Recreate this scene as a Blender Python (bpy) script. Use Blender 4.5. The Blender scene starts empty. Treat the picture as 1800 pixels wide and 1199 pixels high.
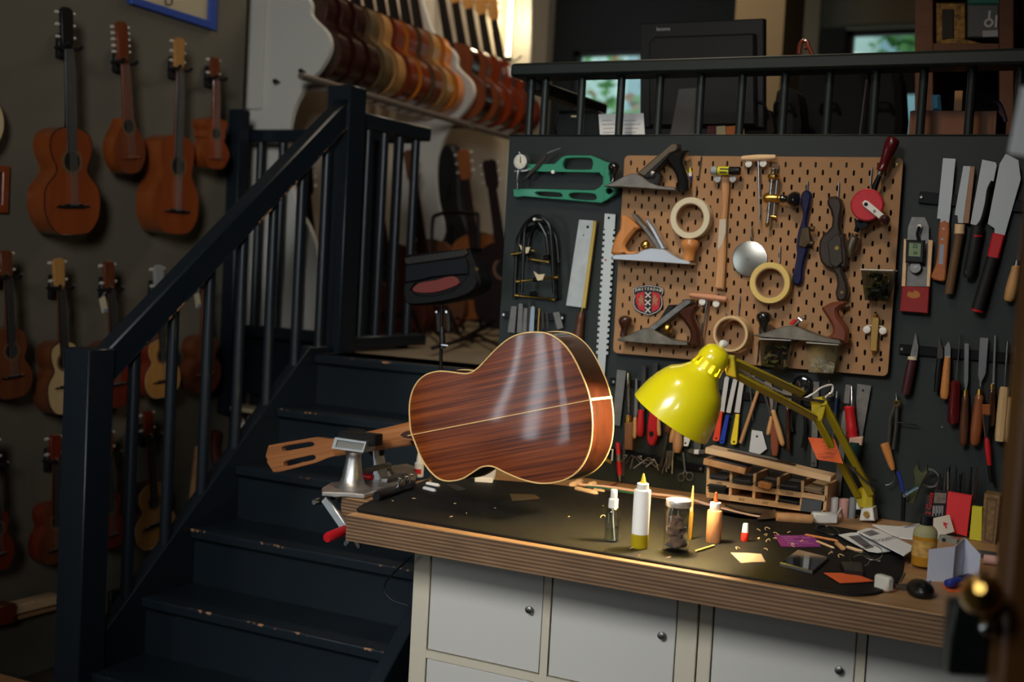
import bpy, bmesh, random
from mathutils import Vector as V, Matrix
from math import sin, cos, pi, radians, sqrt, atan2, hypot
random.seed(7)
S = bpy.context.scene
COL = S.collection
# ------------------------------------------------------------------ camera
F, CX, CY = 2200.0, 900.0, 599.5
CAM = V((0, -3.31, 1.6))
RT = V((0.88528, 0.46192, 0.05425)).normalized()
FW = V((-0.45880, 0.88665, -0.05805)); FW = (FW - RT * FW.dot(RT)).normalized()
UP = RT.cross(FW)
cam = bpy.data.cameras.new('camera'); cam_o = bpy.data.objects.new('camera', cam); COL.objects.link(cam_o)
cam_o.matrix_world = Matrix(((RT.x, UP.x, -FW.x, CAM.x), (RT.y, UP.y, -FW.y, CAM.y), (RT.z, UP.z, -FW.z, CAM.z), (0, 0, 0, 1)))
cam.sensor_width = 36; cam.sensor_fit = 'HORIZONTAL'; cam.lens = F / 1800 * 36; cam.clip_start = 0.05
cam.dof.use_dof = True; cam.dof.focus_distance = 3.0; cam.dof.aperture_fstop = 2.6
S.camera = cam_o
S.view_settings.view_transform = 'Standard'; S.view_settings.look = 'None'
S.view_settings.gamma = 1; S.view_settings.use_curve_mapping = False
S.view_settings.exposure = 0.0
# ------------------------------------------------------------------ sky and daylight
w = bpy.data.worlds.new('sky'); S.world = w; w.use_nodes = True
w.node_tree.nodes['Background'].inputs[0].default_value = (0.78, 0.90, 0.88, 1)
w.node_tree.nodes['Background'].inputs[1].default_value = 2.0
def area(name, loc, target, sx, sy, power, col, spread=180):
    l = bpy.data.lights.new(name, 'AREA'); l.shape = 'RECTANGLE'; l.size = sx; l.size_y = sy
    l.energy = power; l.color = col; l.spread = radians(spread)
    o = bpy.data.objects.new(name, l); COL.objects.link(o); o.location = loc
    o.rotation_euler = (V(target) - V(loc)).to_track_quat('-Z', 'Y').to_euler(); return o
DAY = (0.80, 0.92, 1.0); XL = -3.62                          # XL = face of the left wall
# glazed shop door in the left wall behind the camera: tall narrow panes
area('door_daylight', (XL + .02, -3.22, 1.45), (0, -3.22, 1.35), 0.07, 1.3, 3.2, DAY)
area('door_daylight', (XL + .02, -3.50, 1.35), (0, -3.50, 1.35), 0.12, 1.5, 5.5, DAY)
area('door_daylight', (XL + .02, -3.95, 1.35), (0, -3.95, 1.35), 0.30, 1.7, 9, DAY)
area('fanlight_daylight', (-1.4, -5.0, 3.4), (-1.32, -0.7, 0.8), 1.6, 1.0, 8.5, (0.95, 0.98, 1.0), 38)
area('window_daylight', (0.5, -5.3, 2.9), (-3.6, 1.0, 2.1), 0.9, 1.2, 10, (0.97, 0.97, 0.97), 40)  # added fill brightening the white loft panel and left wall, no window there
area('loft_ceiling_lamp', (-2.6, 2.4, 4.0), (-3.0, 2.4, 1.5), 0.5, 1.6, 21, (1.0, 0.85, 0.66))
area('shop_ceiling_lamp', (-1.2, -2.2, 4.1), (-1.12, -0.1, 1.6), 0.35, 0.35, 3.6, (1.0, 0.84, 0.64), 48)
# ------------------------------------------------------------------ helpers
def ray(x, y): return RT * (x - CX) - UP * (y - CY) + FW * F
def hit(x, y, P, n):
    d = ray(x, y); return CAM + d * ((V(P) - CAM).dot(n) / d.dot(n))
def A(x, y, Y=0.0): return hit(x, y, (0, Y, 0), V((0, 1, 0)))
def B(x, y, h=0.0): return hit(x, y, (0, 0, BENCH + h), V((0, 0, 1)))
def X(x, y, Xp): return hit(x, y, (Xp, 0, 0), V((1, 0, 0)))
def pm(P): return (V(P) - CAM).dot(FW) / F          # metres per pixel at a point
BENCH = 1.005; LOFT = 1.25
LOC = {}
def lin(c): return tuple(((v / 255) / 12.92 if v / 255 <= 0.04045 else ((v / 255 + 0.055) / 1.055) ** 2.4) for v in c)
MATS = {}
def mat(name, col, rough=0.5, metal=0.0, var=0.0, scale=20, coat=0.0, bump=0.0, trans=0.0, ior=1.45, emit=None, estr=1, wood=None, axis=0, band=1.0, spec=0.5, stretch=8, sheen=0):
    """procedural principled material; wood = second colour of a grain running along object axis"""
    if name in MATS: return MATS[name]
    m = bpy.data.materials.new(name); m.use_nodes = True; nt = m.node_tree; b = nt.nodes['Principled BSDF']
    col = lin(col)
    b.inputs['Base Color'].default_value = (*col, 1); b.inputs['Roughness'].default_value = rough
    b.inputs['Metallic'].default_value = metal; b.inputs['Coat Weight'].default_value = coat; b.inputs['Coat Roughness'].default_value = 0.06
    b.inputs['Transmission Weight'].default_value = trans; b.inputs['IOR'].default_value = ior
    b.inputs['Specular IOR Level'].default_value = spec
    if sheen: b.inputs['Sheen Weight'].default_value = sheen
    if emit:
        b.inputs['Emission Color'].default_value = (*lin(emit), 1); b.inputs['Emission Strength'].default_value = estr
    if wood or var or bump:
        tc = nt.nodes.new('ShaderNodeTexCoord'); mp = nt.nodes.new('ShaderNodeMapping'); nt.links.new(tc.outputs['Object'], mp.inputs[0])
        no = nt.nodes.new('ShaderNodeTexNoise'); no.inputs['Scale'].default_value = scale; no.inputs['Detail'].default_value = 5
        nt.links.new(mp.outputs[0], no.inputs['Vector'])
        if wood:
            sc = [1.0, 1.0, 1.0]; sc[axis] = 1.0 / stretch; mp.inputs['Scale'].default_value = sc
            if isinstance(wood[0], (tuple, list)): cols = wood
            else: cols = [wood]
            no.inputs['Distortion'].default_value = 0.4
        else: cols = [tuple(max(0, min(255, c * (1 - var))) for c in (v * 255 for v in (x ** (1 / 2.2) for x in col)))]
        if wood or var:
            rp = nt.nodes.new('ShaderNodeValToRGB'); nt.links.new(no.outputs['Fac'], rp.inputs[0])
            rp.color_ramp.elements[0].position = 0.5 - 0.22 / band; rp.color_ramp.elements[1].position = 0.5 + 0.22 / band
            rp.color_ramp.elements[0].color = (*lin(cols[0]), 1); rp.color_ramp.elements[1].color = (*col, 1)
            nt.links.new(rp.outputs[0], b.inputs['Base Color'])
        if bump:
            bp = nt.nodes.new('ShaderNodeBump'); bp.inputs['Strength'].default_value = bump; bp.inputs['Distance'].default_value = 0.002
            nt.links.new(no.outputs['Fac'], bp.inputs['Height']); nt.links.new(bp.outputs[0], b.inputs['Normal'])
    MATS[name] = m; return m
def frame(n):
    n = V(n).normalized(); u = V((0, 0, 1)).cross(n)
    u = V((1, 0, 0)) if u.length < 1e-4 else u.normalized()
    return u, n.cross(u), n
def spline(pts, k=6, closed=True):
    """Catmull-Rom through points (any dimension)"""
    pts = [V(p) for p in pts]; N = len(pts); out = []
    for i in range(N if closed else N - 1):
        if closed: p0, p1, p2, p3 = pts[i - 1], pts[i], pts[(i + 1) % N], pts[(i + 2) % N]
        else: p0, p1, p2, p3 = pts[max(i - 1, 0)], pts[i], pts[i + 1], pts[min(i + 2, N - 1)]
        for j in range(k):
            t = j / k; out.append(0.5 * ((2 * p1) + (p2 - p0) * t + (2 * p0 - 5 * p1 + 4 * p2 - p3) * t * t + (3 * p1 - p0 - 3 * p2 + p3) * t ** 3))
    if not closed: out.append(pts[-1])
    return out
class Mesh:
    def __init__(s): s.v = []; s.f = []; s.m = []
    def add(s, v, f, m=0):
        o = len(s.v); s.v += [V(p) for p in v]; s.f += [[i + o for i in q] for q in f]; s.m += [m] * len(f); return s
    def box(s, c, d, R=None, m=0, bev=0.0):
        c = V(c); h = V(d) / 2
        pts = [V((sx * h.x, sy * h.y, sz * h.z)) for sx in (-1, 1) for sy in (-1, 1) for sz in (-1, 1)]
        f = [(0, 1, 3, 2), (4, 6, 7, 5), (0, 4, 5, 1), (2, 3, 7, 6), (0, 2, 6, 4), (1, 5, 7, 3)]
        if bev:
            bm = bmesh.new(); vs = [bm.verts.new(p) for p in pts]
            for q in f: bm.faces.new([vs[i] for i in q])
            bmesh.ops.bevel(bm, geom=bm.edges[:], offset=min(bev, min(d) * 0.45), segments=1, affect='EDGES', profile=0.5)
            bm.verts.index_update(); pts = [v.co.copy() for v in bm.verts]; f = [[v.index for v in q.verts] for q in bm.faces]; bm.free()
        if R is not None: pts = [R @ p for p in pts]
        return s.add([c + p for p in pts], f, m)
    def span(s, a, b, m=0, bev=0.0):
        a, b = V(a), V(b); return s.box((a + b) / 2, [abs(x) for x in (b - a)], None, m, bev)
    def bar(s, p0, p1, wd, th, n, m=0, bev=0.0):
        """rectangular bar from p0 to p1, width wd, thickness th along n"""
        p0, p1 = V(p0), V(p1); x = (p1 - p0); L = x.length; x.normalize(); n = V(n); n = (n - x * n.dot(x)).normalized(); y = n.cross(x)
        R = Matrix((x, y, n)).transposed(); return s.box((p0 + p1) / 2, (L, wd, th), R, m, bev)
    def rings(s, rr, m=0, cap=True, closed=False):
        k = len(rr[0]); v = [p for r in rr for p in r]; f = []
        n = len(rr)
        for i in range(n if closed else n - 1):
            a, b = i * k, ((i + 1) % n) * k
            for j in range(k): f.append((a + j, a + (j + 1) % k, b + (j + 1) % k, b + j))
        if cap and not closed: f.append(tuple(range(k))[::-1]); f.append(tuple(range((n - 1) * k, n * k)))
        return s.add(v, f, m)
    def lathe(s, p0, p1, prof, seg=16, m=0, cap=True, sq=1.0):
        p0, p1 = V(p0), V(p1); ax = (p1 - p0); u, v, _ = frame(ax)
        if abs(ax.normalized().z) > 0.99: u, v = V((1, 0, 0)), V((0, 1, 0)) if ax.z > 0 else V((0, -1, 0))
        return s.rings([[p0 + ax * t + (u * cos(2 * pi * j / seg) + v * sq * sin(2 * pi * j / seg)) * max(r, 1e-5) for j in range(seg)] for t, r in prof], m, cap)
    def tube(s, pts, r, seg=8, m=0, closed=False):
        pts = [V(p) for p in pts]; n = len(pts); rr = []; pu = None
        for i, p in enumerate(pts):
            d = (pts[(i + 1) % n] - pts[i - 1]) if closed else (pts[min(i + 1, n - 1)] - pts[max(i - 1, 0)])
            d.normalize()
            if pu is None: pu = d.orthogonal().normalized()
            pu = (pu - d * pu.dot(d)); pu.normalize(); q = d.cross(pu); R = r[i] if isinstance(r, (list, tuple)) else r
            rr.append([p + (pu * cos(2 * pi * j / seg) + q * sin(2 * pi * j / seg)) * R for j in range(seg)])
        return s.rings(rr, m, True, closed)
    def ball(s, c, r, m=0, seg=12, sc=(1, 1, 1)):
        c = V(c); n = seg // 2; rr = []
        for i in range(n + 1):
            a = pi * i / n; rr.append([c + V((sin(a) * cos(2 * pi * j / seg) * sc[0], sin(a) * sin(2 * pi * j / seg) * sc[1], -cos(a) * sc[2])) * r if 0 < i < n else c + V((1e-6 * cos(2 * pi * j / seg), 1e-6 * sin(2 * pi * j / seg), -cos(a) * r * sc[2])) for j in range(seg)])
        return s.rings(rr, m)
    def plate(s, outer, th, bev=0.0, n=(0, -1, 0), holes=(), m=0, res=0):
        """flat outline (front face on the given points) with real thickness behind it"""
        outer = [V(p) for p in outer]; u, v, n = frame(n); o = outer[0]
        cu = bpy.data.curves.new('t', 'CURVE'); cu.dimensions = '2D'; cu.fill_mode = 'BOTH'
        bev = min(bev, th * 0.49); cu.extrude = th / 2 - bev; cu.bevel_depth = bev; cu.offset = -bev; cu.bevel_resolution = res
        for loop in [outer] + [[V(p) for p in h] for h in holes]:
            sp = cu.splines.new('POLY'); sp.points.add(len(loop) - 1); sp.use_cyclic_u = True
            for i, p in enumerate(loop): sp.points[i].co = ((p - o).dot(u), (p - o).dot(v), 0, 1)
        ob = bpy.data.objects.new('t', cu); me = ob.to_mesh()
        s.add([o + u * q.co.x + v * q.co.y + n * (q.co.z - th / 2) for q in me.vertices], [list(p.vertices) for p in me.polygons], m)
        ob.to_mesh_clear(); bpy.data.objects.remove(ob); bpy.data.curves.remove(cu); return s
    def text(s, body, o, u, v, size, m=0, th=0.0004, align='CENTER', bold=0.0):
        cu = bpy.data.curves.new('t', 'FONT'); cu.body = body; cu.size = size; cu.align_x = align; cu.align_y = 'CENTER'; cu.extrude = th / 2; cu.resolution_u = 2; cu.offset = bold
        ob = bpy.data.objects.new('t', cu); me = ob.to_mesh(); u = V(u).normalized(); v = V(v).normalized(); n = u.cross(v)
        s.add([V(o) + u * q.co.x + v * q.co.y + n * q.co.z for q in me.vertices], [list(p.vertices) for p in me.polygons], m)
        ob.to_mesh_clear(); bpy.data.objects.remove(ob); bpy.data.curves.remove(cu); return s
    def done(s, name, mats, parent=None, label=None, cat=None, group=None, kind=None, ang=38, smooth=True):
        if not isinstance(mats, (list, tuple)): mats = [mats]
        if parent is not None: loc = LOC[parent.name]
        else:
            lo = V([min(p[i] for p in s.v) for i in range(3)]); hi = V([max(p[i] for p in s.v) for i in range(3)])
            loc = V(((lo.x + hi.x) / 2, (lo.y + hi.y) / 2, lo.z))
        me = bpy.data.meshes.new(name); me.from_pydata([p - loc for p in s.v], [], s.f)
        for mt in mats: me.materials.append(mt)
        me.polygons.foreach_set('material_index', s.m)
        if smooth:
            me.polygons.foreach_set('use_smooth', [True] * len(s.f)); me.set_sharp_from_angle(angle=radians(ang))
        me.update()
        o = bpy.data.objects.new(name, me); COL.objects.link(o)
        if parent is not None: o.parent = parent
        else: o.location = loc
        LOC[o.name] = loc
        if label: o['label'] = label
        if cat: o['category'] = cat
        if group: o['group'] = group
        if kind: o['kind'] = kind
        return o
def thing(name, label, cat, loc, group=None):
    o = bpy.data.objects.new(name, None); COL.objects.link(o); o.location = loc; o.empty_display_size = 0.05
    LOC[o.name] = V(loc); o['label'] = label; o['category'] = cat
    if group: o['group'] = group
    return o
def px(pts, Y=0.0): return [A(x, y, Y) for x, y in pts]
def circ(c, r, n, k=24, sx=1.0): 
    u, v, _ = frame(n); return [V(c) + u * cos(2 * pi * i / k) * r * sx + v * sin(2 * pi * i / k) * r for i in range(k)]
def thin(name, tint=(240, 244, 242), rough=.05, k=1.0):
    """thin clear wall: lets light through, reflects at grazing angles"""
    m = bpy.data.materials.new(name); m.use_nodes = True; nt = m.node_tree; nt.nodes.clear()
    o = nt.nodes.new('ShaderNodeOutputMaterial'); t = nt.nodes.new('ShaderNodeBsdfTransparent'); g = nt.nodes.new('ShaderNodeBsdfGlossy'); x = nt.nodes.new('ShaderNodeMixShader'); l = nt.nodes.new('ShaderNodeLayerWeight'); pw = nt.nodes.new('ShaderNodeMath'); mu = nt.nodes.new('ShaderNodeMath')
    t.inputs[0].default_value = (*lin(tint), 1); g.inputs['Roughness'].default_value = rough; l.inputs['Blend'].default_value = 0.5
    pw.operation = 'POWER'; pw.inputs[1].default_value = 3; mu.operation = 'MULTIPLY_ADD'; mu.inputs[1].default_value = 0.5 * k; mu.inputs[2].default_value = 0.04 * k
    L = nt.links.new; L(l.outputs['Facing'], pw.inputs[0]); L(pw.outputs[0], mu.inputs[0]); L(mu.outputs[0], x.inputs[0]); L(t.outputs[0], x.inputs[1]); L(g.outputs[0], x.inputs[2]); L(x.outputs[0], o.inputs[0])
    MATS[name] = m; return m
NY = V((0, -1, 0))
# ------------------------------------------------------------------ common materials
green = mat('painted_dark_green', (25, 34, 32), 0.45, var=0.12, scale=6)
navy = mat('painted_blue_black', (22, 32, 40), 0.38, var=0.15, scale=8)
white = mat('white_laminate', (198, 194, 185), 0.45)
plyt = mat('plywood_face', (176, 136, 92), 0.5, wood=(146, 106, 66), axis=0, scale=30)
plyd = mat('plywood_ply_dark', (96, 70, 48), 0.6, wood=(72, 52, 36), axis=0, scale=60)
plyl = mat('plywood_ply_light', (140, 108, 76), 0.6, wood=(116, 86, 58), axis=0, scale=60)
rubber = mat('black_rubber', (23, 22, 21), 0.65, var=0.25, scale=9, bump=0.1, spec=0.2)
black = mat('black_plastic', (18, 18, 19), 0.35)
blackm = mat('black_metal', (22, 22, 24), 0.35, 0.6)
steel = mat('steel', (190, 190, 188), 0.28, 1.0)
steeld = mat('steel_dull', (140, 138, 134), 0.42, 1.0, var=0.2, scale=40)
alu = mat('aluminium_cast', (222, 220, 216), 0.4, 1.0, var=0.12, scale=30)
brass = mat('brass', (205, 165, 85), 0.28, 1.0)
beech = mat('beech', (200, 152, 104), 0.5, wood=(176, 126, 80), axis=2, scale=40)
birch = mat('birch', (232, 198, 154), 0.5, wood=(214, 174, 128), axis=0, scale=30)
walnut = mat('walnut', (98, 58, 36), 0.4, wood=(66, 36, 22), axis=2, scale=40)
rosew = mat('rosewood', (70, 40, 28), 0.3, wood=(40, 22, 16), axis=2, scale=40)
redp = mat('red_plastic', (190, 26, 34), 0.35)
whitep = mat('white_plastic', (225, 222, 214), 0.4)
paper = mat('white_paper', (225, 225, 222), 0.7)
ebony = mat('ebony', (24, 20, 19), 0.35)
# ------------------------------------------------------------------ room
wallp = mat('wall_paint', (107, 100, 84), 0.8, var=0.06, scale=3)
cream = mat('cream_paint', (150, 130, 98), 0.8)
darkw = mat('dark_wall', (26, 24, 24), 0.7)
floorm = mat('loft_floorboards', (150, 132, 106), 0.5, wood=(126, 108, 84), axis=1, scale=10)
groundm = mat('ground_floor', (70, 62, 54), 0.6, var=0.2)
def struct(name, a, b, m, bev=0.0):
    return Mesh().span(a, b, 0, bev).done(name, m, kind='structure')
struct('floor', (-3.8, -5.6, -0.1), (2.2, 6.6, 0.0), groundm)
struct('wall_left', (XL - 0.2, -5.6, 0), (XL, 1.01, 4.3), wallp)
struct('wall_left', (-3.95, 1.01, 0), (-3.80, 4.4, 4.3), mat('loft_wall_paint', (208, 196, 176), 0.8))
struct('wall_left', (-5.2, 4.4, 0), (-5.1, 6.4, 4.3), darkw)
struct('ceiling', (-5.2, -5.6, 4.3), (2.2, 6.56, 4.4), mat('ceiling_paint', (130, 126, 118), 0.8))
struct('wall_front', (-3.8, -5.6, 0), (2.2, -5.45, 4.3), darkw)
struct('wall_right', (2.0, -5.6, 0), (2.15, 6.56, 4.3), darkw)
# loft floor: in front of the stair well it ends at the stair head, left of the stairs at the far rail
struct('floor_loft', (-2.78, 0.42, 1.05), (-1.74, 1.12, LOFT), floorm)
struct('floor_landing', (-5.2, 1.12, 1.05), (2.0, 6.4, LOFT), floorm)
struct('floor_platform', (-1.74, 0.04, 1.05), (2.0, 1.12, LOFT), floorm)
struct('trim_1', (XL, 1.09, 0.98), (-2.78, 1.119, LOFT + 0.01), navy)
struct('wall_stair', (XL, 1.14, 0), (-1.74, 1.24, 1.05), darkw)
TOPW = A(895.7, 239).z
struct('wall_tools', (-1.76, 0.0, 0), (1.9, 0.04, TOPW), green, 0.002)
struct('trim_2', (-1.762, -0.001, TOPW), (1.9, 0.07, TOPW + 0.004), green, 0.003)
# ------------------------------------------------------------------ staircase
st = thing('staircase', 'dark blue-black painted wooden stairs with worn tread edges leading up to the loft', 'stairs', (-2.25, -0.3, 0))
worn = mat('worn_paint', (25, 36, 44), 0.42)
nt = worn.node_tree; bs = nt.nodes['Principled BSDF']
tc = nt.nodes.new('ShaderNodeTexCoord'); ns = nt.nodes.new('ShaderNodeTexNoise'); ns.inputs['Scale'].default_value = 55; ns.inputs['Detail'].default_value = 6
n2 = nt.nodes.new('ShaderNodeTexNoise'); n2.inputs['Scale'].default_value = 7
ml = nt.nodes.new('ShaderNodeMath'); ml.operation = 'MULTIPLY'
rp = nt.nodes.new('ShaderNodeValToRGB'); rp.color_ramp.elements[0].position = 0.315; rp.color_ramp.elements[1].position = 0.345
rp.color_ramp.elements[0].color = (*lin((28, 38, 46)), 1); rp.color_ramp.elements[1].color = (*lin((178, 130, 92)), 1)
nt.links.new(tc.outputs['Object'], ns.inputs['Vector']); nt.links.new(tc.outputs['Object'], n2.inputs['Vector'])
nt.links.new(ns.outputs['Fac'], ml.inputs[0]); nt.links.new(n2.outputs['Fac'], ml.inputs[1]); nt.links.new(ml.outputs[0], rp.inputs[0]); nt.links.new(rp.outputs[0], bs.inputs['Base Color'])
XS0, XS1 = -2.70, -1.79
GO, RI = 0.2065, 0.1785
for k in range(7):
    y = 0.36 - GO * k; z = LOFT - RI * k
    t = Mesh().box(((XS0 + XS1) / 2, y + 0.125, z - 0.016), (XS1 - XS0, 0.25, 0.032), None, 0, 0.006)
    tr = t.done('tread', navy, st)
    e = Mesh().box(((XS0 + XS1) / 2, y + 0.0035, z - 0.0035), (XS1 - XS0 - 0.004, 0.008, 0.008), None, 0, 0.002)
    e.done('nosing_edge', worn, tr, label='worn paint edge showing bare wood')
    if k < 7:
        Mesh().box(((XS0 + XS1) / 2, y + 0.035, z - 0.105), (XS1 - XS0, 0.018, RI - 0.03), None, 0).done('riser', navy, st)
def slope(y): return LOFT + (y - 0.36) * RI / GO
for x0, x1 in ((XS0 - 0.045, XS0), (XS1, XS1 + 0.045)):
    m = Mesh(); ya, yb = -0.72, 0.47
    pts = [V((x1, ya, max(0.0, slope(ya) - 0.22))), V((x1, ya, max(0.02, slope(ya) + 0.05))), V((x1, 0.335, LOFT + 0.028)), V((x1, yb, LOFT + 0.028)), V((x1, yb, LOFT - 0.25))]
    m.plate(pts, 0.045, 0.003, (1, 0, 0)); m.done('stringer', navy, st)
sr = thing('stair_railing', 'dark blue-black sloping handrail with round balusters up the left of the stairs', 'railing', (-2.72, 0, 0.2))
XR = -2.722
def newel(x, y, z0, z1, wd, par, name='newel_post'):
    m = Mesh(); m.box((x, y, (z0 + z1) / 2), (wd, wd, z1 - z0), None, 0, 0.004)
    return m.done(name, navy, par)
newel(-2.73, -0.675, 0.0, 1.305, 0.10, sr)
newel(-2.735, 0.54, LOFT - 0.3, 2.235, 0.105, sr)
ha, hb = V((XR, -0.66, 1.232)), V((XR, 0.52, 2.155))
hr = Mesh().bar(ha, hb, 0.06, 0.085, (0, 0, 1), 0, 0.006).done('handrail', navy, sr)
hd_ = (hb - ha).normalized(); hn_ = V((0, -hd_.z, hd_.y))
Mesh().bar(ha + V((.0292, 0, 0)) - hn_ * .0405, hb + V((.0292, 0, 0)) - hn_ * .0405, .004, .004, (1, 0, 0)).done('worn_edge', worn, hr, label='edge worn to bare wood')
for y in (-0.505, -0.345, -0.185, -0.03, 0.125, 0.275, 0.415):
    zt = ha.z + (y - ha.y) / (hb.y - ha.y) * (hb.z - ha.z) - 0.03; zb = min(slope(y) + 0.045, LOFT + 0.028)
    Mesh().lathe((XR, y, zb - 0.02), (XR, y, zt), [(0, 0.018), (1, 0.018)], 14).done('baluster', navy, sr)
lr = thing('landing_railing', 'dark painted railing round the stair well in front of the white guitar-shaped panel', 'railing', (-2.75, 1.0, LOFT))
CR = V((-2.735, 1.06, 0))
newel(XL + 0.036, 0.95, 0.9, 2.215, 0.066, lr)
Mesh().bar((-2.735, 0.57, 2.125), (-2.735, 1.10, 2.125), 0.06, 0.055, (0, 0, 1), 0, 0.005).done('handrail', navy, lr)
Mesh().bar((XL - 0.10, 1.06, 2.115), (-2.76, 1.06, 2.115), 0.05, 0.055, (0, 0, 1), 0, 0.005).done('handrail', navy, lr)
Mesh().bar((-2.735, 0.60, LOFT + 0.035), (-2.735, 1.13, LOFT + 0.035), 0.075, 0.045, (0, 0, 1), 0, 0.005).done('bottom_rail', navy, lr)
Mesh().bar((XL - 0.10, 1.06, LOFT + 0.012), (-2.76, 1.06, LOFT + 0.012), 0.06, 0.05, (0, 0, 1), 0, 0.005).done('bottom_rail', navy, lr)
for y in (0.69, 0.80, 0.91, 1.03):
    Mesh().lathe((-2.735, y, LOFT + 0.05), (-2.735, y, 2.11), [(0, 0.018), (1, 0.018)], 12).done('baluster', navy, lr)
for x in (-3.55, -3.43, -3.31, -3.19, -3.07, -2.95, -2.84):
    Mesh().lathe((x, 1.06, LOFT + 0.03), (x, 1.06, 2.10), [(0, 0.018), (1, 0.018)], 12).done('baluster', navy, lr)
# ------------------------------------------------------------------ railing above the tool wall
tr_ = thing('loft_railing', 'dark green painted railing with round balusters above the tool wall', 'railing', (-0.5, 0.03, TOPW))
za, zb_ = A(897, 112, 0.0).z, A(901, 136, 0.0).z
Mesh().span((-1.765, -0.01, zb_), (1.9, 0.09, za), 0, 0.008).done('handrail', green, tr_)
for bx in (932, 957, 1021, 1090, 1158, 1230, 1302, 1377, 1455, 1536, 1620, 1705, 1790):
    p = A(bx, 190, 0.04)
    if bx == 932: p.y = 0.06
    Mesh().lathe((p.x, 0.04, TOPW), (p.x, 0.04, zb_ + 0.01), [(0, 0.0115), (1, 0.0115)], 12).done('baluster', green, tr_)
# short return rail going back into the loft from the corner post
Mesh().span((-1.765, 0.09, zb_ - 0.03), (-1.71, 0.60, za - 0.035), 0, 0.006).done('return_rail', mat('dark_return_rail', (30, 26, 24), .5), tr_)
# ------------------------------------------------------------------ workbench
wb = thing('workbench_top', 'thick plywood worktop with a bare laminated front edge, on white cabinets', 'workbench', (-0.9, -0.45, BENCH - 0.062))
YF = -0.905                                                  # front edge
TH = 0.062
cl = [(-1.655, YF), (1.3, YF), (1.3, -0.004), (-1.755, -0.004), (-1.775, -0.40), (-1.79, -0.735), (-1.665, -0.74)]
n = 15; t = TH / n
for k in range(n):
    z = BENCH - t * k
    m = Mesh().plate([V((x, y, z)) for x, y in cl], t, 0.0006 if k else 0.0032, (0, 0, 1), (), 0, 0 if k else 2)
    m.done('ply' if k else 'top_ply', plyt if k == 0 else (plyd if k % 2 else plyl), wb)
mp = [B(629, 897), B(655, 886), B(700, 865), B(771, 842), B(1030, 851), B(1320, 893), B(1440, 925), B(1475, 945), B(1560, 1000), B(1565, 1030), B(1535, 1047), B(1490, 1050)]
mp = spline([B(628, 901), B(629, 895), B(660, 880), B(760, 843)], 5, False) + spline([B(785, 841), B(1030, 861), B(1320, 905), B(1560, 945)], 4, False) + spline([B(1590, 960), B(1585, 1015), B(1555, 1042), B(1510, 1050), B(1470, 1046)], 5, False)
for p in mp: p.z = BENCH + 0.006
Mesh().plate(mp, 0.0055, 0.002, (0, 0, 1)).done('work_mat', rubber, label='black rubber work mat covering the plywood bench top', cat='mat')
# cabinets: two square units side by side, each a carcass with doors
CY0 = -0.70
def cabinet(x0, label, first):
    pit = 0.335; fr = 0.019; z1 = BENCH - TH - 0.001
    c = thing('cube_cabinet', label, 'cabinet', (x0 + 0.35, CY0 + 0.2, 0))
    sw = 0.047 if first else 0.03
    m = Mesh(); W = 2 * 0.311 + sw * 2 + fr
    m.span((x0, CY0, 0), (x0 + sw, CY0 + 0.39, z1), 0, 0.002).span((x0 + W - sw, CY0, 0), (x0 + W, CY0 + 0.39, z1), 0, 0.002)
    m.span((x0 + sw, CY0 + 0.37, 0), (x0 + W - sw, CY0 + 0.39, z1)).span((x0 + sw, CY0, z1 - 0.012), (x0 + W - sw, CY0 + 0.37, z1)).span((x0 + sw, CY0, 0), (x0 + W - sw, CY0 + 0.37, 0.05))
    m.span((x0 + sw + 0.311, CY0, 0.05), (x0 + sw + 0.311 + fr, CY0 + 0.37, z1 - 0.012))
    for r in range(1, 3): m.span((x0 + sw, CY0 + 0.0005, z1 + 0.028 - r * 0.318 - fr * (r - 1) - fr), (x0 + W - sw, CY0 + 0.37, z1 + 0.028 - r * 0.318 - fr * (r - 1)))
    m.done('carcass', mat('cream_white_carcass', (200, 190, 168), 0.5), c)
    for i in range(2):
        for r in range(3):
            a = x0 + sw + i * (0.311 + fr) + 0.003; zt = z1 - 0.014 - (r * (0.318 + fr) - .04 if r else 0); zl = max(z1 - 0.014 - r * (0.318 + fr) - 0.273, 0.055)
            d = Mesh().span((a, CY0 + 0.002, zl), (a + 0.305, CY0 + 0.018, zt), 0, 0.0015).done('door', white, c)
            kp = V((a + 0.277, CY0 + 0.002, zl + 0.150))
            if r < 2: Mesh().lathe(kp, kp + V((0, -0.018, 0)), [(0, 0.004), (0.45, 0.004), (0.5, 0.0075), (0.9, 0.0085), (1, 0.006)], 14).done('knob', steeld, d, label='small round metal knob')
    return x0 + W
x = cabinet(A(727, 1000, CY0).x, 'left white cube cabinet under the bench, nearest the stairs', True)
x = cabinet(x + 0.004, 'white cube cabinet under the bench, second from the stairs', False)
cabinet(x + 0.004, 'white cube cabinet under the bench, at the right edge of the picture', False)
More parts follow.
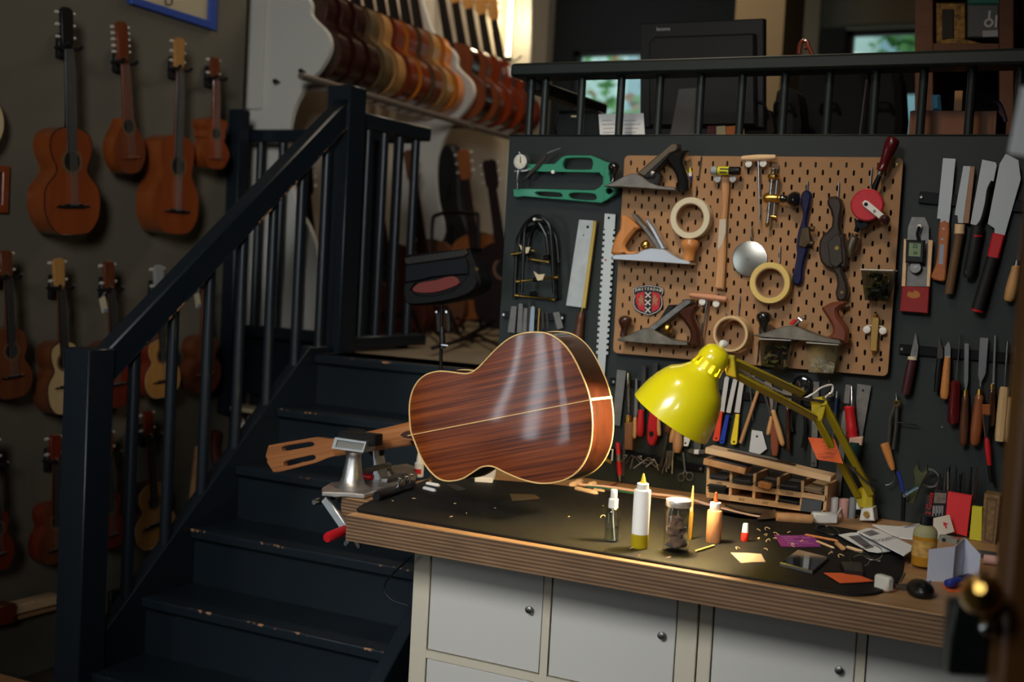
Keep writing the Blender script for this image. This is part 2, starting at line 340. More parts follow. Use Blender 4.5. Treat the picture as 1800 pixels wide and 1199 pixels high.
# ------------------------------------------------------------------ the guitar on the bench
GP = V((-1.2, -0.72, 1.2)); GN = V((-0.12, -1, 0)).normalized()
def G(x, y, d=0.0): return hit(x, y, GP - GN * d, GN)
def z2(pts, ox, oy, s): return [(ox + x / s, oy + y / s) for x, y in pts]
go = z2([(755, 520), (748, 440), (750, 380), (763, 325), (788, 280), (822, 250), (860, 235), (900, 229), (950, 233), (1000, 240), (1032, 240), (1062, 228), (1092, 203), (1132, 160), (1182, 110), (1240, 66), (1300, 45), (1360, 39), (1420, 46), (1470, 72), (1515, 115), (1552, 172), (1587, 245), (1612, 310), (1629, 380), (1637, 450), (1638, 520), (1630, 590), (1610, 650), (1580, 700), (1540, 738), (1490, 762), (1430, 774), (1370, 773), (1310, 760), (1250, 738), (1200, 715), (1162, 696), (1130, 690), (1095, 697), (1055, 722), (1010, 750), (965, 762), (920, 762), (880, 745), (840, 705), (805, 650), (780, 590), (765, 550)], 450, 570, 2.769)
gu = spline([G(*p) for p in go], 3)
ax0, ax1 = G(716, 766), G(1040, 702.5)
GA = (ax1 - ax0).normalized(); GL = (ax1 - ax0).length; GW = GN.cross(GA)
cg = thing('classical_guitar', 'glossy rosewood-backed classical guitar lying with its neck clamped in the vise on the bench', 'guitar', (-1.4, -0.66, 1.06))
def grain(name, c1, c2, c3, rough, coat, ang, sc=14, rs=28):
    m = mat(name, c1, rough, coat=coat); nt = m.node_tree; b = nt.nodes['Principled BSDF']
    tc = nt.nodes.new('ShaderNodeTexCoord'); r = nt.nodes.new('ShaderNodeMapping'); r.inputs['Rotation'].default_value = (0, ang, 0)
    q = nt.nodes.new('ShaderNodeMapping'); q.inputs['Scale'].default_value = (0.012, 0.012, 1)
    no = nt.nodes.new('ShaderNodeTexNoise'); no.inputs['Scale'].default_value = sc * 22; no.inputs['Detail'].default_value = 4; no.inputs['Distortion'].default_value = 0.1
    n2 = nt.nodes.new('ShaderNodeTexNoise'); n2.inputs['Scale'].default_value = sc * 4.5; n2.inputs['Detail'].default_value = 3
    ad = nt.nodes.new('ShaderNodeMath'); ad.operation = 'ADD'
    ml = nt.nodes.new('ShaderNodeMath'); ml.operation = 'MULTIPLY'; ml.inputs[1].default_value = 0.5
    rp = nt.nodes.new('ShaderNodeValToRGB'); e = rp.color_ramp.elements
    e[0].position = 0.36; e[0].color = (*lin(c2), 1); e[1].position = 0.66; e[1].color = (*lin(c3), 1)
    k = e.new(0.5); k.color = (*lin(c1), 1)
    L = nt.links.new
    L(tc.outputs['Object'], r.inputs[0]); L(r.outputs[0], q.inputs[0]); L(q.outputs[0], no.inputs['Vector']); L(q.outputs[0], n2.inputs['Vector'])
    L(no.outputs['Fac'], ad.inputs[0]); L(n2.outputs['Fac'], ad.inputs[1]); L(ad.outputs[0], ml.inputs[0]); L(ml.outputs[0], rp.inputs[0]); L(rp.outputs[0], b.inputs['Base Color'])
    return m
gang = atan2(GA.z, GA.x)
backm = grain('rosewood_gloss', (108, 48, 17), (58, 23, 8), (148, 74, 28), 0.3, 0.6, gang)
sidem = mat('rosewood_side_gloss', (60, 26, 13), .3, wood=(36, 16, 8), axis=2, scale=70, coat=.5, stretch=14)
neckm = grain('cedar_neck', (154, 98, 56), (128, 76, 42), (170, 112, 68), 0.4, 0.25, gang, 10)
bindm = mat('maple_binding', (226, 186, 120), 0.35, coat=0.5)
def spine(p):
    t = max(0.14 * GL, min(0.84 * GL, (p - ax0).dot(GA))); return ax0 + GA * t
rr = []
for k in range(9):
    s_ = 1 - k / 8.0
    rr.append([spine(p) + (p - spine(p)) * s_ + GN * (0.004 * (1 - s_ * s_)) for p in gu])
Mesh().rings(rr[::-1], 0, False).done('back', backm, cg)
GD = 0.094
m = Mesh(); m.rings([[p + GN * -(GD * k / 3.0) for p in gu] for k in range(4)], 0, False); m.done('sides', sidem, cg)
Mesh().plate([p - GN * GD for p in gu], 0.003, 0.0, GN).done('soundboard', mat('spruce_top', (214, 170, 110), 0.35, coat=.5), cg)
Mesh().tube([p + GN * 0.0008 for p in gu], 0.0021, 6, 0, True).done('back_binding', bindm, cg)
Mesh().tube([p - GN * GD for p in gu], 0.0019, 6, 0, True).done('front_binding', bindm, cg)
def ridge(t): 
    p = ax0 + (ax1 - ax0) * t; return p + GN * 0.0046
rr = [V((0, 0, 0))]
m = Mesh(); kn_ = [0.004, .12, .3, .5, .7, .86, .95, .997]
for a_, b_ in zip(kn_[:-1], kn_[1:]):
    ha_ = .0012 + .0036 * min(1, min(a_, 1 - a_) / .13); hb2 = .0012 + .0036 * min(1, min(b_, 1 - b_) / .13)
    m.bar(ax0 + (ax1 - ax0) * a_ + GN * ha_, ax0 + (ax1 - ax0) * b_ + GN * hb2, 0.0022, 0.0016, GN)
m.done('centre_strip', bindm, cg)
tp = G(1038, 702.5)
Mesh().bar(tp + GA * 0.0012, tp + GA * 0.0012 - GN * GD, 0.006, 0.002, GA).done('tail_inlay', bindm, cg)
def Nk(x, y, d=0.065): return G(x, y, d)
ts, bs_ = [(726, 740), (680, 751), (640, 760), (605, 768), (586, 771)], [(726, 783), (690, 788), (650, 794), (615, 799), (592, 803)]
rg = []
for a, b in zip(ts, bs_):
    a, b = Nk(*a), Nk(*b); c = (a + b) / 2; h = (a - b) / 2
    rg.append([c + h * cos(t) + GN * (0.012 * sin(t)) for t in [pi * j / 12 for j in range(13)]] + [c - h - GN * 0.008, c + h - GN * 0.008])
Mesh().rings(rg).done('neck', neckm, cg)
Mesh().plate([Nk(726, 741, .074), Nk(586, 772, .074), Nk(592, 802, .074), Nk(726, 782, .074)], 0.006, 0, GN).done('fingerboard', ebony, cg)
hs = z2([(640, 236), (575, 238), (515, 228), (470, 226), (100, 290), (88, 330), (75, 380), (90, 405), (85, 425), (140, 510), (200, 505), (490, 432), (545, 408), (600, 388), (655, 376)], 450, 720, 4.613)
def slot(pts): return [Nk(*p, .066) for p in z2(pts, 450, 720, 4.613)]
s1 = slot(spline([(205, 322), (218, 300), (330, 280), (440, 264), (470, 276), (455, 298), (340, 318), (222, 338)], 2))
s2 = slot(spline([(218, 440), (240, 418), (350, 392), (455, 370), (482, 384), (465, 408), (360, 432), (240, 462)], 2))
Mesh().plate([Nk(*p, .066) for p in hs], 0.018, 0.0015, GN, (s1, s2)).done('headstock', neckm, cg)
hp = [(703, 764.5), (709, 760), (716, 757.5), (727, 756), (728, 772), (716, 770.5), (709, 769)]
Mesh().plate([G(x, y, 0.004) for x, y in [(x + (-3 if x < 725 else 0), y + (-3 if y < 764 else 3)) for x, y in hp]], 0.062, 0.001, GN).done('heel', neckm, cg)
Mesh().plate([G(*p, 0.001) for p in hp], 0.003, 0.0005, GN).done('heel_cap', rosew, cg)
# ------------------------------------------------------------------ the vise
VY = -0.665
vp = B(618, 862)
def Q(x, y, Y=None): return A(x, y, VY if Y is None else Y)
vi = thing('luthier_vise', 'cast aluminium vise with a red-handled crank, clamped to the left end of the bench', 'vise', (vp.x, VY, BENCH))
c0 = Q(618, 864); up = V((0, 0, 1)); hh = Q(617, 793).z - BENCH
col = [(0, .052), (.05, .047), (.12, .036), (.3, .029), (.55, .025), (.8, .0205), (.92, .021), (1, .026)]
Mesh().lathe(V((c0.x, VY, BENCH + 0.012)), V((c0.x + .002, VY, BENCH + hh)), [(t, r * .92) for t, r in col], 28).done('front_jaw', alu, vi)
j = z2([(612, 315), (640, 225), (895, 262), (868, 350)], 450, 720, 4.613)
jh = Mesh(); jp = [Q(*p, VY - .034) for p in j]; ji = [Q(*p, VY - .034) for p in z2([(640, 305), (658, 245), (880, 277), (858, 330)], 450, 720, 4.613)]
bk2 = V((0, .05, 0)); jh.rings([[p + bk2 for p in jp], jp, ji, [p + bk2 for p in ji]], 0, False); jh.done('jaw_head', alu, vi)
jb = Mesh().rings([[p + V((0, .004, 0)) for p in ji], [p + V((0, .03, 0)) for p in ji]]).done('jaw_face', mat('painted_grey_plate', (120, 118, 112), .5), vi)
for sx, sy in ((715, 283), (818, 297)):
    q = Q(*z2([(sx, sy)], 450, 720, 4.613)[0], VY - .022); Mesh().bar(q + V((-.006, 0, -.003)), q + V((.006, 0, .004)), 0.003, 0.004, NY).done('set_screw', steel, jb)
Mesh().plate([Q(*p, VY - .02) for p in z2([(650, 225), (665, 178), (960, 208), (955, 300), (895, 300), (898, 258)], 450, 720, 4.613)], 0.042, 0.004, NY).done('jaw_pad', rubber, vi, label='black rubber jaw pad')
Mesh().plate([Q(*p, -.50) for p in z2([(735, 190), (740, 150), (850, 165), (1015, 330), (1010, 375), (960, 400)], 450, 720, 4.613)], 0.02, 0.003, NY).done('rear_jaw_pad', rubber, vi)
rj = [Q(*p, -.52) for p in z2([(938, 300), (965, 235), (968, 380), (985, 480), (1010, 585), (1000, 605), (930, 610), (950, 480)], 450, 720, 4.613)]
Mesh().plate(rj, 0.045, 0.003, NY).done('rear_jaw', alu, vi)
Mesh().box((c0.x + .075, -.58, BENCH + .035), (.02, .1, .012), None, 0, .002).done('guide_bar', steeld, vi)
q = Q(*z2([(910, 545)], 450, 720, 4.613)[0], -.58); Mesh().lathe(q - V((.013, 0, 0)), q + V((.013, 0, 0)), [(0, .009), (1, .009)], 12).done('red_collar', redp, vi, label='red plastic collar')
q = Q(655, 824, -.58); Mesh().lathe(q + V((0, -.07, -.0)), q + V((0, .08, 0)), [(0, .008), (1, .008)], 10).done('screw', steeld, vi)
bp = [B(565, 866), B(580, 857), B(622, 852), B(640, 858), B(700, 826), B(735, 834), B(690, 862), B(640, 878), B(600, 875), B(566, 874)]
for p in bp: p.z = BENCH + 0.013
Mesh().plate(bp, 0.012, 0.003, up).done('base', alu, vi)
bx = [B(682, 832), B(715, 828), B(738, 836), B(730, 848), B(690, 848)]
for p in bx: p.z = BENCH + 0.022
Mesh().plate(bx, 0.02, 0.004, up).done('rear_block', mat('dusty_metal', (120, 108, 92), .6, .5, .2), vi)
cb = z2([(640, 700), (715, 705), (712, 800), (690, 800), (650, 740)], 450, 720, 4.613)
Mesh().plate([Q(*p, VY - .045) for p in cb], 0.05, 0.003, NY).done('clamp_bracket', steeld, vi)
ca, ce = Q(571, 876, VY - .075), Q(609, 931, VY - .085)
Mesh().bar(ca, ce, 0.024, 0.014, NY, 0, .003).done('crank_arm', alu, vi)
pv = Q(566, 880, VY - .06); Mesh().lathe(pv + V((0, -.035, 0)), pv + V((0, .05, 0)), [(0, .006), (.1, .009), (.3, .009), (.32, .006), (1, .006)], 12).done('crank_pivot', steeld, vi)
h0, h1 = Q(609, 931, VY - .1), Q(574, 946, VY - .17)
Mesh().lathe(h0, h1, [(0, .010), (.05, .0125), (.9, .0135), (1, .011)], 18).done('crank_handle', redp, vi, label='red plastic crank handle')
wq = Q(620, 944, VY - .02)
m = Mesh().lathe(V((wq.x, wq.y, BENCH - .062)), V((wq.x, wq.y, wq.z)), [(0, .005), (1, .005)], 8).lathe(wq + V((0, 0, .012)), wq - V((0, 0, .008)), [(0, .01), (1, .012)], 10)
for s_ in (-1, 1):
    m.plate([wq + V((s_ * x, -.003, z)) for x, z in spline([(.006, .004), (.018, -.008), (.026, -.02), (.02, -.027), (.012, -.02), (.005, -.008)], 3)], .006, .001, NY)
m.done('wing_nut', steeld, vi)
# ------------------------------------------------------------------ yellow work lamp
ye = mat('yellow_enamel', (246, 230, 24), 0.28, coat=0.6); yed = mat('yellow_painted_steel', (178, 158, 24), 0.4)
LY = -0.69
lp = thing('work_lamp', 'yellow enamelled articulated work lamp clamped at the back of the bench', 'lamp', (-0.6, -0.06, BENCH))
a0, a1 = A(1268, 610, LY), A(1179, 735, LY - .02)
mper = pm(a0); L = (a1 - a0).length
cap = [(0, .004), (.015, .017), (.05, .0265), (.11, .0315), (.17, .034), (.20, .0335), (.30, .036), (.335, .037)]
neckp = [(.335, .037), (.39, .045), (.43, .052), (.49, .066), (.56, .0745), (.66, .083), (.78, .0895), (.9, .0935), (1.0, .0955)]
seg = 48
def shell(prof, thick=.0012, skip=None, mi=0):
    m = Mesh(); u, v, ax = frame(a1 - a0); ln = (a1 - a0)
    for off in (0, thick):
        base = len(m.v)
        for t, r in prof:
            for j in range(seg): m.v.append(a0 + ln * t + (u * cos(2 * pi * j / seg) + v * sin(2 * pi * j / seg)) * max(r - off, 1e-4))
        for i in range(len(prof) - 1):
            for j in range(seg):
                if skip and skip(i, j): continue
                m.f.append([base + i * seg + j, base + i * seg + (j + 1) % seg, base + (i + 1) * seg + (j + 1) % seg, base + (i + 1) * seg + j]); m.m.append(mi)
    return m
shell(neckp, .0015).done('shade', ye, lp, label='yellow enamelled bell shade')
shell(cap, .0015, lambda i, j: i == 5 and j % 4 in (0, 1)).done('lamp_housing', ye, lp, label='yellow ventilated lamp housing')
inn = a0 + (a1 - a0) * .36
Mesh().ball(a0 + (a1 - a0) * .56, .028, 0, 16).done('bulb', mat('lamp_bulb', (255, 220, 160), .4, emit=(255, 214, 150), estr=6), lp)
Mesh().lathe(a0 + (a1 - a0) * .1, a0 + (a1 - a0) * .42, [(0, .016), (1, .016)], 14).done('socket', whitep, lp)
Mesh().lathe(A(1268, 603, LY), A(1275, 606, LY + .01), [(0, .007), (.4, .009), (1, .008)], 10).done('cap_screw', whitep, lp, label='white cap knob')
li = bpy.data.lights.new('lamp_light', 'POINT'); li.energy = 78; li.color = (1.0, 0.78, 0.50); li.shadow_soft_size = 0.03
lo = bpy.data.objects.new('lamp_light', li); COL.objects.link(lo); lo.parent = lp; lo.location = a0 + (a1 - a0) * .64 - LOC[lp.name]
def lbar(p, q, Ya, Yb, wpx, name, mt, th=.012):
    P, Qq = A(*p, Ya), A(*q, Yb); wd = wpx * pm((P + Qq) / 2); return Mesh().bar(P, Qq, wd, th, NY, 0, .0015).done(name, mt, lp)
lbar((1284, 632), (1410, 692), LY + .02, -.38, 13, 'upper_arm_bar', yed)
lbar((1284, 654), (1432, 734), LY + .02, -.34, 12, 'upper_arm_bar', yed)
Mesh().plate([A(x, y, LY + .012) for x, y in [(1270, 622), (1290, 626), (1294, 664), (1276, 660)]], .02, .002, NY).done('shade_bracket', yed, lp)
Mesh().plate([A(x, y, -.33) for x, y in [(1424, 702), (1444, 697), (1452, 712), (1444, 740), (1428, 737)]], .03, .002, NY).done('elbow_bracket', yed, lp)
lbar((1447, 708), (1531, 868), -.33, -.08, 13, 'lower_arm_bar', yed)
lbar((1436, 736), (1508, 872), -.33, -.08, 12, 'lower_arm_bar', yed)
Mesh().plate([A(x, y, -.075) for x, y in [(1500, 868), (1512, 857), (1533, 860), (1534, 893), (1510, 893)]], .03, .002, NY).done('base_bracket', yed, lp)
def rod(p, q, Ya, Yb, r, name, mt): return Mesh().tube([A(*p, Ya), A(*q, Yb)], r, 8).done(name, mt, lp)
rod((1371, 695), (1448, 706), -.40, -.33, .0035, 'spring', steeld); rod((1488, 815), (1536, 860), -.2, -.09, .0035, 'spring', steeld); rod((1500, 822), (1540, 846), -.17, -.06, .0025, 'spring', steeld)
m = Mesh().plate([A(x, y, -.10) for x, y in [(1514, 895), (1534, 893), (1537, 916), (1510, 916)]], .05, .003, NY); cbk = m.done('base_block', whitep, lp)
q = A(1523, 904, -.103); Mesh().lathe(q, q + V((0, -.006, 0)), [(0, .008), (1, .007)], 14).done('base_screw', brass, cbk)
cab = spline([A(1290, 640, LY + .05), A(1330, 668, -.5), A(1400, 700, -.32), A(1428, 693, -.28), A(1443, 682, -.25), A(1462, 677, -.22), A(1462, 690, -.22), A(1450, 706, -.26), A(1475, 760, -.2), A(1520, 850, -.05)], 6, False)
Mesh().tube(cab, .0028, 8).done('lamp_cord', whitep, lp, label='white lamp cord')
# sticky note on the lamp arm
nt_ = thing('sticky_note', 'orange handwritten sticky note stuck to the lower lamp arm', 'note', A(1450, 815, -.24))
Y0 = -.245
nn = [(1420, 769), (1467, 772), (1482, 815), (1437, 808)]
g = []
for i in range(7):
    row = []
    for j in range(7):
        s_, t = i / 6, j / 6
        x = (nn[0][0] * (1 - s_) + nn[1][0] * s_) * (1 - t) + (nn[3][0] * (1 - s_) + nn[2][0] * s_) * t
        y = (nn[0][1] * (1 - s_) + nn[1][1] * s_) * (1 - t) + (nn[3][1] * (1 - s_) + nn[2][1] * s_) * t
        row.append(A(x, y, Y0 - .012 * (1 - t) * t - .01 * t * t * (1 - s_)))
    g.append(row)
m = Mesh()
for d in (0, .0006): m.add([p + V((0, d, 0)) for r in g for p in r], [(i * 7 + j, i * 7 + j + 1, i * 7 + j + 8, i * 7 + j + 7) for i in range(6) for j in range(6)])
m.done('paper_sheet', mat('orange_paper', (226, 100, 48), .75), nt_)
ink = mat('ink', (40, 22, 20), .7)
m = Mesh(); rnd = random.Random(3)
for (x, y, ln) in [(1445, 777, 18), (1449, 783, 18), (1452, 789, 20), (1456, 795, 16), (1447, 796, 20), (1436, 797, 10), (1438, 803, 14), (1452, 803, 14)]:
    pts = []
    for k in range(10):
        pts.append(A(x + ln * k / 9, y + 0.12 * ln * k / 9 + rnd.uniform(-1.6, 1.6), Y0 - .0145))
    m.tube(pts, .0004, 4)
m.done('handwriting', ink, nt_)
# ------------------------------------------------------------------ table-driven hand tools (outlines on the tool wall)
def tool(name, label, cat, parts, z=(0, 0, 1), group=None):
    ox, oy, sc = z
    def T(p): return (ox + p[0] / sc, oy + p[1] / sc)
    pts0 = parts[0][3] if isinstance(parts[0][3], list) else [parts[0][3]]
    single = len(parts) == 1
    root = None
    if not single:
        ys = parts[0][4]; ys = ys[0] if isinstance(ys, tuple) else ys
        zs = [T(p) for q in parts for p in (q[3] if isinstance(q[3], list) else [q[3]])]
        low = max(zs, key=lambda p: p[1]); root = thing(name, label, cat, A(low[0], low[1], ys), group)
    last = {}
    for q in parts:
        kind, pn, mt, pts = q[:4]; o = q[4:]; m = Mesh(); par = root
        if '>' in pn: a, pn = pn.split('>'); par = last[a]
        if kind == 'p':
            Y, th = o[0], o[1]; bev = o[2] if len(o) > 2 else 0.0006
            P = [A(*T(p), Y) for p in pts]
            holes = [[A(*T(p), Y) for p in h] for h in o[3]] if len(o) > 3 else ()
            m.plate(P, th, bev, NY, holes)
        elif kind == 'l':
            Y, prof = o[0], o[1]; Y0, Y1 = Y if isinstance(Y, tuple) else (Y, Y)
            p0, p1 = A(*T(pts[0]), Y0), A(*T(pts[1]), Y1); k = pm((p0 + p1) / 2) / sc
            m.lathe(p0, p1, [(t, r * k) for t, r in prof], o[2] if len(o) > 2 else 14)
        elif kind == 't':
            Y, r = o[0], o[1]; P = [A(*T(p), Y[i] if isinstance(Y, (list, tuple)) else Y) for i, p in enumerate(pts)]
            k = pm(P[0]) / sc
            if len(o) > 2 and o[2] and len(P) > 2: P = spline(P, o[2], False)
            r = [x * k for x in r] if isinstance(r, list) and len(r) == len(P) else (r[0] if isinstance(r, list) else r) * k
            m.tube(P, r, 8)
        elif kind == 'c':
            Y, r, th = o[0], o[1], o[2]; c = A(*T(pts), Y); r = r * pm(c) / sc; ri = o[3] * pm(c) / sc if len(o) > 3 else 0
            if ri: m.rings([[V((c.x + cos(2 * pi * j / 32) * a, c.y + dy, c.z + sin(2 * pi * j / 32) * a)) for j in range(32)] for a, dy in ((r, th), (r, .0012), (r - .0012, 0), (ri + .001, 0), (ri, .001), (ri, th))], 0, False, True)
            else: m.lathe(c + V((0, th, 0)), c, [(0, r), (.8, r), (1, r * .93)], 28)
        elif kind == 'b':
            Y, r = o[0], o[1]; c = A(*T(pts), Y); m.ball(c, r * pm(c) / sc, 0, 14)
        lab = o[-1] if isinstance(o[-1], str) else None
        if single: return m.done(name, mt, None, label, cat, group)
        last[pn] = m.done(pn, mt, par, lab)
    return root
Z1, Z2, Z3, Z4, Z5, Z6, Z7 = (880, 230, 4.994), (880, 440, 4.994), (1200, 230, 4.44), (1200, 440, 4.5), (1560, 240, 3.746), (1540, 540, 4.281), (1050, 600, 3.529)
# ------------------------------------------------------------------ pegboard
PY = -0.03
hb_ = mat('hardboard_tan', (160, 119, 78), 0.6, var=0.06, scale=8)
p0, p1 = A(1098, 272.5, PY), A(1560, 662, PY)
pbx0, pbx1, pbz1, pbz0 = p0.x - .0005, p1.x + .0005, p0.z - .001, p1.z
W_, H_ = pbx1 - pbx0, pbz1 - pbz0
def rrect(x0, z0, x1, z1, r, y, k=5):
    out = []
    for cx_, cz_, a in ((x1 - r, z1 - r, 0), (x0 + r, z1 - r, 90), (x0 + r, z0 + r, 180), (x1 - r, z0 + r, 270)):
        for i in range(k + 1): t = radians(a + 90 * i / k); out.append(V((cx_ + r * cos(t), y, cz_ + r * sin(t))))
    return out
holes = []
for j in range(27):
    for i in range(19):
        cx_ = pbx0 + .021 + i * .04 + (.02 if j % 2 else 0); cz_ = pbz1 - .021 - j * .02
        if cx_ > pbx1 - .012: continue
        holes.append(rrect(cx_ - .0026, cz_ - .0075, cx_ + .0026, cz_ + .0075, .0024, PY, 1))
pb = thing('pegboard', 'tan hardboard pegboard with rows of slots screwed to the dark green wall', 'pegboard', ((pbx0 + pbx1) / 2, PY, pbz0))
Mesh().plate(rrect(pbx0, pbz0, pbx1, pbz1, .014, PY), .005, .0008, NY, holes).done('board', hb_, pb)
for cx_, cz_ in ((pbx0 + .04, pbz1 - .04), (pbx1 - .04, pbz1 - .04), (pbx0 + .04, pbz0 + .04), (pbx1 - .04, pbz0 + .04)):
    Mesh().lathe((cx_, -.002, cz_), (cx_, PY + .004, cz_), [(0, .012), (1, .012)], 10).done('spacer', black, pb)
for x, y in ((1577, 289), (1549, 632)):
    q = A(x, y, PY); Mesh().lathe(q, q + V((0, -.003, 0)), [(0, .004), (.6, .004), (1, .003)], 10).done('screw', brass if y < 400 else blackm, pb)
def hook(pts, r=1.1, Y=-.036): Mesh().tube([A(x, y, Y) for x, y in pts], r * pm(A(*pts[0], Y)), 6).done('hook', steel, pb)
for pts in ([(1233, 273), (1231, 290), (1228, 314), (1224, 310)], [(1225, 327), (1223, 347)], [(1420, 317), (1419, 335)], [(1475, 320), (1473, 350)], [(1533, 294), (1530, 325)], [(1369, 290), (1367, 310)], [(1321, 398), (1322, 415), (1319, 424)], [(1372, 432), (1370, 465)], [(1301, 521), (1298, 555)], [(1335, 597), (1330, 640)], [(1234, 568), (1231, 600)], [(1276, 550), (1277, 565)]): hook(pts)
for x, y in ((1085, 322), (1134, 326), (1102, 455), (1173, 461)):   # black hooks wrapped round the planes
    q = [A(x - 4, y - 9, -.034), A(x - 4, y, -.075), A(x - 2, y + 6, -.078), A(x + 3, y + 6, -.078), A(x + 5, y - 4, -.075)]
    Mesh().tube(q, .0016, 6).done('hook', blackm, pb, label='black wire hook under a hand plane')
for x, y in z2([(270, 374), (389, 374), (513, 257), (627, 254)], 1200, 230, 4.44) + z2([(153, 408), (262, 423), (1455, 628), (1582, 637)], 1200, 440, 4.5):
    q = A(x, y, -.05); Mesh().lathe(q + V((0, .019, 0)), q, [(0, .0035), (.55, .0035), (.6, .0092), (.95, .0095), (1, .008)], 16).done('peg_knob', whitep, pb, label='round white peg knob')
# ------------------------------------------------------------------ hand planes
lac = mat('blackened_iron', (40, 40, 40), .4, .5)
satin = mat('satin_iron', (150, 142, 132), .4, .9, .15, 30)
polish = mat('polished_iron', (225, 227, 230), .36, 1.0)
oldiron = mat('old_iron', (135, 130, 118), .5, .8, .3, 25)
beechw = mat('waxed_beech', (206, 140, 78), .35, wood=(182, 114, 58), axis=2, scale=30, coat=.2)
blackw = mat('black_lacquered_wood', (26, 25, 24), .18, coat=.7)
rosel = mat('rosewood_handle', (74, 40, 26), .22, wood=(46, 24, 16), axis=2, scale=30, coat=.6)
redwood = mat('reddish_wood', (120, 62, 38), .4, wood=(92, 46, 28), axis=2, scale=30)
knobp = [(0, 34), (.15, 30), (.35, 31), (.5, 42), (.62, 58), (.75, 64), (.88, 58), (.96, 38), (1, 10)]
tool('hand_plane', 'black-handled hand plane overlapping the top left corner of the pegboard', 'plane', [
    ('p', 'sole', satin, [(908, 480), (1000, 442), (1080, 400), (1140, 375), (1190, 375), (1240, 400), (1300, 450), (1380, 480), (1530, 495), (1542, 526), (1300, 508), (1050, 492), (910, 490)], -.085, .05, .002),
    ('p', 'frog', lac, [(1250, 400), (1330, 330), (1400, 390), (1380, 470), (1300, 455)], -.072, .025),
    ('p', 'blade', mat('plane_iron', (110, 98, 82), .4, .8), [(1195, 372), (1500, 108), (1552, 112), (1556, 150), (1545, 168), (1262, 402)], -.075, .035, .003),
    ('p', 'lever_cap', lac, [(1240, 405), (1480, 185), (1520, 175), (1300, 420)], -.078, .03, .003),
    ('l', 'adjuster_wheel', steeld, [(1315, 370), (1372, 395)], -.065, [(0, 30), (.3, 48), (.7, 48), (1, 30)]),
    ('p', 'tote', blackw, spline([(1540, 526), (1546, 450), (1532, 385), (1492, 312), (1450, 255), (1470, 210), (1540, 178), (1640, 173), (1608, 215), (1592, 270), (1618, 350), (1640, 430), (1634, 527)], 3), -.074, .028, .007),
    ('l', 'front_knob', blackw, [(985, 445), (1002, 275)], -.06, [(t, r * .88) for t, r in knobp], 20)], Z1)
tool('hand_plane', 'polished hand plane with pale beech handle and knob, on the left edge of the pegboard', 'plane', [
    ('p', 'sole', polish, [(975, 1102), (1000, 1085), (1130, 1080), (1200, 1075), (1250, 1042), (1320, 1028), (1440, 1040), (1500, 1082), (1560, 1118), (1650, 1143), (1667, 1160), (1660, 1175), (1300, 1150), (980, 1130)], -.085, .05, .002),
    ('p', 'blade', steeld, [(1140, 724), (1175, 730), (1440, 1040), (1370, 1042), (1290, 920)], -.072, .03, .002),
    ('p', 'lever_cap', polish, [(1265, 780), (1285, 768), (1350, 850), (1445, 1030), (1405, 1035), (1312, 865)], -.078, .028, .003),
    ('l', 'adjuster_wheel', brass, [(1240, 1020), (1300, 985)], -.065, [(0, 24), (.3, 38), (.7, 38), (1, 22)]),
    ('p', 'tote', beechw, spline([(976, 1086), (974, 1020), (1000, 935), (1040, 860), (1046, 800), (1050, 752), (1085, 744), (1140, 780), (1212, 852), (1180, 868), (1135, 920), (1090, 985), (1085, 1025), (1115, 1060), (1200, 1072), (1150, 1084)], 3), -.074, .028, .007),
    ('l', 'front_knob', beechw, [(1655, 1140), (1668, 950)], -.06, [(0, 46), (.2, 48), (.4, 52), (.52, 66), (.65, 78), (.8, 80), (.93, 68), (1, 35)], 20)], Z1)
tool('hand_plane', 'old hand plane with rosewood handle and knob under the shield', 'plane', [
    ('p', 'sole', oldiron, [(1022, 780), (1100, 750), (1180, 715), (1255, 682), (1320, 690), (1420, 745), (1500, 788), (1640, 808), (1640, 838), (1480, 832), (1300, 822), (1100, 803), (1030, 795)], -.085, .05, .002),
    ('p', 'blade', steeld, [(1290, 685), (1620, 428), (1665, 432), (1672, 460), (1345, 708)], -.075, .035, .002),
    ('p', 'lever_cap', lac, [(1330, 700), (1470, 480), (1540, 478), (1420, 620)], -.068, .02, .003),
    ('l', 'adjuster_wheel', brass, [(1440, 680), (1500, 700)], -.068, [(0, 28), (.3, 48), (.7, 48), (1, 28)]),
    ('p', 'tote', rosel, spline([(1640, 838), (1652, 790), (1660, 740), (1640, 680), (1592, 612), (1548, 552), (1570, 508), (1640, 482), (1722, 484), (1722, 520), (1692, 560), (1702, 620), (1732, 690), (1748, 765), (1740, 838)], 3), -.074, .028, .008),
    ('l', 'front_knob', rosel, [(1078, 760), (1102, 572)], -.06, [(t, r * .96) for t, r in knobp], 20)], Z2)
tool('hand_plane', 'worn hand plane with reddish handle and black knob, above two clear bins', 'plane', [
    ('p', 'sole', oldiron, [(545, 672), (640, 655), (720, 625), (800, 600), (850, 597), (920, 615), (1000, 650), (1100, 685), (1240, 712), (1258, 745), (1100, 730), (800, 702), (600, 686)], -.095, .05, .002),
    ('t', 'blade_screw', steel, [(870, 605), (920, 565), (965, 525)], -.07, 10),
    ('t', 'lever', steel, [(915, 535), (945, 560)], -.072, 14),
    ('p', 'red_tab', redp, [(842, 585), (875, 545), (905, 548), (870, 592)], -.07, .01),
    ('p', 'tote', redwood, spline([(1095, 462), (1120, 440), (1180, 412), (1270, 402), (1294, 415), (1262, 442), (1222, 475), (1235, 530), (1288, 600), (1304, 660), (1290, 735), (1225, 720), (1100, 694), (1150, 680), (1182, 650), (1178, 600), (1142, 535)], 3), -.084, .028, .007),
    ('l', 'front_knob', blackw, [(635, 662), (645, 485)], -.07, [(t, r * .95) for t, r in knobp], 20)], Z4)
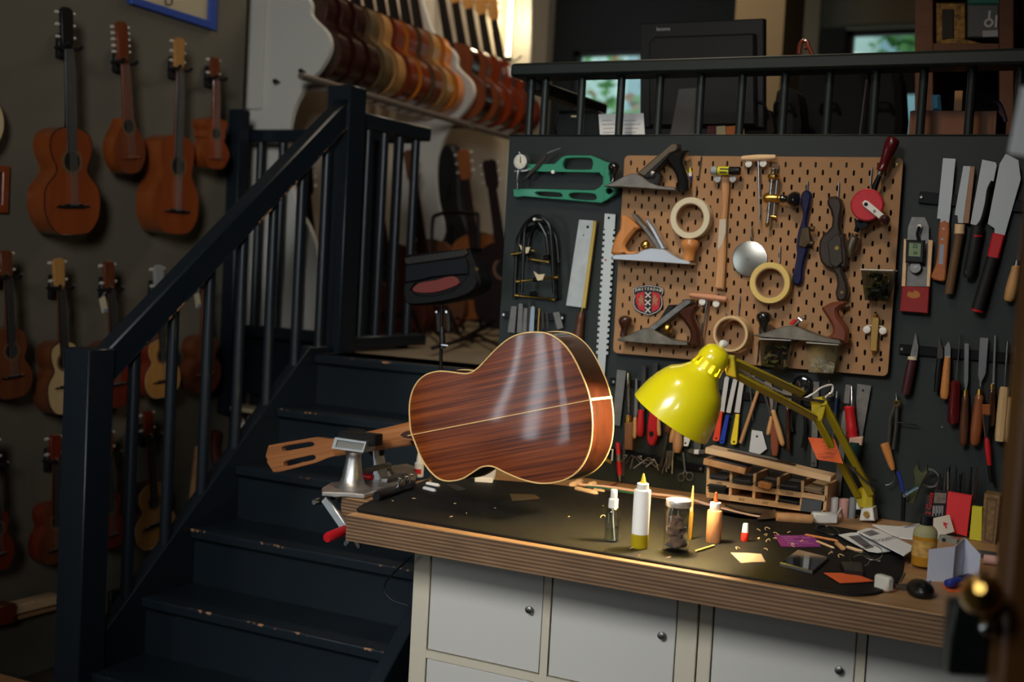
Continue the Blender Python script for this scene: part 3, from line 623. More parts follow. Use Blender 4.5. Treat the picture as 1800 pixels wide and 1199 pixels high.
# ------------------------------------------------------------------ masking tapes, mallet, reamers ...
core = mat('cardboard_core', (170, 140, 108), .8)
for lab, z, c, R_, ri, col_, th in (
        ('cream masking tape roll on the pegboard beside the beech-handled plane', Z1, (1660, 765), 182, 122, (206, 196, 166), .03),
        ('yellow masking tape roll hanging over the steel disc', Z4, (688, 258), 163, 112, (214, 186, 108), .03),
        ('small pale tape roll hanging behind the top of the yellow lamp', Z4, (376, 662), 143, 116, (208, 178, 130), .045)):
    tool('tape_roll', lab, 'tape', [('c', 'tape', mat('tape_' + str(col_[0]), col_, .6), c, -.04 - th, R_, th, ri + 8), ('c', 'core', core, c, -.039 - th, ri + 8, th - .002, ri)], z)
label_y = mat('yellow_print', (206, 200, 40), .5)
r_ = tool('mallet', 'soft-faced mallet with black head, yellow label and long wooden handle', 'mallet', [
    ('l', 'head', black, [(270, 311), (448, 313)], -.062, [(0, 31), (.02, 33), (.98, 33), (1, 30)], 20),
    ('l', 'face', mat('grey_plastic_face', (150, 158, 160), .5), [(272, 311), (216, 310)], -.062, [(0, 33), (.5, 33), (.8, 30), (1, 14)], 20),
    ('l', 'head>head_label', label_y, [(278, 311), (366, 312)], -.062, [(0, 33.6), (1, 33.6)], 20),
    ('p', 'handle', beech, [(297, 345), (358, 345), (357, 460), (345, 610), (338, 700), (330, 1000), (318, 1230), (312, 1238), (252, 1232), (246, 1224), (268, 900), (285, 700), (302, 600)], -.05, .018, .004),
    ('p', 'handle>tape_wrap', mat('pale_tape', (190, 176, 156), .6), [(286, 690), (339, 688), (335, 800), (308, 890), (270, 940), (272, 860)], -.0508, .019, .001)], Z3)
hl = [o for o in r_.children if o.name.startswith('head')][0]
q = A(*z2([(322, 311)], 1200, 230, 4.44)[0], -.062 - 33.8 * pm(A(1272, 300)) / 4.44)
Mesh().bar(q + V((-.012, 0, .0045)), q + V((.012, 0, .0045)), .003, .0005, NY).bar(q + V((-.012, 0, -.004)), q + V((.008, 0, -.004)), .003, .0005, NY).done('label_marks', black, hl)
tool('reamer', 'T-handled reamer with pale turned handle at the top of the pegboard', 'reamer', [
    ('l', 'handle', birch, [(460, 215), (728, 205)], -.05, [(0, 16), (.04, 20), (.3, 24), (.5, 26), (.7, 24), (.96, 20), (1, 14)]),
    ('l', 'shaft', steel, [(590, 225), (600, 735)], -.048, [(0, 10), (.3, 9), (.95, 4.5), (1, 3)], 10)], Z3)
tool('reamer', 'T-handled reamer with pinkish wooden handle, left of the small tape roll', 'reamer', [
    ('l', 'handle', mat('pink_beech', (196, 138, 104), .45), [(55, 352), (350, 387)], -.05, [(0, 14), (.04, 18), (.3, 22), (.5, 24), (.7, 24), (.96, 22), (1, 16)]),
    ('l', 'shaft', steeld, [(197, 385), (148, 720)], -.048, [(0, 11), (.3, 10), (.95, 4), (1, 2)], 10)], Z4)
disc = mat('spun_steel', (186, 182, 170), .3, 1.0)
tool('steel_disc', 'round spun steel disc hanging from a hook behind the yellow tape', 'disc', [
    ('c', 'disc', disc, (520, 1000), -.04, 140, .006), ('c', 'disc>hub', steeld, (505, 1002), -.0412, 14, .003), ('t', 'hook_wire', steeld, [(545, 850), (535, 800), (540, 765), (545, 740)], -.045, 4, 4)], Z3)
tool('circle_cutter', 'brass and steel circle cutting tool with a black knob lying sideways', 'cutter', [
    ('l', 'post', steel, [(703, 320), (662, 728)], -.055, [(0, 14), (1, 14)]), ('l', 'post_tip', brass, [(663, 715), (660, 748)], -.055, [(0, 17), (.5, 17), (1, 7)]),
    ('l', 'collar', brass, [(712, 335), (706, 378)], -.055, [(0, 34), (.3, 48), (.7, 48), (1, 36)], 18), ('l', 'spring', steeld, [(712, 296), (708, 335)], -.055, [(0, 20), (.2, 24), (.4, 19), (.6, 24), (.8, 19), (1, 22)]),
    ('l', 'guide_rod', steel, [(738, 385), (708, 670)], -.05, [(0, 9), (1, 9)]), ('l', 'foot', brass, [(680, 668), (732, 674)], -.05, [(0, 12), (.5, 15), (1, 12)]),
    ('l', 'barrel', brass, [(632, 522), (772, 528)], -.06, [(0, 24), (.15, 40), (.3, 30), (.8, 32), (.85, 26), (1, 26)], 18), ('l', 'needle', steel, [(598, 524), (640, 523)], -.06, [(0, 2), (1, 5)], 8),
    ('l', 'grip', blackw, [(765, 528), (912, 538)], -.06, [(0, 30), (.2, 32), (.32, 24), (.45, 40), (.62, 60), (.8, 64), (.95, 50), (1, 20)], 20)], Z3)
blue = mat('chipped_blue_paint', (30, 34, 84), .3, var=.5, scale=60, coat=.4); bronze = mat('dull_bronze', (92, 76, 56), .5, .8, .3, 40)
sb = spline([(1408, 341), (1407, 356), (1410.5, 374), (1409, 388), (1402, 408), (1399, 433), (1400, 446), (1397, 464), (1393.5, 480), (1392, 493), (1397, 501), (1406, 500), (1410, 489), (1411, 473), (1415, 453), (1419, 440), (1424, 420), (1420, 404), (1418, 386), (1422, 365), (1425.5, 350), (1424, 338), (1416, 334)], 3)
tool('spokeshave', 'blue painted spokeshave hanging upright beside the larger dark one', 'spokeshave', [
    ('p', 'handles', blue, sb, -.05, .018, .005), ('p', 'blade', bronze, [(1409, 400), (1422, 399), (1425, 425), (1415, 436), (1403, 432)], -.056, .012, .002),
    ('l', 'upper_adjuster', bronze, [(1424, 401), (1431, 403)], -.052, [(0, 4), (.3, 5), (1, 5)]), ('l', 'lower_adjuster', bronze, [(1421, 427), (1430, 429)], -.052, [(0, 4), (.3, 5), (1, 5)])])
dkw = mat('dark_oiled_wood', (62, 50, 42), .35, wood=(40, 32, 27), axis=2, scale=20, coat=.3)
ss = z2([(1124, 548), (1140, 514), (1195, 508), (1235, 535), (1246, 590), (1232, 660), (1226, 730), (1240, 800), (1262, 800), (1266, 870), (1284, 950), (1280, 1050), (1262, 1082)], 1200, 230, 4.44) + z2([(1258, 140), (1270, 190), (1300, 260), (1306, 330), (1292, 390), (1252, 412), (1216, 392), (1204, 340), (1219, 270), (1212, 205), (1186, 150)], 1200, 440, 4.5) + z2([(1160, 1082), (1108, 1060), (1075, 1020), (1058, 950), (1064, 860), (1090, 815), (1085, 780), (1118, 795), (1160, 745), (1166, 680), (1150, 615), (1128, 580)], 1200, 230, 4.44)
tool('spokeshave', 'large dark wooden spokeshave with curved handles hanging left of the red hand drill', 'spokeshave', [
    ('p', 'handles', dkw, ss, -.06, .026, .006), ('p', 'sole_plate', mat('dark_iron_plate', (60, 54, 48), .45, .6), z2([(1130, 870), (1205, 800), (1235, 830), (1250, 1020), (1200, 1070), (1150, 1040)], 1200, 230, 4.44), -.066, .012, .002),
    ('c', 'sole_plate>screw', brass, z2([(1203, 915)], 1200, 230, 4.44)[0], -.068, 4, .004), ('c', 'end_rivet', brass, (1479.5, 514), -.0615, 2.6, .003)])
maroon = mat('maroon_lacquer', (84, 16, 20), .25, coat=.6); redm = mat('red_enamel', (190, 34, 46), .4, coat=.3)
tool('hand_drill', 'hand-cranked drill with red gear wheel, white crank and maroon handle', 'drill', [
    ('l', 'frame', blackm, [(1520, 400), (1352, 790)], -.06, [(0, 17), (.2, 24), (.5, 26), (.9, 22), (1, 18)]),
    ('l', 'handle', maroon, [(1548, 318), (1650, 48)], -.06, [(0, 30), (.04, 44), (.12, 38), (.3, 36), (.6, 48), (.85, 56), (.95, 48), (1, 24)], 18),
    ('l', 'ferrule', steel, [(1536, 350), (1549, 315)], -.06, [(0, 20), (.2, 24), (1, 24)]), ('l', 'shank', blackm, [(1495, 445), (1538, 350)], -.06, [(0, 24), (1, 18)]),
    ('c', 'gear_wheel', redm, (1438, 578), -.085, 124, .012), ('c', 'gear_wheel>rim_teeth', mat('worn_gear_rim', (176, 70, 78), .4, .4), (1438, 578), -.083, 127, .008),
    ('p', 'crank', whitep, [(1398, 562), (1420, 540), (1446, 548), (1572, 655), (1540, 694), (1410, 588)], -.092, .006, .0015), ('c', 'crank>crank_screw', blackm, (1430, 573), -.0935, 15, .003), ('c', 'crank>crank_rivet', steeld, (1496, 627), -.0935, 11, .003),
    ('l', 'crank_knob', mat('dark_brown_knob', (52, 26, 24), .25, coat=.5), [(1570, 685), (1580, 705)], (-.092, -.12), [(0, 20), (.2, 38), (.6, 44), (.9, 34), (1, 10)], 16),
    ('p', 'gear_bracket', blackm, [(1340, 680), (1380, 720), (1450, 715), (1440, 750), (1390, 770), (1345, 740)], -.07, .012),
    ('l', 'chuck', mat('aged_steel', (142, 128, 112), .35, .9), [(1348, 800), (1300, 990)], -.06, [(0, 22), (.06, 30), (.1, 22), (.18, 40), (.6, 42), (.8, 28), (.95, 16), (1, 8)], 16)], Z3)
tool('marking_gauge', 'small upright brass bar tool between two white peg knobs', 'gauge', [
    ('p', 'bar', mat('aged_brass', (176, 142, 82), .4, .9), [(1498, 530), (1554, 534), (1534, 800), (1480, 792)], -.05, .012, .001), ('l', 'thumb_screw', brass, [(1526, 535), (1532, 500)], -.045, [(0, 10), (.3, 16), (.9, 16), (1, 10)]), ('l', 'tip', brass, [(1508, 795), (1506, 828)], -.045, [(0, 16), (.5, 10), (1, 6)]), ('t', 'crossbar', whitep, [(1455, 600), (1510, 592), (1582, 604)], -.042, 4)], Z4)
tool('marker_pen', 'short yellow, white and blue marker behind the black-handled plane', 'pen', [('l', 'barrel', mat('blue_plastic', (34, 50, 130), .4), [(1664, 400), (1652, 475)], -.04, [(0, 17), (1, 15)]), ('l', 'band', whitep, [(1664, 400), (1668, 365)], -.04, [(0, 16), (1, 15)]), ('l', 'tip', label_y, [(1668, 365), (1662, 320)], -.04, [(0, 14), (.5, 10), (1, 3)])], Z1)
# clear plastic bins hooked on the pegboard
clear = thin('clear_plastic', (226, 230, 228), .12, 1.3)
def bin_(label, tl, tr, br, bl, fill, cols, seed):
    y0, y1 = -.038, -.088
    b = thing('storage_bin', label, 'bin', A((bl[0] + br[0]) / 2, bl[1], y1))
    TL, TR, BR, BL = [A(*p, y1) for p in (tl, tr, br, bl)]
    def bk(P, k): return V((P.x, y0 if k else y0, P.z))
    TLb, TRb = bk(TL, 0), bk(TR, 0); BLb, BRb = V((BL.x, y0, BL.z)), V((BR.x, y0, BR.z))
    BLf, BRf = V((BL.x, y1 + .012, BL.z)), V((BR.x, y1 + .012, BR.z))
    m = Mesh()
    for quad in ((TL, TR, BRf, BLf), (TLb, TL, BLf, BLb), (TR, TRb, BRb, BRf), (BLf, BRf, BRb, BLb), (TLb, TRb, BRb, BLb)):
        n_ = (quad[1] - quad[0]).cross(quad[3] - quad[0]).normalized(); c = sum(quad, V()) / 4; ce = (TL + BRb) / 2
        if n_.dot(c - ce) < 0: n_ = -n_
        m.add([p for p in quad] + [p - n_ * .0016 for p in quad], [(0, 1, 2, 3), (7, 6, 5, 4), (0, 4, 5, 1), (1, 5, 6, 2), (2, 6, 7, 3), (3, 7, 4, 0)])
    m.done('body', clear, b)
    Mesh().tube([TLb, TL, TR, TRb], .002, 6).done('rim', mat('frosted_rim', (196, 196, 188), .35), b)
    rnd = random.Random(seed); m = Mesh(); h = TL.z - BL.z
    for i in range(46):
        s_ = rnd.uniform(.1, .9); t = rnd.uniform(.04, fill)
        c = V((BL.x + (BR.x - BL.x) * s_, rnd.uniform(y1 + .02, y0 - .006), BL.z + h * t + .004))
        R = Matrix.Rotation(rnd.uniform(0, 3), 3, 'X') @ Matrix.Rotation(rnd.uniform(0, 3), 3, 'Z')
        m.box(c, (rnd.uniform(.008, .022), rnd.uniform(.003, .007), rnd.uniform(.003, .007)), R, rnd.randrange(len(cols)))
    m.done('small_parts', cols, b, kind='stuff')
    return b
dk = mat('dark_bits', (34, 32, 30), .4); tanb = mat('tan_bits', (140, 104, 62), .6); olive = mat('olive_bits', (110, 100, 40), .5); grayb = mat('grey_bits', (130, 132, 132), .5); blueb = mat('blue_bits', (40, 86, 130), .5)
def zz(*p): return z2(p, *Z4[:2], Z4[2])
bin_('clear plastic bin full of small dark parts, at the right edge of the pegboard', *zz((1410, 152), (1664, 160), (1612, 404), (1432, 394)), .92, [dk, dk, dk, olive], 1)
bin_('clear plastic bin of yellow and brown bits under the worn plane', *zz((608, 700), (855, 712), (800, 948), (612, 938)), .75, [dk, olive, tanb, dk], 2)
bin_('clear plastic bin with a blue stick inside, under the reddish plane handle', *zz((980, 730), (1232, 746), (1182, 978), (986, 966)), .3, [grayb, grayb, dk], 3)
q0, q1 = A(*zz((1050, 830))[0], -.066), A(*zz((1140, 955))[0], -.066); m = Mesh().tube([q0, q1], .003, 6); m.done('blue_stick', blueb, None, 'thin blue stick leaning inside the right-hand clear bin', 'stick')
# Amsterdam shield
em = thing('city_shield', 'red, white and black Amsterdam shield with three white crosses', 'emblem', A(*z2([(1295, 575)], *Z2)[0], -.036))
def e_(pts, Y): return [A(*p, Y) for p in z2(pts, *Z2)]
outl = [(1158, 332), (1200, 318), (1290, 303), (1385, 316), (1432, 336), (1428, 380), (1412, 396), (1422, 430), (1424, 480), (1405, 522), (1370, 550), (1300, 576), (1222, 548), (1182, 522), (1160, 480), (1162, 430), (1176, 396), (1160, 378)]
bk_ = mat('shield_black', (22, 22, 24), .45); wh_ = mat('shield_white', (206, 204, 196), .5); rd_ = mat('shield_red', (176, 30, 40), .45); gd_ = mat('shield_tan', (150, 112, 74), .5)
def shrink(pts, k, c=(1294, 440)): return [(c[0] + (x - c[0]) * k, c[1] + (y - c[1]) * k) for x, y in pts]
Mesh().plate(e_(outl, -.0365), .003, .0004, NY).done('edge', bk_, em)
Mesh().plate(e_(shrink(outl, .965), -.0370), .003, 0, NY).done('white_border', wh_, em)
Mesh().plate(e_(shrink(outl, .925), -.0372), .003, 0, NY).done('inner_ground', bk_, em)
Mesh().plate(e_([(1168, 342), (1200, 326), (1290, 313), (1380, 324), (1422, 344), (1416, 376), (1290, 346), (1172, 376)], -.0374), .003, 0, NY).done('banner', bk_, em)
Mesh().plate(e_([(1192, 380), (1290, 354), (1396, 380), (1400, 450), (1388, 515), (1300, 558), (1210, 516), (1186, 450)], -.0374), .003, 0, NY).done('field', rd_, em)
Mesh().plate(e_([(1262, 362), (1290, 354), (1328, 362), (1328, 545), (1300, 558), (1266, 546)], -.0377), .003, 0, NY).done('stripe', bk_, em)
for cx_, cy_ in ((1294, 393), (1292, 458), (1292, 523)):
    m = Mesh()
    for s_ in (-1, 1):
        a, b = e_([(cx_ - 23, cy_ - 23 * s_), (cx_ + 23, cy_ + 23 * s_)], -.038); m.bar(a, b, .0032, .001, NY)
    m.done('cross', wh_, em)
for s_ in (-1, 1):   # heraldic lion, simplified
    m = Mesh(); P = [(18, -58), (34, -66), (46, -52), (40, -38), (56, -26), (66, -34), (64, -8), (50, 4), (58, 30), (44, 52), (34, 46), (42, 26), (26, 20), (14, 44), (4, 40), (14, 8), (4, -14), (16, -30)]
    m.plate(e_([((1356 if s_ > 0 else 1232) + s_ * (x - 34) * .8, 446 + y * .85) for x, y in P], -.0379), .001, 0, NY); m.done('lion', gd_, em)
m = Mesh(); word = 'AMSTERDAM'
for i, ch in enumerate(word):
    t = (i + .5) / 9; x = 1178 + 236 * t; y = 354 - 15 * (1 - (2 * t - 1) ** 2) + (4 if t > .5 else 0) * (t - .5) * 2
    o = A(*z2([(x, y)], *Z2)[0], -.0378); sl = -(2 * t - 1) * .28
    m.text(ch, o, (1, 0, sl), (-sl, 0, 1), .0105 if i else .012, 0, .0006, bold=.0001)
m.done('lettering', wh_, em)
# ------------------------------------------------------------------ tools straight on the green wall, left of the pegboard
cg_ = mat('green_casting', (48, 134, 104), .4, coat=.2)
gouter = spline([(205, 350), (240, 332), (238, 292), (470, 290)], 1, False) + [(500, 265), (535, 230), (572, 216), (790, 216), (845, 236), (900, 264), (957, 280), (955, 330), (948, 380), (965, 440), (1005, 470), (1026, 510), (1000, 560), (940, 602), (880, 634), (600, 610), (230, 578), (200, 576), (150, 583), (114, 576), (108, 512), (240, 508), (820, 522), (868, 495), (896, 460), (896, 405), (862, 368), (340, 358)]
gh = [spline([(545, 290), (562, 252), (600, 240), (770, 240), (805, 268), (800, 322), (770, 340), (580, 338), (550, 322)], 3), spline([(305, 550), (330, 535), (500, 543), (538, 562), (520, 583), (350, 572)], 3), spline([(598, 572), (625, 545), (800, 551), (838, 578), (815, 609), (640, 598)], 3), spline([(922, 525), (935, 505), (965, 508), (980, 530), (960, 555), (930, 552)], 3)]
cr = tool('dial_caliper', 'green cast thickness caliper with a round dial gauge, top left of the tool wall', 'caliper', [
    ('p', 'frame', cg_, gouter, -.028, .014, .002, gh), ('p', 'frame>spine_rib', cg_, [(905, 285), (912, 285), (908, 600), (898, 606)], -.0295, .004), ('p', 'frame>arm_rib', cg_, [(340, 352), (862, 360), (862, 366), (340, 358)], -.0295, .004),
    ('c', 'dial_case', steel, (172, 270), -.05, 70, .02), ('c', 'dial_case>dial_face', mat('cream_dial', (216, 212, 196), .4), (172, 268), -.0508, 60, .002), ('p', 'dial_case>needle', black, [(168, 280), (170, 225), (176, 225), (178, 282), (190, 285)], -.0522, .0006, 0),
    ('l', 'dial_knob', steel, [(168, 205), (165, 186)], -.04, [(0, 12), (.3, 16), (1, 14)]), ('l', 'stem', steel, [(155, 345), (148, 460)], -.038, [(0, 17), (.95, 15), (1, 12)]), ('l', 'plunger', steeld, [(149, 458), (147, 508)], -.038, [(0, 8), (.3, 12), (.6, 8), (1, 10)]),
    ('p', 'dial_mount', steel, [(118, 348), (210, 340), (242, 318), (242, 352), (200, 360), (118, 360)], -.034, .012), ('c', 'rivet', whitep, (457, 361), -.03, 17, .004)], Z1)
dc = [o for o in cr.children if o.name.startswith('dial_case')][0]
m = Mesh(); cc = A(*z2([(172, 268)], *Z1)[0], -.0516); k_ = pm(cc) / 4.994
for i in range(30):
    a = 2 * pi * i / 30; d = V((sin(a), 0, cos(a))); m.bar(cc + d * 56 * k_, cc + d * (44 if i % 3 == 0 else 49) * k_, .0005, .0003, NY)
for i, tx in enumerate(('0', '20', '40', '60', '80')):
    a = 2 * pi * i / 5; m.text(tx, cc + V((sin(a), 0, cos(a))) * 34 * k_, (1, 0, 0), (0, 0, 1), .0035, 0, .0003)
m.done('dial_marks', black, dc)
tool('scraper_knife', 'thin dark bent knife tucked behind the green caliper arm', 'knife', [('p', 'handle', mat('dark_brown_steel', (58, 50, 46), .5, .4), [(190, 452), (240, 365), (300, 310), (370, 215), (400, 195), (398, 240), (330, 320), (270, 380)], -.036, .004, .001), ('p', 'tip', steeld, [(398, 196), (440, 175), (522, 148), (528, 155), (402, 206)], -.034, .002, .0004)], Z1)
for i, (x0, x1, yt, yb, Yc, lab, scr) in enumerate((
        (921, 968, 383, 515, -.05, 'black C-shaped luthier clamp hanging in front of the others', ((908, 495), (980, 487))),
        (914, 958, 390, 448, -.036, 'black C-shaped clamp with its brass screw highest, left of the bunch', ((900, 447), (940, 440))),
        (930, 976, 394, 462, -.024, 'black C-shaped clamp at the right of the bunch, screw below the highest', ((930, 455), (966, 461))),
        (908, 972, 402, 525, -.012, 'black C-shaped clamp hanging lowest in the bunch', ((906, 519), (976, 527))))):
    arch = [(x0 - 4, yb), (x0 - 1, (yt + yb) / 2), (x0 + 2, yt + 18), ((x0 * 3 + x1) / 4, yt + 2), ((x0 + x1) / 2 + 1, yt - 3), ((x0 + x1 * 3) / 4, yt + 2), (x1 - 1, yt + 18), (x1 + 3, (yt + yb) / 2), (x1 + 6, yb)]
    a, b = scr; mid = ((a[0] * .45 + b[0] * .55), (a[1] * .45 + b[1] * .55))
    tool('luthier_clamp', lab, 'clamp', [('t', 'frame', mat('black_clamp_iron', (28, 28, 30), .3, .5), arch, Yc, 3.4, 5), ('l', 'screw', brass, [a, b], Yc - .004, [(0, 3.6), (.1, 3.6), (.12, 2.2), (.85, 2.2), (.87, 3.2), (1, 3.2)], 10), ('l', 'jaw_pad', blackm, [(a[0] + 26, a[1] - 2), (a[0] + 36, a[1] - 3)] if i else [(a[0] + 30, a[1] - 3), (a[0] + 42, a[1] - 4)], Yc - .004, [(0, 4), (1, 4.6)], 10)] + ([('p', 'wing', mat('ivory_wing', (196, 184, 150), .5), [(mid[0] - 3, mid[1] + 3), (mid[0] - 10, mid[1] - 14), (mid[0] - 2, mid[1] - 8), (mid[0] + 10, mid[1] - 9), (mid[0] + 6, mid[1] + 2)], Yc - .012, .003, .0005)] if i in (0, 1) else []))
q = A(938.5, 385.5, -.062); Mesh().lathe(q + V((0, .062, 0)), q, [(0, .003), (.9, .003), (.92, .005), (1, .004)], 10).done('wall_peg', whitep, None, 'white peg the black clamps hang from', 'peg')
tool('dovetail_saw', 'brass-backed dovetail saw with a turned wooden handle, hanging blade up', 'saw', [
    ('p', 'blade', mat('saw_steel', (205, 205, 198), .4, 1.0, .08, 30), [(1018, 386), (1046, 388), (1024, 541), (995, 537)], -.014, .0012, .0001), ('p', 'back', brass, [(1043, 387.5), (1049, 388.5), (1029, 542.5), (1022, 541)], -.018, .009, .001),
    ('c', 'blade>hole', blackm, (1033, 399), -.0144, 2.6, .001), ('c', 'blade>small_hole', blackm, (1025.5, 413.5), -.0144, 1.3, .001),
    ('l', 'tang', brass, [(1024.5, 540), (1022, 552)], -.014, [(0, 2), (1, 2.6)], 10), ('l', 'handle', walnut, [(1022, 549), (1011, 632)], -.014, [(0, 4), (.04, 6), (.15, 7.5), (.2, 6.4), (.26, 7), (.5, 9), (.8, 10), (.95, 8), (1, 4)], 18)])
# fretting straightedge with notches
pts = []; c0_, c1_ = (1072.5, 376), (1055.5, 668)
def ce(t, o): return (c0_[0] + (c1_[0] - c0_[0]) * t + o, c0_[1] + (c1_[1] - c0_[1]) * t + o * .08)
nt = 22
for side in (1, -1):
    rng = range(nt) if side > 0 else range(nt - 1, -1, -1)
    col_ = [ce(0, 9.5 * side), ce(.09, 9.5 * side), ce(.095, 7.2 * side)] if side > 0 else [ce(1, 6.8 * side)]
    for i in rng:
        t0 = .1 + .76 * i / nt; t1 = t0 + .76 / nt * .55; q = [ce(t0, 7 * side), ce(t0 + .001, 10.4 * side), ce(t1, 10.4 * side), ce(t1 + .001, 7 * side)]
        col_ += q if side > 0 else q[::-1]
    col_ += [ce(1, 6.8 * side)] if side > 0 else [ce(.095, 7.2 * side), ce(.09, 9.5 * side), ce(0, 9.5 * side)]
    pts += col_
tool('notched_straightedge', 'long steel straightedge with notched edges beside the pegboard', 'ruler', [('p', 'rule', mat('bright_rule', (215, 214, 206), .38, 1.0), pts, -.012, .002, .0002), ('c', 'rule>hole', blackm, (1070, 383), -.0125, 2.4, .001), ('c', 'rule>red_mark', redp, (1064.5, 457), -.0124, 1.8, .0008)])
def magnet(label, a, b, hpx, Y=-.012):
    P, Q_ = A(*a, 0), A(*b, 0); m = thing('magnetic_strip', label, 'tool holder', (P + Q_) / 2)
    Mesh().bar(P + V((0, -.006, 0)), Q_ + V((0, -.006, 0)), hpx * pm(P), .012, NY, 0, .001).done('bar', blackm, m)
    for t in (.02, .98):
        c = P.lerp(Q_, t) + V((0, -.012, 0)); Mesh().lathe(c, c + V((0, -.003, 0)), [(0, .005), (1, .0035)], 10).done('screw', steel, m)
magnet('black magnetic strip holding small files, behind the guitar', (887, 553), (994, 559), 12)
magnet('long black magnetic strip holding files and knives behind the lamp shade', (1074, 670), (1500, 716), 13)
magnet('lower black magnetic strip holding hex keys and scissors', (1066, 790), (1238, 824), 11)
magnet('black magnetic strip holding the pull saws', (1617, 347), (1830, 366), 20)
magnet('black magnetic strip holding knives and chisels at the right', (1582, 613), (1830, 634), 17)
gf = mat('grey_file_steel', (128, 126, 122), .45, .7, .1, 40); dkf = mat('dark_file_steel', (66, 62, 60), .5, .6)
files = [('grey slotted file, leftmost on the strip above the guitar', gf, [(92, 490), (142, 492), (122, 726), (60, 720)]), ('tall grey file, second on the strip above the guitar', gf, [(158, 472), (175, 465), (196, 478), (186, 725), (140, 725)]), ('slim grey file beside the red-tipped one', gf, [(204, 505), (236, 508), (226, 725), (188, 725)]), ('thin dark file with a red foot', dkf, [(246, 440), (264, 445), (252, 725), (232, 725)]), ('pale bluish rounded file', mat('bluish_steel', (150, 160, 166), .35, .8), [(264, 500), (282, 488), (300, 502), (290, 725), (248, 725)]), ('narrow dark file right of the yellow rod', dkf, [(355, 545), (376, 548), (384, 690), (366, 690)]), ('second narrow dark file', dkf, [(395, 545), (414, 548), (424, 690), (406, 692)]), ('short tilted grey file, rightmost on the strip', gf, [(458, 548), (512, 538), (551, 682), (496, 696)])]
for lab, mt, pts in files: tool('small_file', lab, 'file', [('p', 'file', mt, pts, -.016, .003, .0005)], Z2, 'small files above the guitar')
tool('brass_rod', 'thin yellow brass rod standing on the magnetic strip above the guitar', 'rod', [('l', 'rod', brass, [(340, 510), (326, 740)], -.016, [(0, 8), (1, 7)], 8)], Z2)
# ------------------------------------------------------------------ tools on the long strip behind the lamp
redh = mat('red_handle', (186, 30, 36), .35, coat=.2); smallb = mat('small_beech', (206, 158, 104), .45, wood=(186, 136, 82), axis=2, scale=30)
chr_ = mat('chrome', (215, 215, 215), .15, 1.0)
T7 = lambda n_, lab, cat, parts, g=None: tool(n_, lab, cat, parts, Z7, g)
turn = [(0, .55), (.04, .8), (.12, .75), (.35, .9), (.65, 1), (.9, .9), (.97, .7), (1, .3)]
def tp(r): return [(t, k * r) for t, k in turn]
T7('steel_rule', 'short grey steel rule, leftmost behind the lamp shade', 'ruler', [('p', 'rule', gf, [(122, 176), (178, 183), (140, 526), (93, 518)], -.018, .0015, .0002)])
T7('chisel', 'chisel with a square brown wooden handle and bright round blade, left of the lamp shade', 'chisel', [('l', 'blade', chr_, [(192, 195), (194, 465)], -.02, [(0, 11), (.75, 13), (.8, 8), (1, 10)]), ('l', 'ferrule', brass, [(193, 458), (193, 505)], -.02, [(0, 24), (1, 25)]), ('p', 'handle', mat('square_brown_handle', (140, 92, 56), .5, wood=(116, 74, 44), axis=2, scale=30), [(168, 500), (222, 503), (215, 676), (165, 672)], -.03, .02, .002)])
T7('file', 'slim file with a small pale wooden handle left of the red-handled file', 'file', [('p', 'blade', gf, [(236, 232), (248, 234), (250, 440), (240, 480), (226, 470)], -.018, .003), ('l', 'handle', smallb, [(234, 472), (230, 604)], -.022, tp(15))])
T7('file', 'file with dark blade and short red handle left of the lamp shade', 'file', [('p', 'blade', dkf, [(276, 148), (302, 150), (294, 430), (264, 430)], -.018, .004), ('l', 'handle', redh, [(272, 425), (266, 592)], -.022, tp(24))])
T7('rasp', 'rasp with a large red moulded handle with a hanging hole', 'file', [('p', 'blade', dkf, [(348, 130), (376, 134), (352, 440), (322, 440)], -.018, .004), ('p', 'handle', redh, spline([(322, 436), (362, 436), (372, 560), (350, 642), (318, 642), (304, 590)], 3), -.03, .02, .004), ('p', 'handle>hang_hole', black, circ((0, 0, 0), 1, NY, 4) and [(322, 560), (345, 558), (350, 580), (336, 596), (322, 586)], -.0305, .002, .0002)])
T7('file', 'small file with a pale handle right of the big red handle', 'file', [('p', 'blade', gf, [(374, 300), (392, 300), (388, 470), (374, 470)], -.018, .003), ('l', 'handle', smallb, [(378, 466), (384, 588)], -.022, tp(15))])
T7('file', 'file with a dark brown handle partly behind the lamp shade', 'file', [('p', 'blade', gf, [(430, 300), (452, 300), (450, 500), (430, 500)], -.018, .003), ('l', 'handle', walnut, [(440, 490), (438, 574)], -.022, tp(22))])
T7('square_file', 'long tapering dark file hanging down over the lower strip', 'file', [('p', 'blade', dkf, [(428, 575), (442, 578), (402, 782), (382, 778)], -.024, .006)])
T7('gouge', 'short pale round handle just under the lamp shade rim', 'gouge', [('p', 'blade', gf, [(470, 320), (490, 320), (486, 550), (470, 548)], -.018, .003), ('l', 'handle', smallb, [(476, 538), (460, 630)], -.022, tp(20))])
T7('gouge', 'large tan wooden handle hanging below the lamp shade', 'gouge', [('p', 'blade', gf, [(500, 330), (520, 330), (516, 560), (498, 558)], -.018, .003), ('l', 'handle', beech, [(505, 550), (494, 692)], -.026, tp(31))])
T7('white_tag', 'small white perforated tag under the right part of the lamp shade', 'tag', [('p', 'plate', whitep, [(536, 592), (582, 592), (562, 652), (534, 650)], -.016, .002), ('c', 'hole', black, (546, 632), -.0165, 6, .001)])
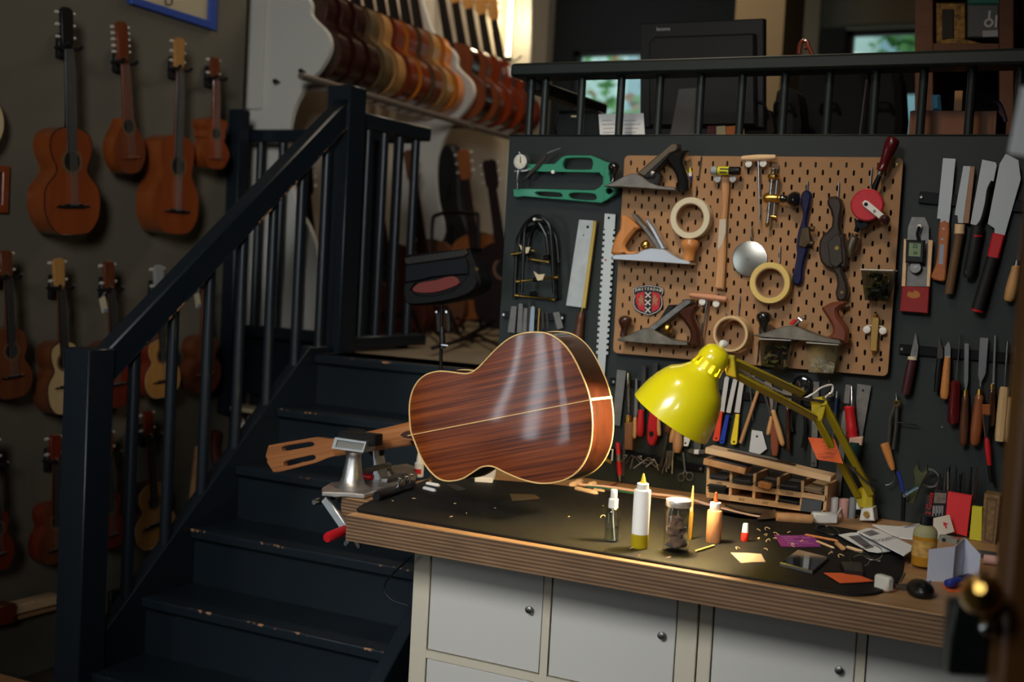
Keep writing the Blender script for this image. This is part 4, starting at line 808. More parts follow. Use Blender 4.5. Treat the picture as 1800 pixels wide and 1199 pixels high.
T7('sliding_square', 'combination square with a white block under the lamp shade', 'square', [('p', 'rule', steeld, [(600, 560), (648, 560), (640, 690), (598, 690)], -.018, .002), ('p', 'stock', steeld, [(552, 684), (570, 668), (668, 676), (664, 702), (575, 700)], -.026, .012, .002), ('p', 'white_block', whitep, [(600, 672), (630, 674), (626, 702), (598, 700)], -.03, .012, .001)])
bladem = mat('satin_blade', (224, 222, 214), .35, .5)
for lab, mt, b_, h_ in (('spatula knife with orange-red handle right of the lamp shade', mat('orange_red_plastic', (222, 64, 32), .4), [(790, 225), (803, 216), (817, 226), (786, 442), (758, 436)], [(755, 434), (776, 436), (757, 612), (748, 622), (722, 620), (714, 610)]), ('spatula knife with blue handle, between the orange and yellow ones', mat('blue_handle', (28, 56, 156), .4), [(842, 236), (855, 226), (869, 236), (826, 446), (798, 440)], [(796, 456), (818, 458), (788, 630), (780, 638), (758, 634), (754, 626)]), ('spatula knife with yellow handle, rightmost of three', mat('yellow_handle', (228, 200, 36), .4), [(882, 240), (896, 232), (911, 242), (882, 446), (850, 440)], [(857, 452), (880, 454), (866, 632), (856, 643), (832, 641), (824, 630)])):
    T7('spatula_knife', lab, 'knife', [('p', 'blade', bladem, b_, -.02, .0015, .0002), ('p', 'handle', mt, h_, -.024, .008, .0012), ('c', 'handle>hole', black, ((h_[2][0] + h_[4][0]) / 2 - 2, h_[3][1] - 20), -.0245, 6, .001)])
T7('dowel', 'plain round wooden dowel leaning among the knives', 'dowel', [('l', 'stick', beech, [(1000, 300), (888, 632)], -.022, [(0, 11), (.95, 12), (1, 9)])])
T7('steel_scriber', 'thin steel scriber crossing behind the lamp arm', 'scriber', [('l', 'shaft', steel, [(940, 190), (966, 495)], -.018, [(0, 7), (.2, 6), (1, 3)], 8), ('t', 'crossbar', steel, [(895, 222), (980, 215)], -.018, 4)])
T7('white_scraper', 'white many-sided plastic scraper hanging above the plank', 'scraper', [('p', 'plate', mat('white_scraper_plastic', (196, 196, 194), .45), [(958, 550), (1022, 560), (1052, 668), (1008, 702), (940, 686)], -.014, .003), ('c', 'hole', black, (990, 590), -.0145, 7, .001)])
T7('palette_knife', 'palette knife with long pale turned handle, above the plank', 'knife', [('p', 'blade', steel, [(1028, 262), (1052, 240), (1076, 244), (1092, 340), (1088, 432), (1074, 428), (1066, 350)], -.02, .0015, .0002), ('l', 'handle', smallb, [(1088, 425), (1152, 650)], -.028, tp(19))])
T7('palette_knife', 'knife with short pale handle left of the long turned one', 'knife', [('p', 'blade', dkf, [(1032, 330), (1046, 330), (1084, 470), (1070, 475)], -.016, .0015, .0002), ('l', 'handle', smallb, [(1082, 465), (1060, 582)], -.02, tp(16))])
T7('table_knife', 'old blade with an oval reddish-brown wooden handle touching the plank', 'knife', [('p', 'blade', dkf, [(1100, 300), (1124, 300), (1100, 520), (1080, 520)], -.014, .0015, .0002), ('p', 'handle', mat('red_brown_handle', (128, 66, 38), .4), spline([(1078, 515), (1112, 520), (1122, 640), (1115, 705), (1098, 716), (1080, 700), (1072, 610)], 3), -.026, .012, .003)])
T7('spatula', 'broad-bladed spatula with a slim dark brown handle', 'knife', [('p', 'blade', steel, [(1148, 256), (1206, 258), (1208, 340), (1192, 420), (1176, 424), (1150, 330)], -.018, .0015, .0002), ('l', 'handle', rosel, [(1180, 415), (1188, 690)], -.022, tp(15))])
pl_ = T7('pliers', 'black-handled pliers hanging behind the lamp elbow', 'pliers', [('t', 'handle', black, [(1240, 400), (1212, 440), (1202, 500), (1212, 560)], -.022, 11, 5), ('t', 'handle', black, [(1262, 400), (1286, 470), (1290, 560), (1270, 660)], -.022, 11, 5), ('p', 'jaws', blackm, [(1235, 400), (1240, 330), (1250, 310), (1262, 330), (1268, 400)], -.028, .01, .002)])
T7('magnifier', 'round dark lens with a metal rim behind the lamp arm', 'magnifier', [('c', 'rim', blackm, (1268, 272), -.03, 62, .012, 52), ('c', 'lens', mat('dark_lens', (30, 32, 34), .08, coat=1), (1268, 272), -.024, 52, .004)])
T7('steel_rule', 'steel rule hanging behind the lower lamp arm, right of the pliers', 'ruler', [('p', 'rule', steeld, [(1338, 250), (1376, 252), (1360, 778), (1324, 776)], -.014, .0015, .0002), ('c', 'rule>hole', black, (1341, 758), -.0145, 6, .001)])
T7('steel_rule', 'long steel rule passing beside the red screwdriver down to the bench', 'ruler', [('p', 'rule', steeld, [(1540, 268), (1572, 272), (1508, 962), (1466, 960)], -.012, .0015, .0002)])
T7('spoon', 'shiny spoon hanging next to the lamp elbow', 'spoon', [('b', 'bowl', chr_, (1442, 330), -.03, 24), ('t', 'stem', chr_, [(1444, 300), (1440, 250), (1436, 238)], -.03, 7, 3)])
T7('craft_knife', 'slim pen-shaped knife with dark blue grip beside the lamp elbow', 'knife', [('l', 'shaft', steel, [(1487, 310), (1462, 612)], -.022, [(0, 5), (.1, 9), (.7, 9), (1, 6)], 10), ('l', 'grip', mat('dark_blue_grip', (22, 40, 74), .4), [(1484, 350), (1478, 440)], -.022, [(0, 11), (1, 11)], 10)])
T7('screwdriver', 'screwdriver with a thick ribbed red handle right of the lamp arm', 'screwdriver', [('l', 'shaft', steel, [(1578, 275), (1580, 415)], -.035, [(0, 4), (.1, 9), (.5, 9), (.55, 12), (1, 12)], 10), ('l', 'handle', redh, [(1562, 402), (1584, 602)], -.035, [(0, 28), (.04, 34), (.2, 30), (.35, 33), (.6, 30), (.72, 38), (.8, 32), (.95, 36), (1, 26)], 12)])
T7('grip_tool', 'pale pink collar on a dark green handle below the red screwdriver', 'handle tool', [('l', 'handle', mat('dark_teal_handle', (24, 56, 56), .4), [(1604, 625), (1572, 790)], -.04, [(0, 40), (.2, 44), (.6, 36), (1, 24)]), ('p', 'collar', mat('pinkish_collar', (206, 168, 150), .5), [(1562, 600), (1648, 590), (1640, 648), (1600, 640), (1562, 632)], -.052, .012, .002), ('c', 'rivet', steel, (1594, 660), -.055, 7, .003)])
T7('plate_square', 'wide steel plate with a hole, hanging right of the red screwdriver', 'square', [('p', 'plate', steeld, [(1612, 264), (1699, 276), (1640, 622), (1586, 610)], -.014, .002, .0003), ('c', 'plate>hole', black, (1648, 305), -.0145, 8, .001)])
# lower strip
rndk = random.Random(11)
for i in range(20):
    x = 185 + i * 18 + rndk.uniform(-6, 6); y = 715 + i * 3.2 + rndk.uniform(-14, 6); a = rndk.uniform(-.9, .9) + (0 if i < 11 else -.1); ln = rndk.uniform(50, 92) if i < 11 else rndk.uniform(90, 150)
    if i >= 11: x = 425 + (i - 11) * 6.5; y = 690; a = rndk.uniform(-.02, .3)
    e1 = (x - sin(a) * ln, y + cos(a) * ln * .9); k = rndk.choice((-1, 1))
    if 500 < x: e1 = (x - 30, y + 60)
    tool('hex_key', 'small bent steel hex key or bit stuck on the lower magnetic strip', 'hex key', [('t', 'key', steeld if i % 3 else steel, [e1, (x, y), (x + k * 9, y - 6), (x + k * 22, y - 2)], -.016, rndk.uniform(3.4, 5.5), 3)], Z7, 'hex keys on the lower strip')
T7('scissors', 'small scissors with round finger loops hanging from the lower strip', 'scissors', [('t', 'finger_loop', steeld, [(520 + 20 * cos(a), 843 + 24 * sin(a)) for a in [i * pi / 6 for i in range(13)]], -.02, 4), ('t', 'finger_loop', steeld, [(572 + 22 * cos(a), 838 + 25 * sin(a)) for a in [i * pi / 6 for i in range(13)]], -.018, 4), ('p', 'blade', steel, [(526, 690), (538, 688), (548, 800), (562, 818), (552, 822), (538, 805)], -.021, .003, .0004), ('p', 'blade', steel, [(530, 690), (542, 700), (546, 800), (534, 822), (524, 820), (538, 800)], -.018, .003, .0004)])
T7('precision_screwdriver', 'red and silver pen-shaped screwdriver hanging upright right of the guitar', 'screwdriver', [('l', 'cap', redp, [(126, 628), (131, 700)], -.03, [(0, 13), (.05, 15), (1, 15)]), ('l', 'band', steel, [(131, 700), (133, 745)], -.03, [(0, 15), (.3, 12), (.7, 15), (1, 12)]), ('l', 'barrel', redp, [(133, 745), (138, 830)], -.03, [(0, 14), (.8, 14), (1, 10)]), ('l', 'tip', steel, [(138, 830), (140, 872)], -.03, [(0, 9), (.4, 7), (1, 2)])])
T7('steel_rule', 'narrow short steel rule next to the red pen screwdriver', 'ruler', [('p', 'rule', steeld, [(158, 640), (176, 642), (166, 836), (148, 834)], -.016, .0012, .0002)])
T7('angle_square', 'small brass and white angle bracket at the right edge of the guitar', 'square', [('p', 'arm', mat('dull_brass', (160, 128, 70), .45, .8), [(20, 728), (28, 712), (88, 742), (84, 762)], -.02, .004), ('t', 'bracket', whitep, [(60, 668), (96, 672), (90, 740)], -.02, 5)])
# ------------------------------------------------------------------ right-hand part of the tool wall
T5 = lambda n_, lab, cat, parts, g=None: tool(n_, lab, cat, parts, Z5, g)
sawm = mat('pull_saw_steel', (166, 168, 166), .42, 1.0)
T5('pull_saw', 'pull saw with a flat orange-brown wooden handle and a narrow straight blade', 'saw', [('p', 'blade', sawm, [(366, 142), (449, 147), (405, 580), (345, 575), (350, 542), (326, 540)], -.02, .001, .0001), ('p', 'handle', mat('orange_wood', (178, 106, 56), .4, wood=(158, 88, 44), axis=2, scale=20), spline([(342, 570), (404, 572), (398, 720), (386, 860), (378, 946), (330, 950), (285, 925), (318, 840), (332, 720)], 2), -.028, .016, .003), ('c', 'handle>rivet', steel, (369, 607), -.0285, 8, .001), ('c', 'handle>rivet', steel, (361, 675), -.0285, 8, .001), ('p', 'handle>label_strip', mat('bluish_label', (136, 152, 172), .5), [(346, 710), (374, 711), (364, 842), (338, 840)], -.0284, .001, 0)])
T5('pull_saw', 'pull saw with a rusty stiff back and a long bamboo-wrapped handle', 'saw', [('p', 'blade', sawm, [(500, 194), (548, 196), (512, 572), (465, 568), (461, 520), (441, 515)], -.02, .001, .0001), ('p', 'back', mat('copper_back', (150, 116, 92), .5, .6), [(546, 194), (578, 198), (536, 572), (496, 570)], -.024, .007, .001), ('l', 'collar', birch, [(478, 578), (474, 645)], -.024, [(0, 33), (1, 33)]), ('l', 'handle', mat('wrapped_bamboo', (112, 82, 54), .6, wood=(86, 62, 40), axis=2, scale=60), [(474, 640), (404, 1036)], -.026, [(0, 31), (.1, 29), (.9, 31), (1, 28)])])
T5('pull_saw', 'pull saw with a black plastic back and black grip, second from the right', 'saw', [('p', 'blade', sawm, [(624, 152), (712, 170), (719, 190), (700, 290), (660, 330), (630, 520), (585, 585), (545, 575)], -.02, .001, .0001), ('t', 'back', black, [(694, 295), (668, 350), (654, 440), (628, 540), (598, 610)], -.024, 14, 4), ('l', 'grip', mat('black_grip', (26, 26, 28), .6), [(594, 590), (535, 930)], -.028, [(0, 36), (.1, 40), (.5, 38), (.9, 40), (1, 28)]), ('l', 'grip>red_ring', redp, [(586, 650), (584, 662)], -.028, [(0, 40.5), (1, 40.5)]), ('c', 'grip>hang_hole', steeld, (525, 892), -.041, 12, .004)])
T5('pull_saw', 'large pull saw with a wide blade, red neck and black handle, rightmost', 'saw', [('p', 'blade', sawm, [(778, 114), (862, 156), (878, 280), (772, 650), (704, 635), (705, 605), (660, 575), (738, 180)], -.022, .0012, .0001), ('p', 'neck', redp, [(690, 634), (772, 648), (730, 808), (652, 796)], -.03, .018, .003), ('l', 'handle', mat('black_grip', (26, 26, 28), .6), [(692, 795), (590, 1152)], -.03, [(0, 38), (.2, 36), (.9, 42), (1, 38)]), ('l', 'handle>end_ring', redp, [(594, 1140), (590, 1153)], -.03, [(0, 42), (1, 40)])])
T5('cabinet_scraper', 'steel scraper plate with two pale wooden rails and a red pouch at its foot', 'scraper', [('p', 'plate', steeld, [(160, 530), (246, 531), (274, 592), (266, 990), (116, 985), (134, 600)], -.016, .002, .0003), ('p', 'rail', birch, [(108, 674), (132, 678), (117, 992), (92, 988)], -.026, .014, .001), ('p', 'rail', birch, [(270, 680), (298, 684), (278, 990), (258, 988)], -.026, .014, .001), ('p', 'pouch', mat('red_leather', (140, 24, 26), .6), [(95, 984), (276, 994), (266, 1166), (78, 1150)], -.028, .012, .002), ('p', 'pouch>gold_print', mat('gold_print', (170, 110, 44), .6), spline([(130, 1050), (140, 1020), (165, 1028), (180, 1012), (210, 1028), (212, 1055), (170, 1066)], 2), -.0283, .0006, 0)])
hyg = T5('thermo_hygrometer', 'small black digital thermometer reading 22 and 56, hung on the scraper', 'thermometer', [('p', 'case', black, spline([(122, 690), (130, 680), (238, 685), (244, 695), (238, 825), (230, 832), (126, 828), (118, 818)], 2), -.045, .014, .003), ('p', 'screen', mat('lcd_green', (126, 148, 116), .25), [(144, 700), (220, 705), (216, 792), (138, 787)], -.0456, .002, .0002), ('t', 'hang_loop', black, [(205, 690), (195, 640), (210, 592)], -.034, 10), ('c', 'screw', whitep, (210, 590), -.034, 15, .006)])
m = Mesh(); o = A(*z2([(182, 722)], *Z5)[0], -.0462); m.text('22', o, (1, 0, -.02), (.02, 0, 1), .0125, 0, .0003, bold=.0002); o = A(*z2([(184, 768)], *Z5)[0], -.0462); m.text('56', o, (1, 0, -.02), (.02, 0, 1), .0105, 0, .0003, bold=.0002)
m.done('digits', black, hyg)
T5('coin_disc', 'small silver disc below the digital thermometer', 'disc', [('c', 'disc', steel, (183, 862), -.034, 38, .005), ('p', 'slot', mat('white_mark', (220, 220, 214), .5), [(170, 858), (196, 846), (198, 856), (172, 868)], -.0345, .001, 0)])
T5('file', 'file with pale wooden handle hanging blade up at the right edge', 'file', [('p', 'blade', dkf, [(880, 560), (930, 570), (872, 830), (840, 822)], -.02, .004), ('l', 'ferrule', steel, [(856, 815), (848, 855)], -.026, [(0, 17), (1, 18)]), ('l', 'handle', smallb, [(850, 850), (798, 1088)], -.026, tp(38))])
T6 = lambda n_, lab, cat, parts, g=None: tool(n_, lab, cat, parts, Z6, g)
T6('marking_knife', 'marking knife with ivory collar and dark maroon handle', 'knife', [('p', 'blade', steeld, [(297, 188), (319, 300), (309, 378), (254, 372)], -.022, .002, .0003), ('l', 'collar', mat('ivory', (206, 196, 160), .4), [(276, 372), (273, 398)], -.024, [(0, 35), (1, 36)]), ('l', 'handle', mat('dark_maroon_wood', (66, 30, 34), .4, coat=.3), [(273, 396), (222, 655)], -.026, [(0, 34), (.3, 36), (.8, 36), (1, 32)])])
T6('marking_knife', 'thin knife with a black handle bearing small yellow print', 'knife', [('p', 'blade', dkf, [(470, 200), (505, 330), (500, 390), (458, 390)], -.018, .0015, .0002), ('l', 'handle', black, [(480, 385), (455, 640)], -.022, [(0, 22), (.5, 26), (1, 20)]), ('t', 'handle>yellow_print', label_y, [(474, 480), (466, 555)], -.0285, 4)])
T6('shop_knife', 'short-bladed knife with an oval orange-beech handle', 'knife', [('p', 'blade', steel, [(546, 256), (562, 300), (560, 390), (514, 385), (514, 300)], -.026, .002, .0003), ('l', 'handle', beechw, [(538, 375), (512, 698)], -.03, [(0, 22), (.1, 25), (.5, 30), (.85, 34), (.96, 26), (1, 8)], 16), ('c', 'handle>rivet', steel, (538, 414), -.038, 7, .002), ('c', 'handle>rivet', steel, (534, 480), -.039, 7, .002)])
T6('screwdriver', 'long thin screwdriver with a thick dark maroon handle', 'screwdriver', [('l', 'shaft', steeld, [(636, 205), (602, 560)], -.022, [(0, 8), (.03, 5), (1, 5)], 8), ('l', 'handle', maroon, [(600, 550), (580, 882)], -.028, [(0, 22), (.06, 40), (.2, 36), (.7, 46), (.95, 44), (1, 30)])])
for lab, b_, hm, h0, h1, r in (
        ('narrow chisel with brass ferrule and brown handle, first of the row', [(664, 272), (700, 274), (694, 560), (680, 625), (668, 625), (660, 555)], walnut, (672, 670), (655, 1045), 33),
        ('wide chisel with orange-brown handle, second of the row', [(780, 229), (846, 232), (826, 500), (794, 560), (790, 600), (774, 600), (776, 555), (764, 515)], mat('orange_brown_wood', (136, 76, 40), .35, coat=.3), (778, 660), (742, 1045), 42),
        ('slim dark-handled chisel to the right of the widest chisel', [(888, 214), (904, 215), (890, 580), (872, 580)], rosel, (872, 620), (862, 900), 30)):
    T6('chisel', lab, 'chisel', [('p', 'blade', steel, b_, -.026, .005, .0006), ('l', 'ferrule', brass, [(h0[0] + 2, h0[1] - 44), h0], -.028, [(0, r * .5), (1, r * .62)]), ('l', 'handle', hm, [h0, h1], -.03, tp(r))])
pale = mat('pale_ash', (206, 176, 130), .5, wood=(190, 156, 108), axis=2, scale=30)
T6('gouge', 'carving gouge with light octagonal wooden handle', 'gouge', [('l', 'shaft', steel, [(991, 258), (968, 606)], -.026, [(0, 9), (.6, 10), (.75, 7), (1, 7)], 10), ('l', 'handle', pale, [(966, 600), (930, 1008)], -.03, [(0, 28), (.05, 34), (.5, 40), (.9, 38), (1, 34)], 8)])
T6('gouge', 'fine carving gouge with light handle, rightmost on the strip', 'gouge', [('l', 'shaft', steel, [(1052, 298), (1032, 670)], -.026, [(0, 6), (1, 7)], 8), ('l', 'handle', pale, [(1022, 680), (1004, 1016)], -.03, [(0, 22), (.05, 30), (.5, 36), (.9, 34), (1, 30)], 8), ('l', 'ferrule', steel, [(1008, 1012), (1004, 1060)], -.03, [(0, 12), (1, 8)], 8)])
T6('paint_brush', 'flat paint brush with orange bristles and red handle, hanging bristles up', 'brush', [('p', 'bristles', mat('orange_bristle', (158, 86, 34), .8, var=.3, scale=120), [(794, 734), (861, 733), (858, 812), (800, 810)], -.045, .012, .002), ('p', 'ferrule', chr_, [(797, 808), (861, 810), (858, 900), (846, 988), (818, 990), (806, 900)], -.047, .015, .003), ('l', 'handle', redh, [(832, 980), (852, 1190)], -.04, [(0, 14), (.3, 22), (.7, 20), (1, 16)]), ('l', 'handle_end', black, [(852, 1190), (868, 1320)], -.04, [(0, 16), (.5, 17), (1, 12)])])
T6('dividers', 'pair of steel spring dividers with an adjusting screw', 'dividers', [('t', 'leg', steeld, [(145, 745), (108, 830), (96, 1020)], -.026, [16, 14, 12, 12, 12, 11, 10, 9, 8][:1], 0), ('t', 'leg', steeld, [(158, 745), (152, 900), (130, 1068)], -.026, [14], 0), ('c', 'hinge', brass, (157, 722), -.034, 24, .014, 14), ('l', 'knob', steeld, [(154, 702), (152, 646)], -.028, [(0, 14), (.2, 8), (1, 8)]), ('l', 'adjuster', blackm, [(150, 868), (310, 884)], -.028, [(0, 6), (.8, 6), (.85, 9), (1, 9)], 8)])
T6('awl', 'awl with a plain beech handle pointing down, below the dividers', 'awl', [('l', 'handle', beechw, [(62, 1022), (128, 1225)], -.03, [(0, 24), (.04, 34), (.3, 33), (.8, 26), (1, 16)]), ('t', 'shaft', steeld, [(128, 1220), (140, 1290), (110, 1330), (70, 1340)], -.03, 5, 3)])
T6('wall_screw', 'lone screw head on the green wall left of the maroon screwdriver', 'screw', [('c', 'screw', steel, (495, 903), -.004, 10, .006)])
# ------------------------------------------------------------------ pigeonhole rack on the wall at the back of the bench
FY = -.115
TLp, TRp, BRp, BLp = (1242.5, 821), (1456, 853), (1452, 902), (1240.5, 872)
def rk(s_, t, Y=FY):
    x = (TLp[0] * (1 - s_) + TRp[0] * s_) * (1 - t) + (BLp[0] * (1 - s_) + BRp[0] * s_) * t
    y = (TLp[1] * (1 - s_) + TRp[1] * s_) * (1 - t) + (BLp[1] * (1 - s_) + BRp[1] * s_) * t
    return A(x, y, FY) + V((0, Y - FY, 0))
rkt = thing('pigeonhole_rack', 'small pale wooden ten-compartment rack for sandpaper mounted on the wall above the bench', 'rack', rk(.5, 1))
rw = mat('pale_pine', (226, 184, 134), .55, wood=(208, 162, 112), axis=0, scale=30)
rows = [(.0, .0), (.485, .09), (.93, .075)]
for s_ in (.012, .20, .395, .59, .79, .985):
    P0, P1 = rk(s_, -.02 if s_ < .9 else 0), rk(s_, 1.0); y1 = -.002
    m = Mesh().bar((P0 + V((0, .056, 0))), P1 + V((0, .056, 0)), .0085, .112, NY, 0, .0008); m.done('divider', rw, rkt)
for t, hh_ in ((.50, .012), (.955, .010)):
    P0, P1 = rk(0, t), rk(1, t); m = Mesh().bar(P0 + V((0, .056, 0)), P1 + V((0, .056, 0)), .006, .112, NY); m.done('shelf', rw, rkt)
    for i in range(5 if t < .9 else 4):
        a, b = rk(.012 + .195 * i, t - .02), rk(.012 + .195 * (i + 1), t - .02); lip = Mesh().bar(a + V((0, -.003, 0)), b + V((0, -.003, 0)), .0155, .006, NY, 0, .0006).done('shelf_lip', rw, rkt)
        tx = (('1500', '', '1200', '2500', '') if t < .9 else ('', '800', '600', ''))[i]
        if tx:
            o = (a + b) / 2 + V((0, -.0062, 0)); u = (b - a).normalized(); Mesh().text(tx, o, u, V((-u.z, 0, u.x)), .0105, 0, .0002).done('grit_number', mat('pencil', (70, 48, 34), .7), lip)
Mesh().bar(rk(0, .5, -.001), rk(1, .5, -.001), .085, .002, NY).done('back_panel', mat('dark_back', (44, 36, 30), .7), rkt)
emery = mat('emery_paper', (78, 78, 80), .8, var=.15, scale=50); emeryd = mat('emery_paper_dark', (44, 46, 50), .8); tanp = mat('tan_sandpaper', (184, 158, 122), .8)
def sheets(lab, s0, s1, t, mt, n_, gp='sandpaper in the rack', droop=.0, name='sandpaper_stack'):
    m = Mesh()
    for k in range(n_):
        a, b = rk(s0 + .01 * k % .02, t - .05 * k), rk(s1 - .012 * (k % 2), t - .05 * k + droop); f = -.012 - .004 * k
        q = [a + V((0, f, 0)), b + V((0, f, 0)), b + V((0, .1, .002)), a + V((0, .1, .002))]
        m.add(q + [p + V((0, 0, .0012)) for p in q], [(3, 2, 1, 0), (4, 5, 6, 7), (0, 1, 5, 4), (1, 2, 6, 5), (2, 3, 7, 6), (3, 0, 4, 7)])
    m.done(name, mt, None, lab, 'sandpaper', gp)
sheets('grey sandpaper sheets in the top left compartment of the rack', .04, .19, .36, emery, 3)
sheets('grey sandpaper sheets in the top second compartment', .22, .385, .40, emery, 4)
sheets('grey sandpaper sheets in the top middle compartment', .41, .58, .38, emery, 3)
sheets('grey sandpaper sheets in the top fourth compartment', .61, .78, .36, emery, 4)
sheets('tan sandpaper sheets in the top right compartment', .82, .97, .28, tanp, 4, droop=.05)
sheets('dark sandpaper pad in the bottom left compartment', .03, .185, .80, emeryd, 6)
sheets('dark sheet sticking out of the bottom fourth compartment', .60, .78, .80, emeryd, 2, droop=.03)
m = Mesh().plate([rk(.80, .55, FY - .006), rk(.965, .56, FY - .006), rk(.955, 1.02, FY - .012), rk(.79, 1.04, FY - .012)], .002, 0, NY); m.done('sandpaper_sheet', mat('slate_sandpaper', (74, 80, 88), .8), None, 'slate-grey sandpaper sheet standing in the bottom right compartment', 'sandpaper')
q = rk(.50, .3, FY - .012); Mesh().box(q, (.036, .03, .018), Matrix.Rotation(.1, 3, 'Y'), 0, .003).done('cork_block', mat('cork', (186, 126, 70), .8, var=.2, scale=80), None, 'small orange-tan cork block on the papers in the top middle compartment', 'block')
# plank and sanding block on top of the rack
def slab(name, lab, cat, pts, Y, dz, dep_, mt, parts=()):
    pass
PYF = -.16
fa, fb, fc, fd = A(1238, 797, PYF), A(1459, 852, PYF), A(1461.5, 834, PYF), A(1240, 786, PYF)
ba, bb = A(1250, 779, PYF + .06), A(1470, 830, PYF + .06)
dv = V((0, .062, .004))
ux_ = (fb - fa).normalized(); uz_ = V((-ux_.z, 0, ux_.x))
pk = thing('maple_plank', 'long pale squared plank with a dark inlaid slot lying tilted across the rack', 'plank', (fa + fb) / 2)
m = Mesh().bar((fa + fd) / 2 + V((0, .031, 0)), (fb + fc) / 2 + V((0, .031, 0)), (fd - fa).length * .98, .062, NY, 0, .002); m.done('beam', birch, pk)
top0, top1 = fd + V((0, .031, .0006)), fc + V((0, .031, .0006))
Mesh().bar(top0.lerp(top1, .16), top0.lerp(top1, .70), .02, .002, uz_).done('slot_inlay', rosew, pk)
Mesh().bar(top0.lerp(top1, .18) + V((0, .008, .002)), top0.lerp(top1, .55) + V((0, .008, .002)), .004, .003, uz_).done('slot_rail', steeld, pk)
sb_ = thing('sanding_block', 'grey-topped wooden sanding block under the left end of the plank', 'sanding block', A(1275, 820, -.15))
a, b = A(1236, 811, -.15), A(1310, 829, -.15)
Mesh().bar(a + V((0, .03, 0)), b + V((0, .03, 0)), .018, .06, NY, 0, .002).done('block', beech, sb_)
u_ = (b - a).normalized(); nz = V((-u_.z, 0, u_.x)); Mesh().bar(a + V((0, .034, 0)) + nz * .0105 + u_ * .02, b + V((0, .034, 0)) + nz * .0105, .05, .004, nz).done('abrasive_top', emery, sb_)
# ------------------------------------------------------------------ things on the bench
up = V((0, 0, 1))
def bz(pts, z, h=0.0): return [B(x, y, h) for x, y in z2(pts, *z)]
K1, K2, K3 = (1000, 820, 4.994), (1320, 780, 2.8625), (1220, 760, 5.294)
MAT = .006
glass = thin('clear_glass', (236, 240, 236), .04, 1.6); pet = thin('clear_bottle', (232, 236, 236), .06, 1.6)
def lay(name, lab, cat, pts, z, th, mt, h=MAT, bev=.0004, group=None):
    return Mesh().plate(bz(pts, z, h + th), th, bev, up).done(name, mt, None, lab, cat, group)
def vert(base, topy, z=None):
    p = z2([base], *z)[0] if z else base; b = B(*p, MAT); ty = topy / z[2] + z[1] if z else topy
    return b, (p[1] - ty) * pm(b) / 0.997
def bottle(name, lab, base, z, topy, r, prof, parts):
    """prof in fractions of the height up to topy; radius fraction of r (px)"""
    b, H = vert(base, topy, z); R = r / z[2] * pm(b); t_ = thing(name, lab, 'bottle', b)
    out = []
    for pn, mt, a, c, pr in parts:
        out.append(Mesh().lathe(b + up * (H * a), b + up * (H * c), [(t, k * R) for t, k in pr], 24).done(pn, mt, t_))
    return t_, b, H, R
water = thin('water', (240, 244, 244), .03, 1.2)
bot = [(0, .86), (.015, .97), (.04, 1), (.86, 1), (.93, .9), (.98, .62), (1, .5)]
t_, b, H, R = bottle('spray_bottle', 'small clear spray bottle with a white cap, half full of water', (371, 655), K1, 200, 64, None, [
    ('body', pet, .0, .66, bot), ('water', water, .012, .27, [(0, .82), (.05, .93), (1, .93)]), ('pump', whitep, .645, .83, [(0, .62), (.05, .68), (.95, .66), (1, .6)]), ('nozzle_cap', whitep, .83, 1.0, [(0, .44), (.05, .47), (.9, .45), (1, .38)])])
Mesh().tube([b + up * H * .68, b + V((.002, 0, H * .4)), b + V((.008, 0, H * .02))], .0016, 6).done('dip_tube', whitep, t_)
milky = mat('milky_plastic', (248, 246, 238), .4); oil = mat('yellow_oil_seen_through', (204, 176, 30), .3, trans=.3, ior=1.3); yel = mat('yellow_nozzle', (226, 196, 60), .4)
bottle('squeeze_bottle', 'tall milky squeeze bottle with yellow oil in the bottom and a yellow nozzle', (617, 716), K1, 58, 75, None, [
    ('body', milky, .19, .79, [(0, 1), (.93, 1), (.98, .97), (1, .85)]), ('oil', oil, 0, .195, [(0, .9), (.05, .98), (.12, 1), (1, 1)]), ('collar', whitep, .78, .87, [(0, .66), (.05, .7), (.95, .68), (1, .6)]), ('nozzle', yel, .865, 1, [(0, .34), (.2, .3), (.95, .1), (1, .06)])])
t_, b, H, R = bottle('glass_jar', 'glass jar with a pale metal lid holding a crumpled brown polishing cloth', (938, 738), K1, 284, 113, None, [
    ('jar', glass, 0, .88, [(0, .8), (.02, .95), (.06, 1), (.8, 1), (.88, .95), (.94, .86), (1, .86)]), ('lid', mat('pale_lid', (214, 206, 192), .3, .6), .86, 1, [(0, .96), (.1, 1), (.85, 1), (.95, .96), (1, .9)])])
cl_ = mat('brown_cloth', (142, 104, 82), .9, var=.35, scale=60, sheen=.4)
m = Mesh(); rnd = random.Random(5)
def crumple(m, c, r, sc, seed, amp=.25):
    o = len(m.v); m.ball(c, r, 0, 20, sc); r_ = random.Random(seed); ph = [(r_.uniform(0, 6), r_.uniform(1.5, 4)) for _ in range(6)]
    for i in range(o, len(m.v)):
        d = m.v[i] - V(c); a = atan2(d.y, d.x); z = d.z / r
        k = 1 + amp * (sin(ph[0][1] * a * 1.0 + ph[0][0] + 4 * z) * .5 + sin(round(ph[1][1]) * 2 * a + ph[1][0] - 6 * z) * .35 + sin(9 * z + ph[2][0]) * .3)
        m.v[i] = V(c) + d * k
crumple(m, b + up * H * .16, R * .8, (1, 1, .62), 1); crumple(m, b + V((-.002, -.001, H * .4)), R * .72, (.95, .95, 1.0), 2, .3); crumple(m, b + V((-.004, .002, H * .58)), R * .5, (1, 1, .7), 3, .35)
m.done('cloth', cl_, t_, label='crumpled brown cloth')
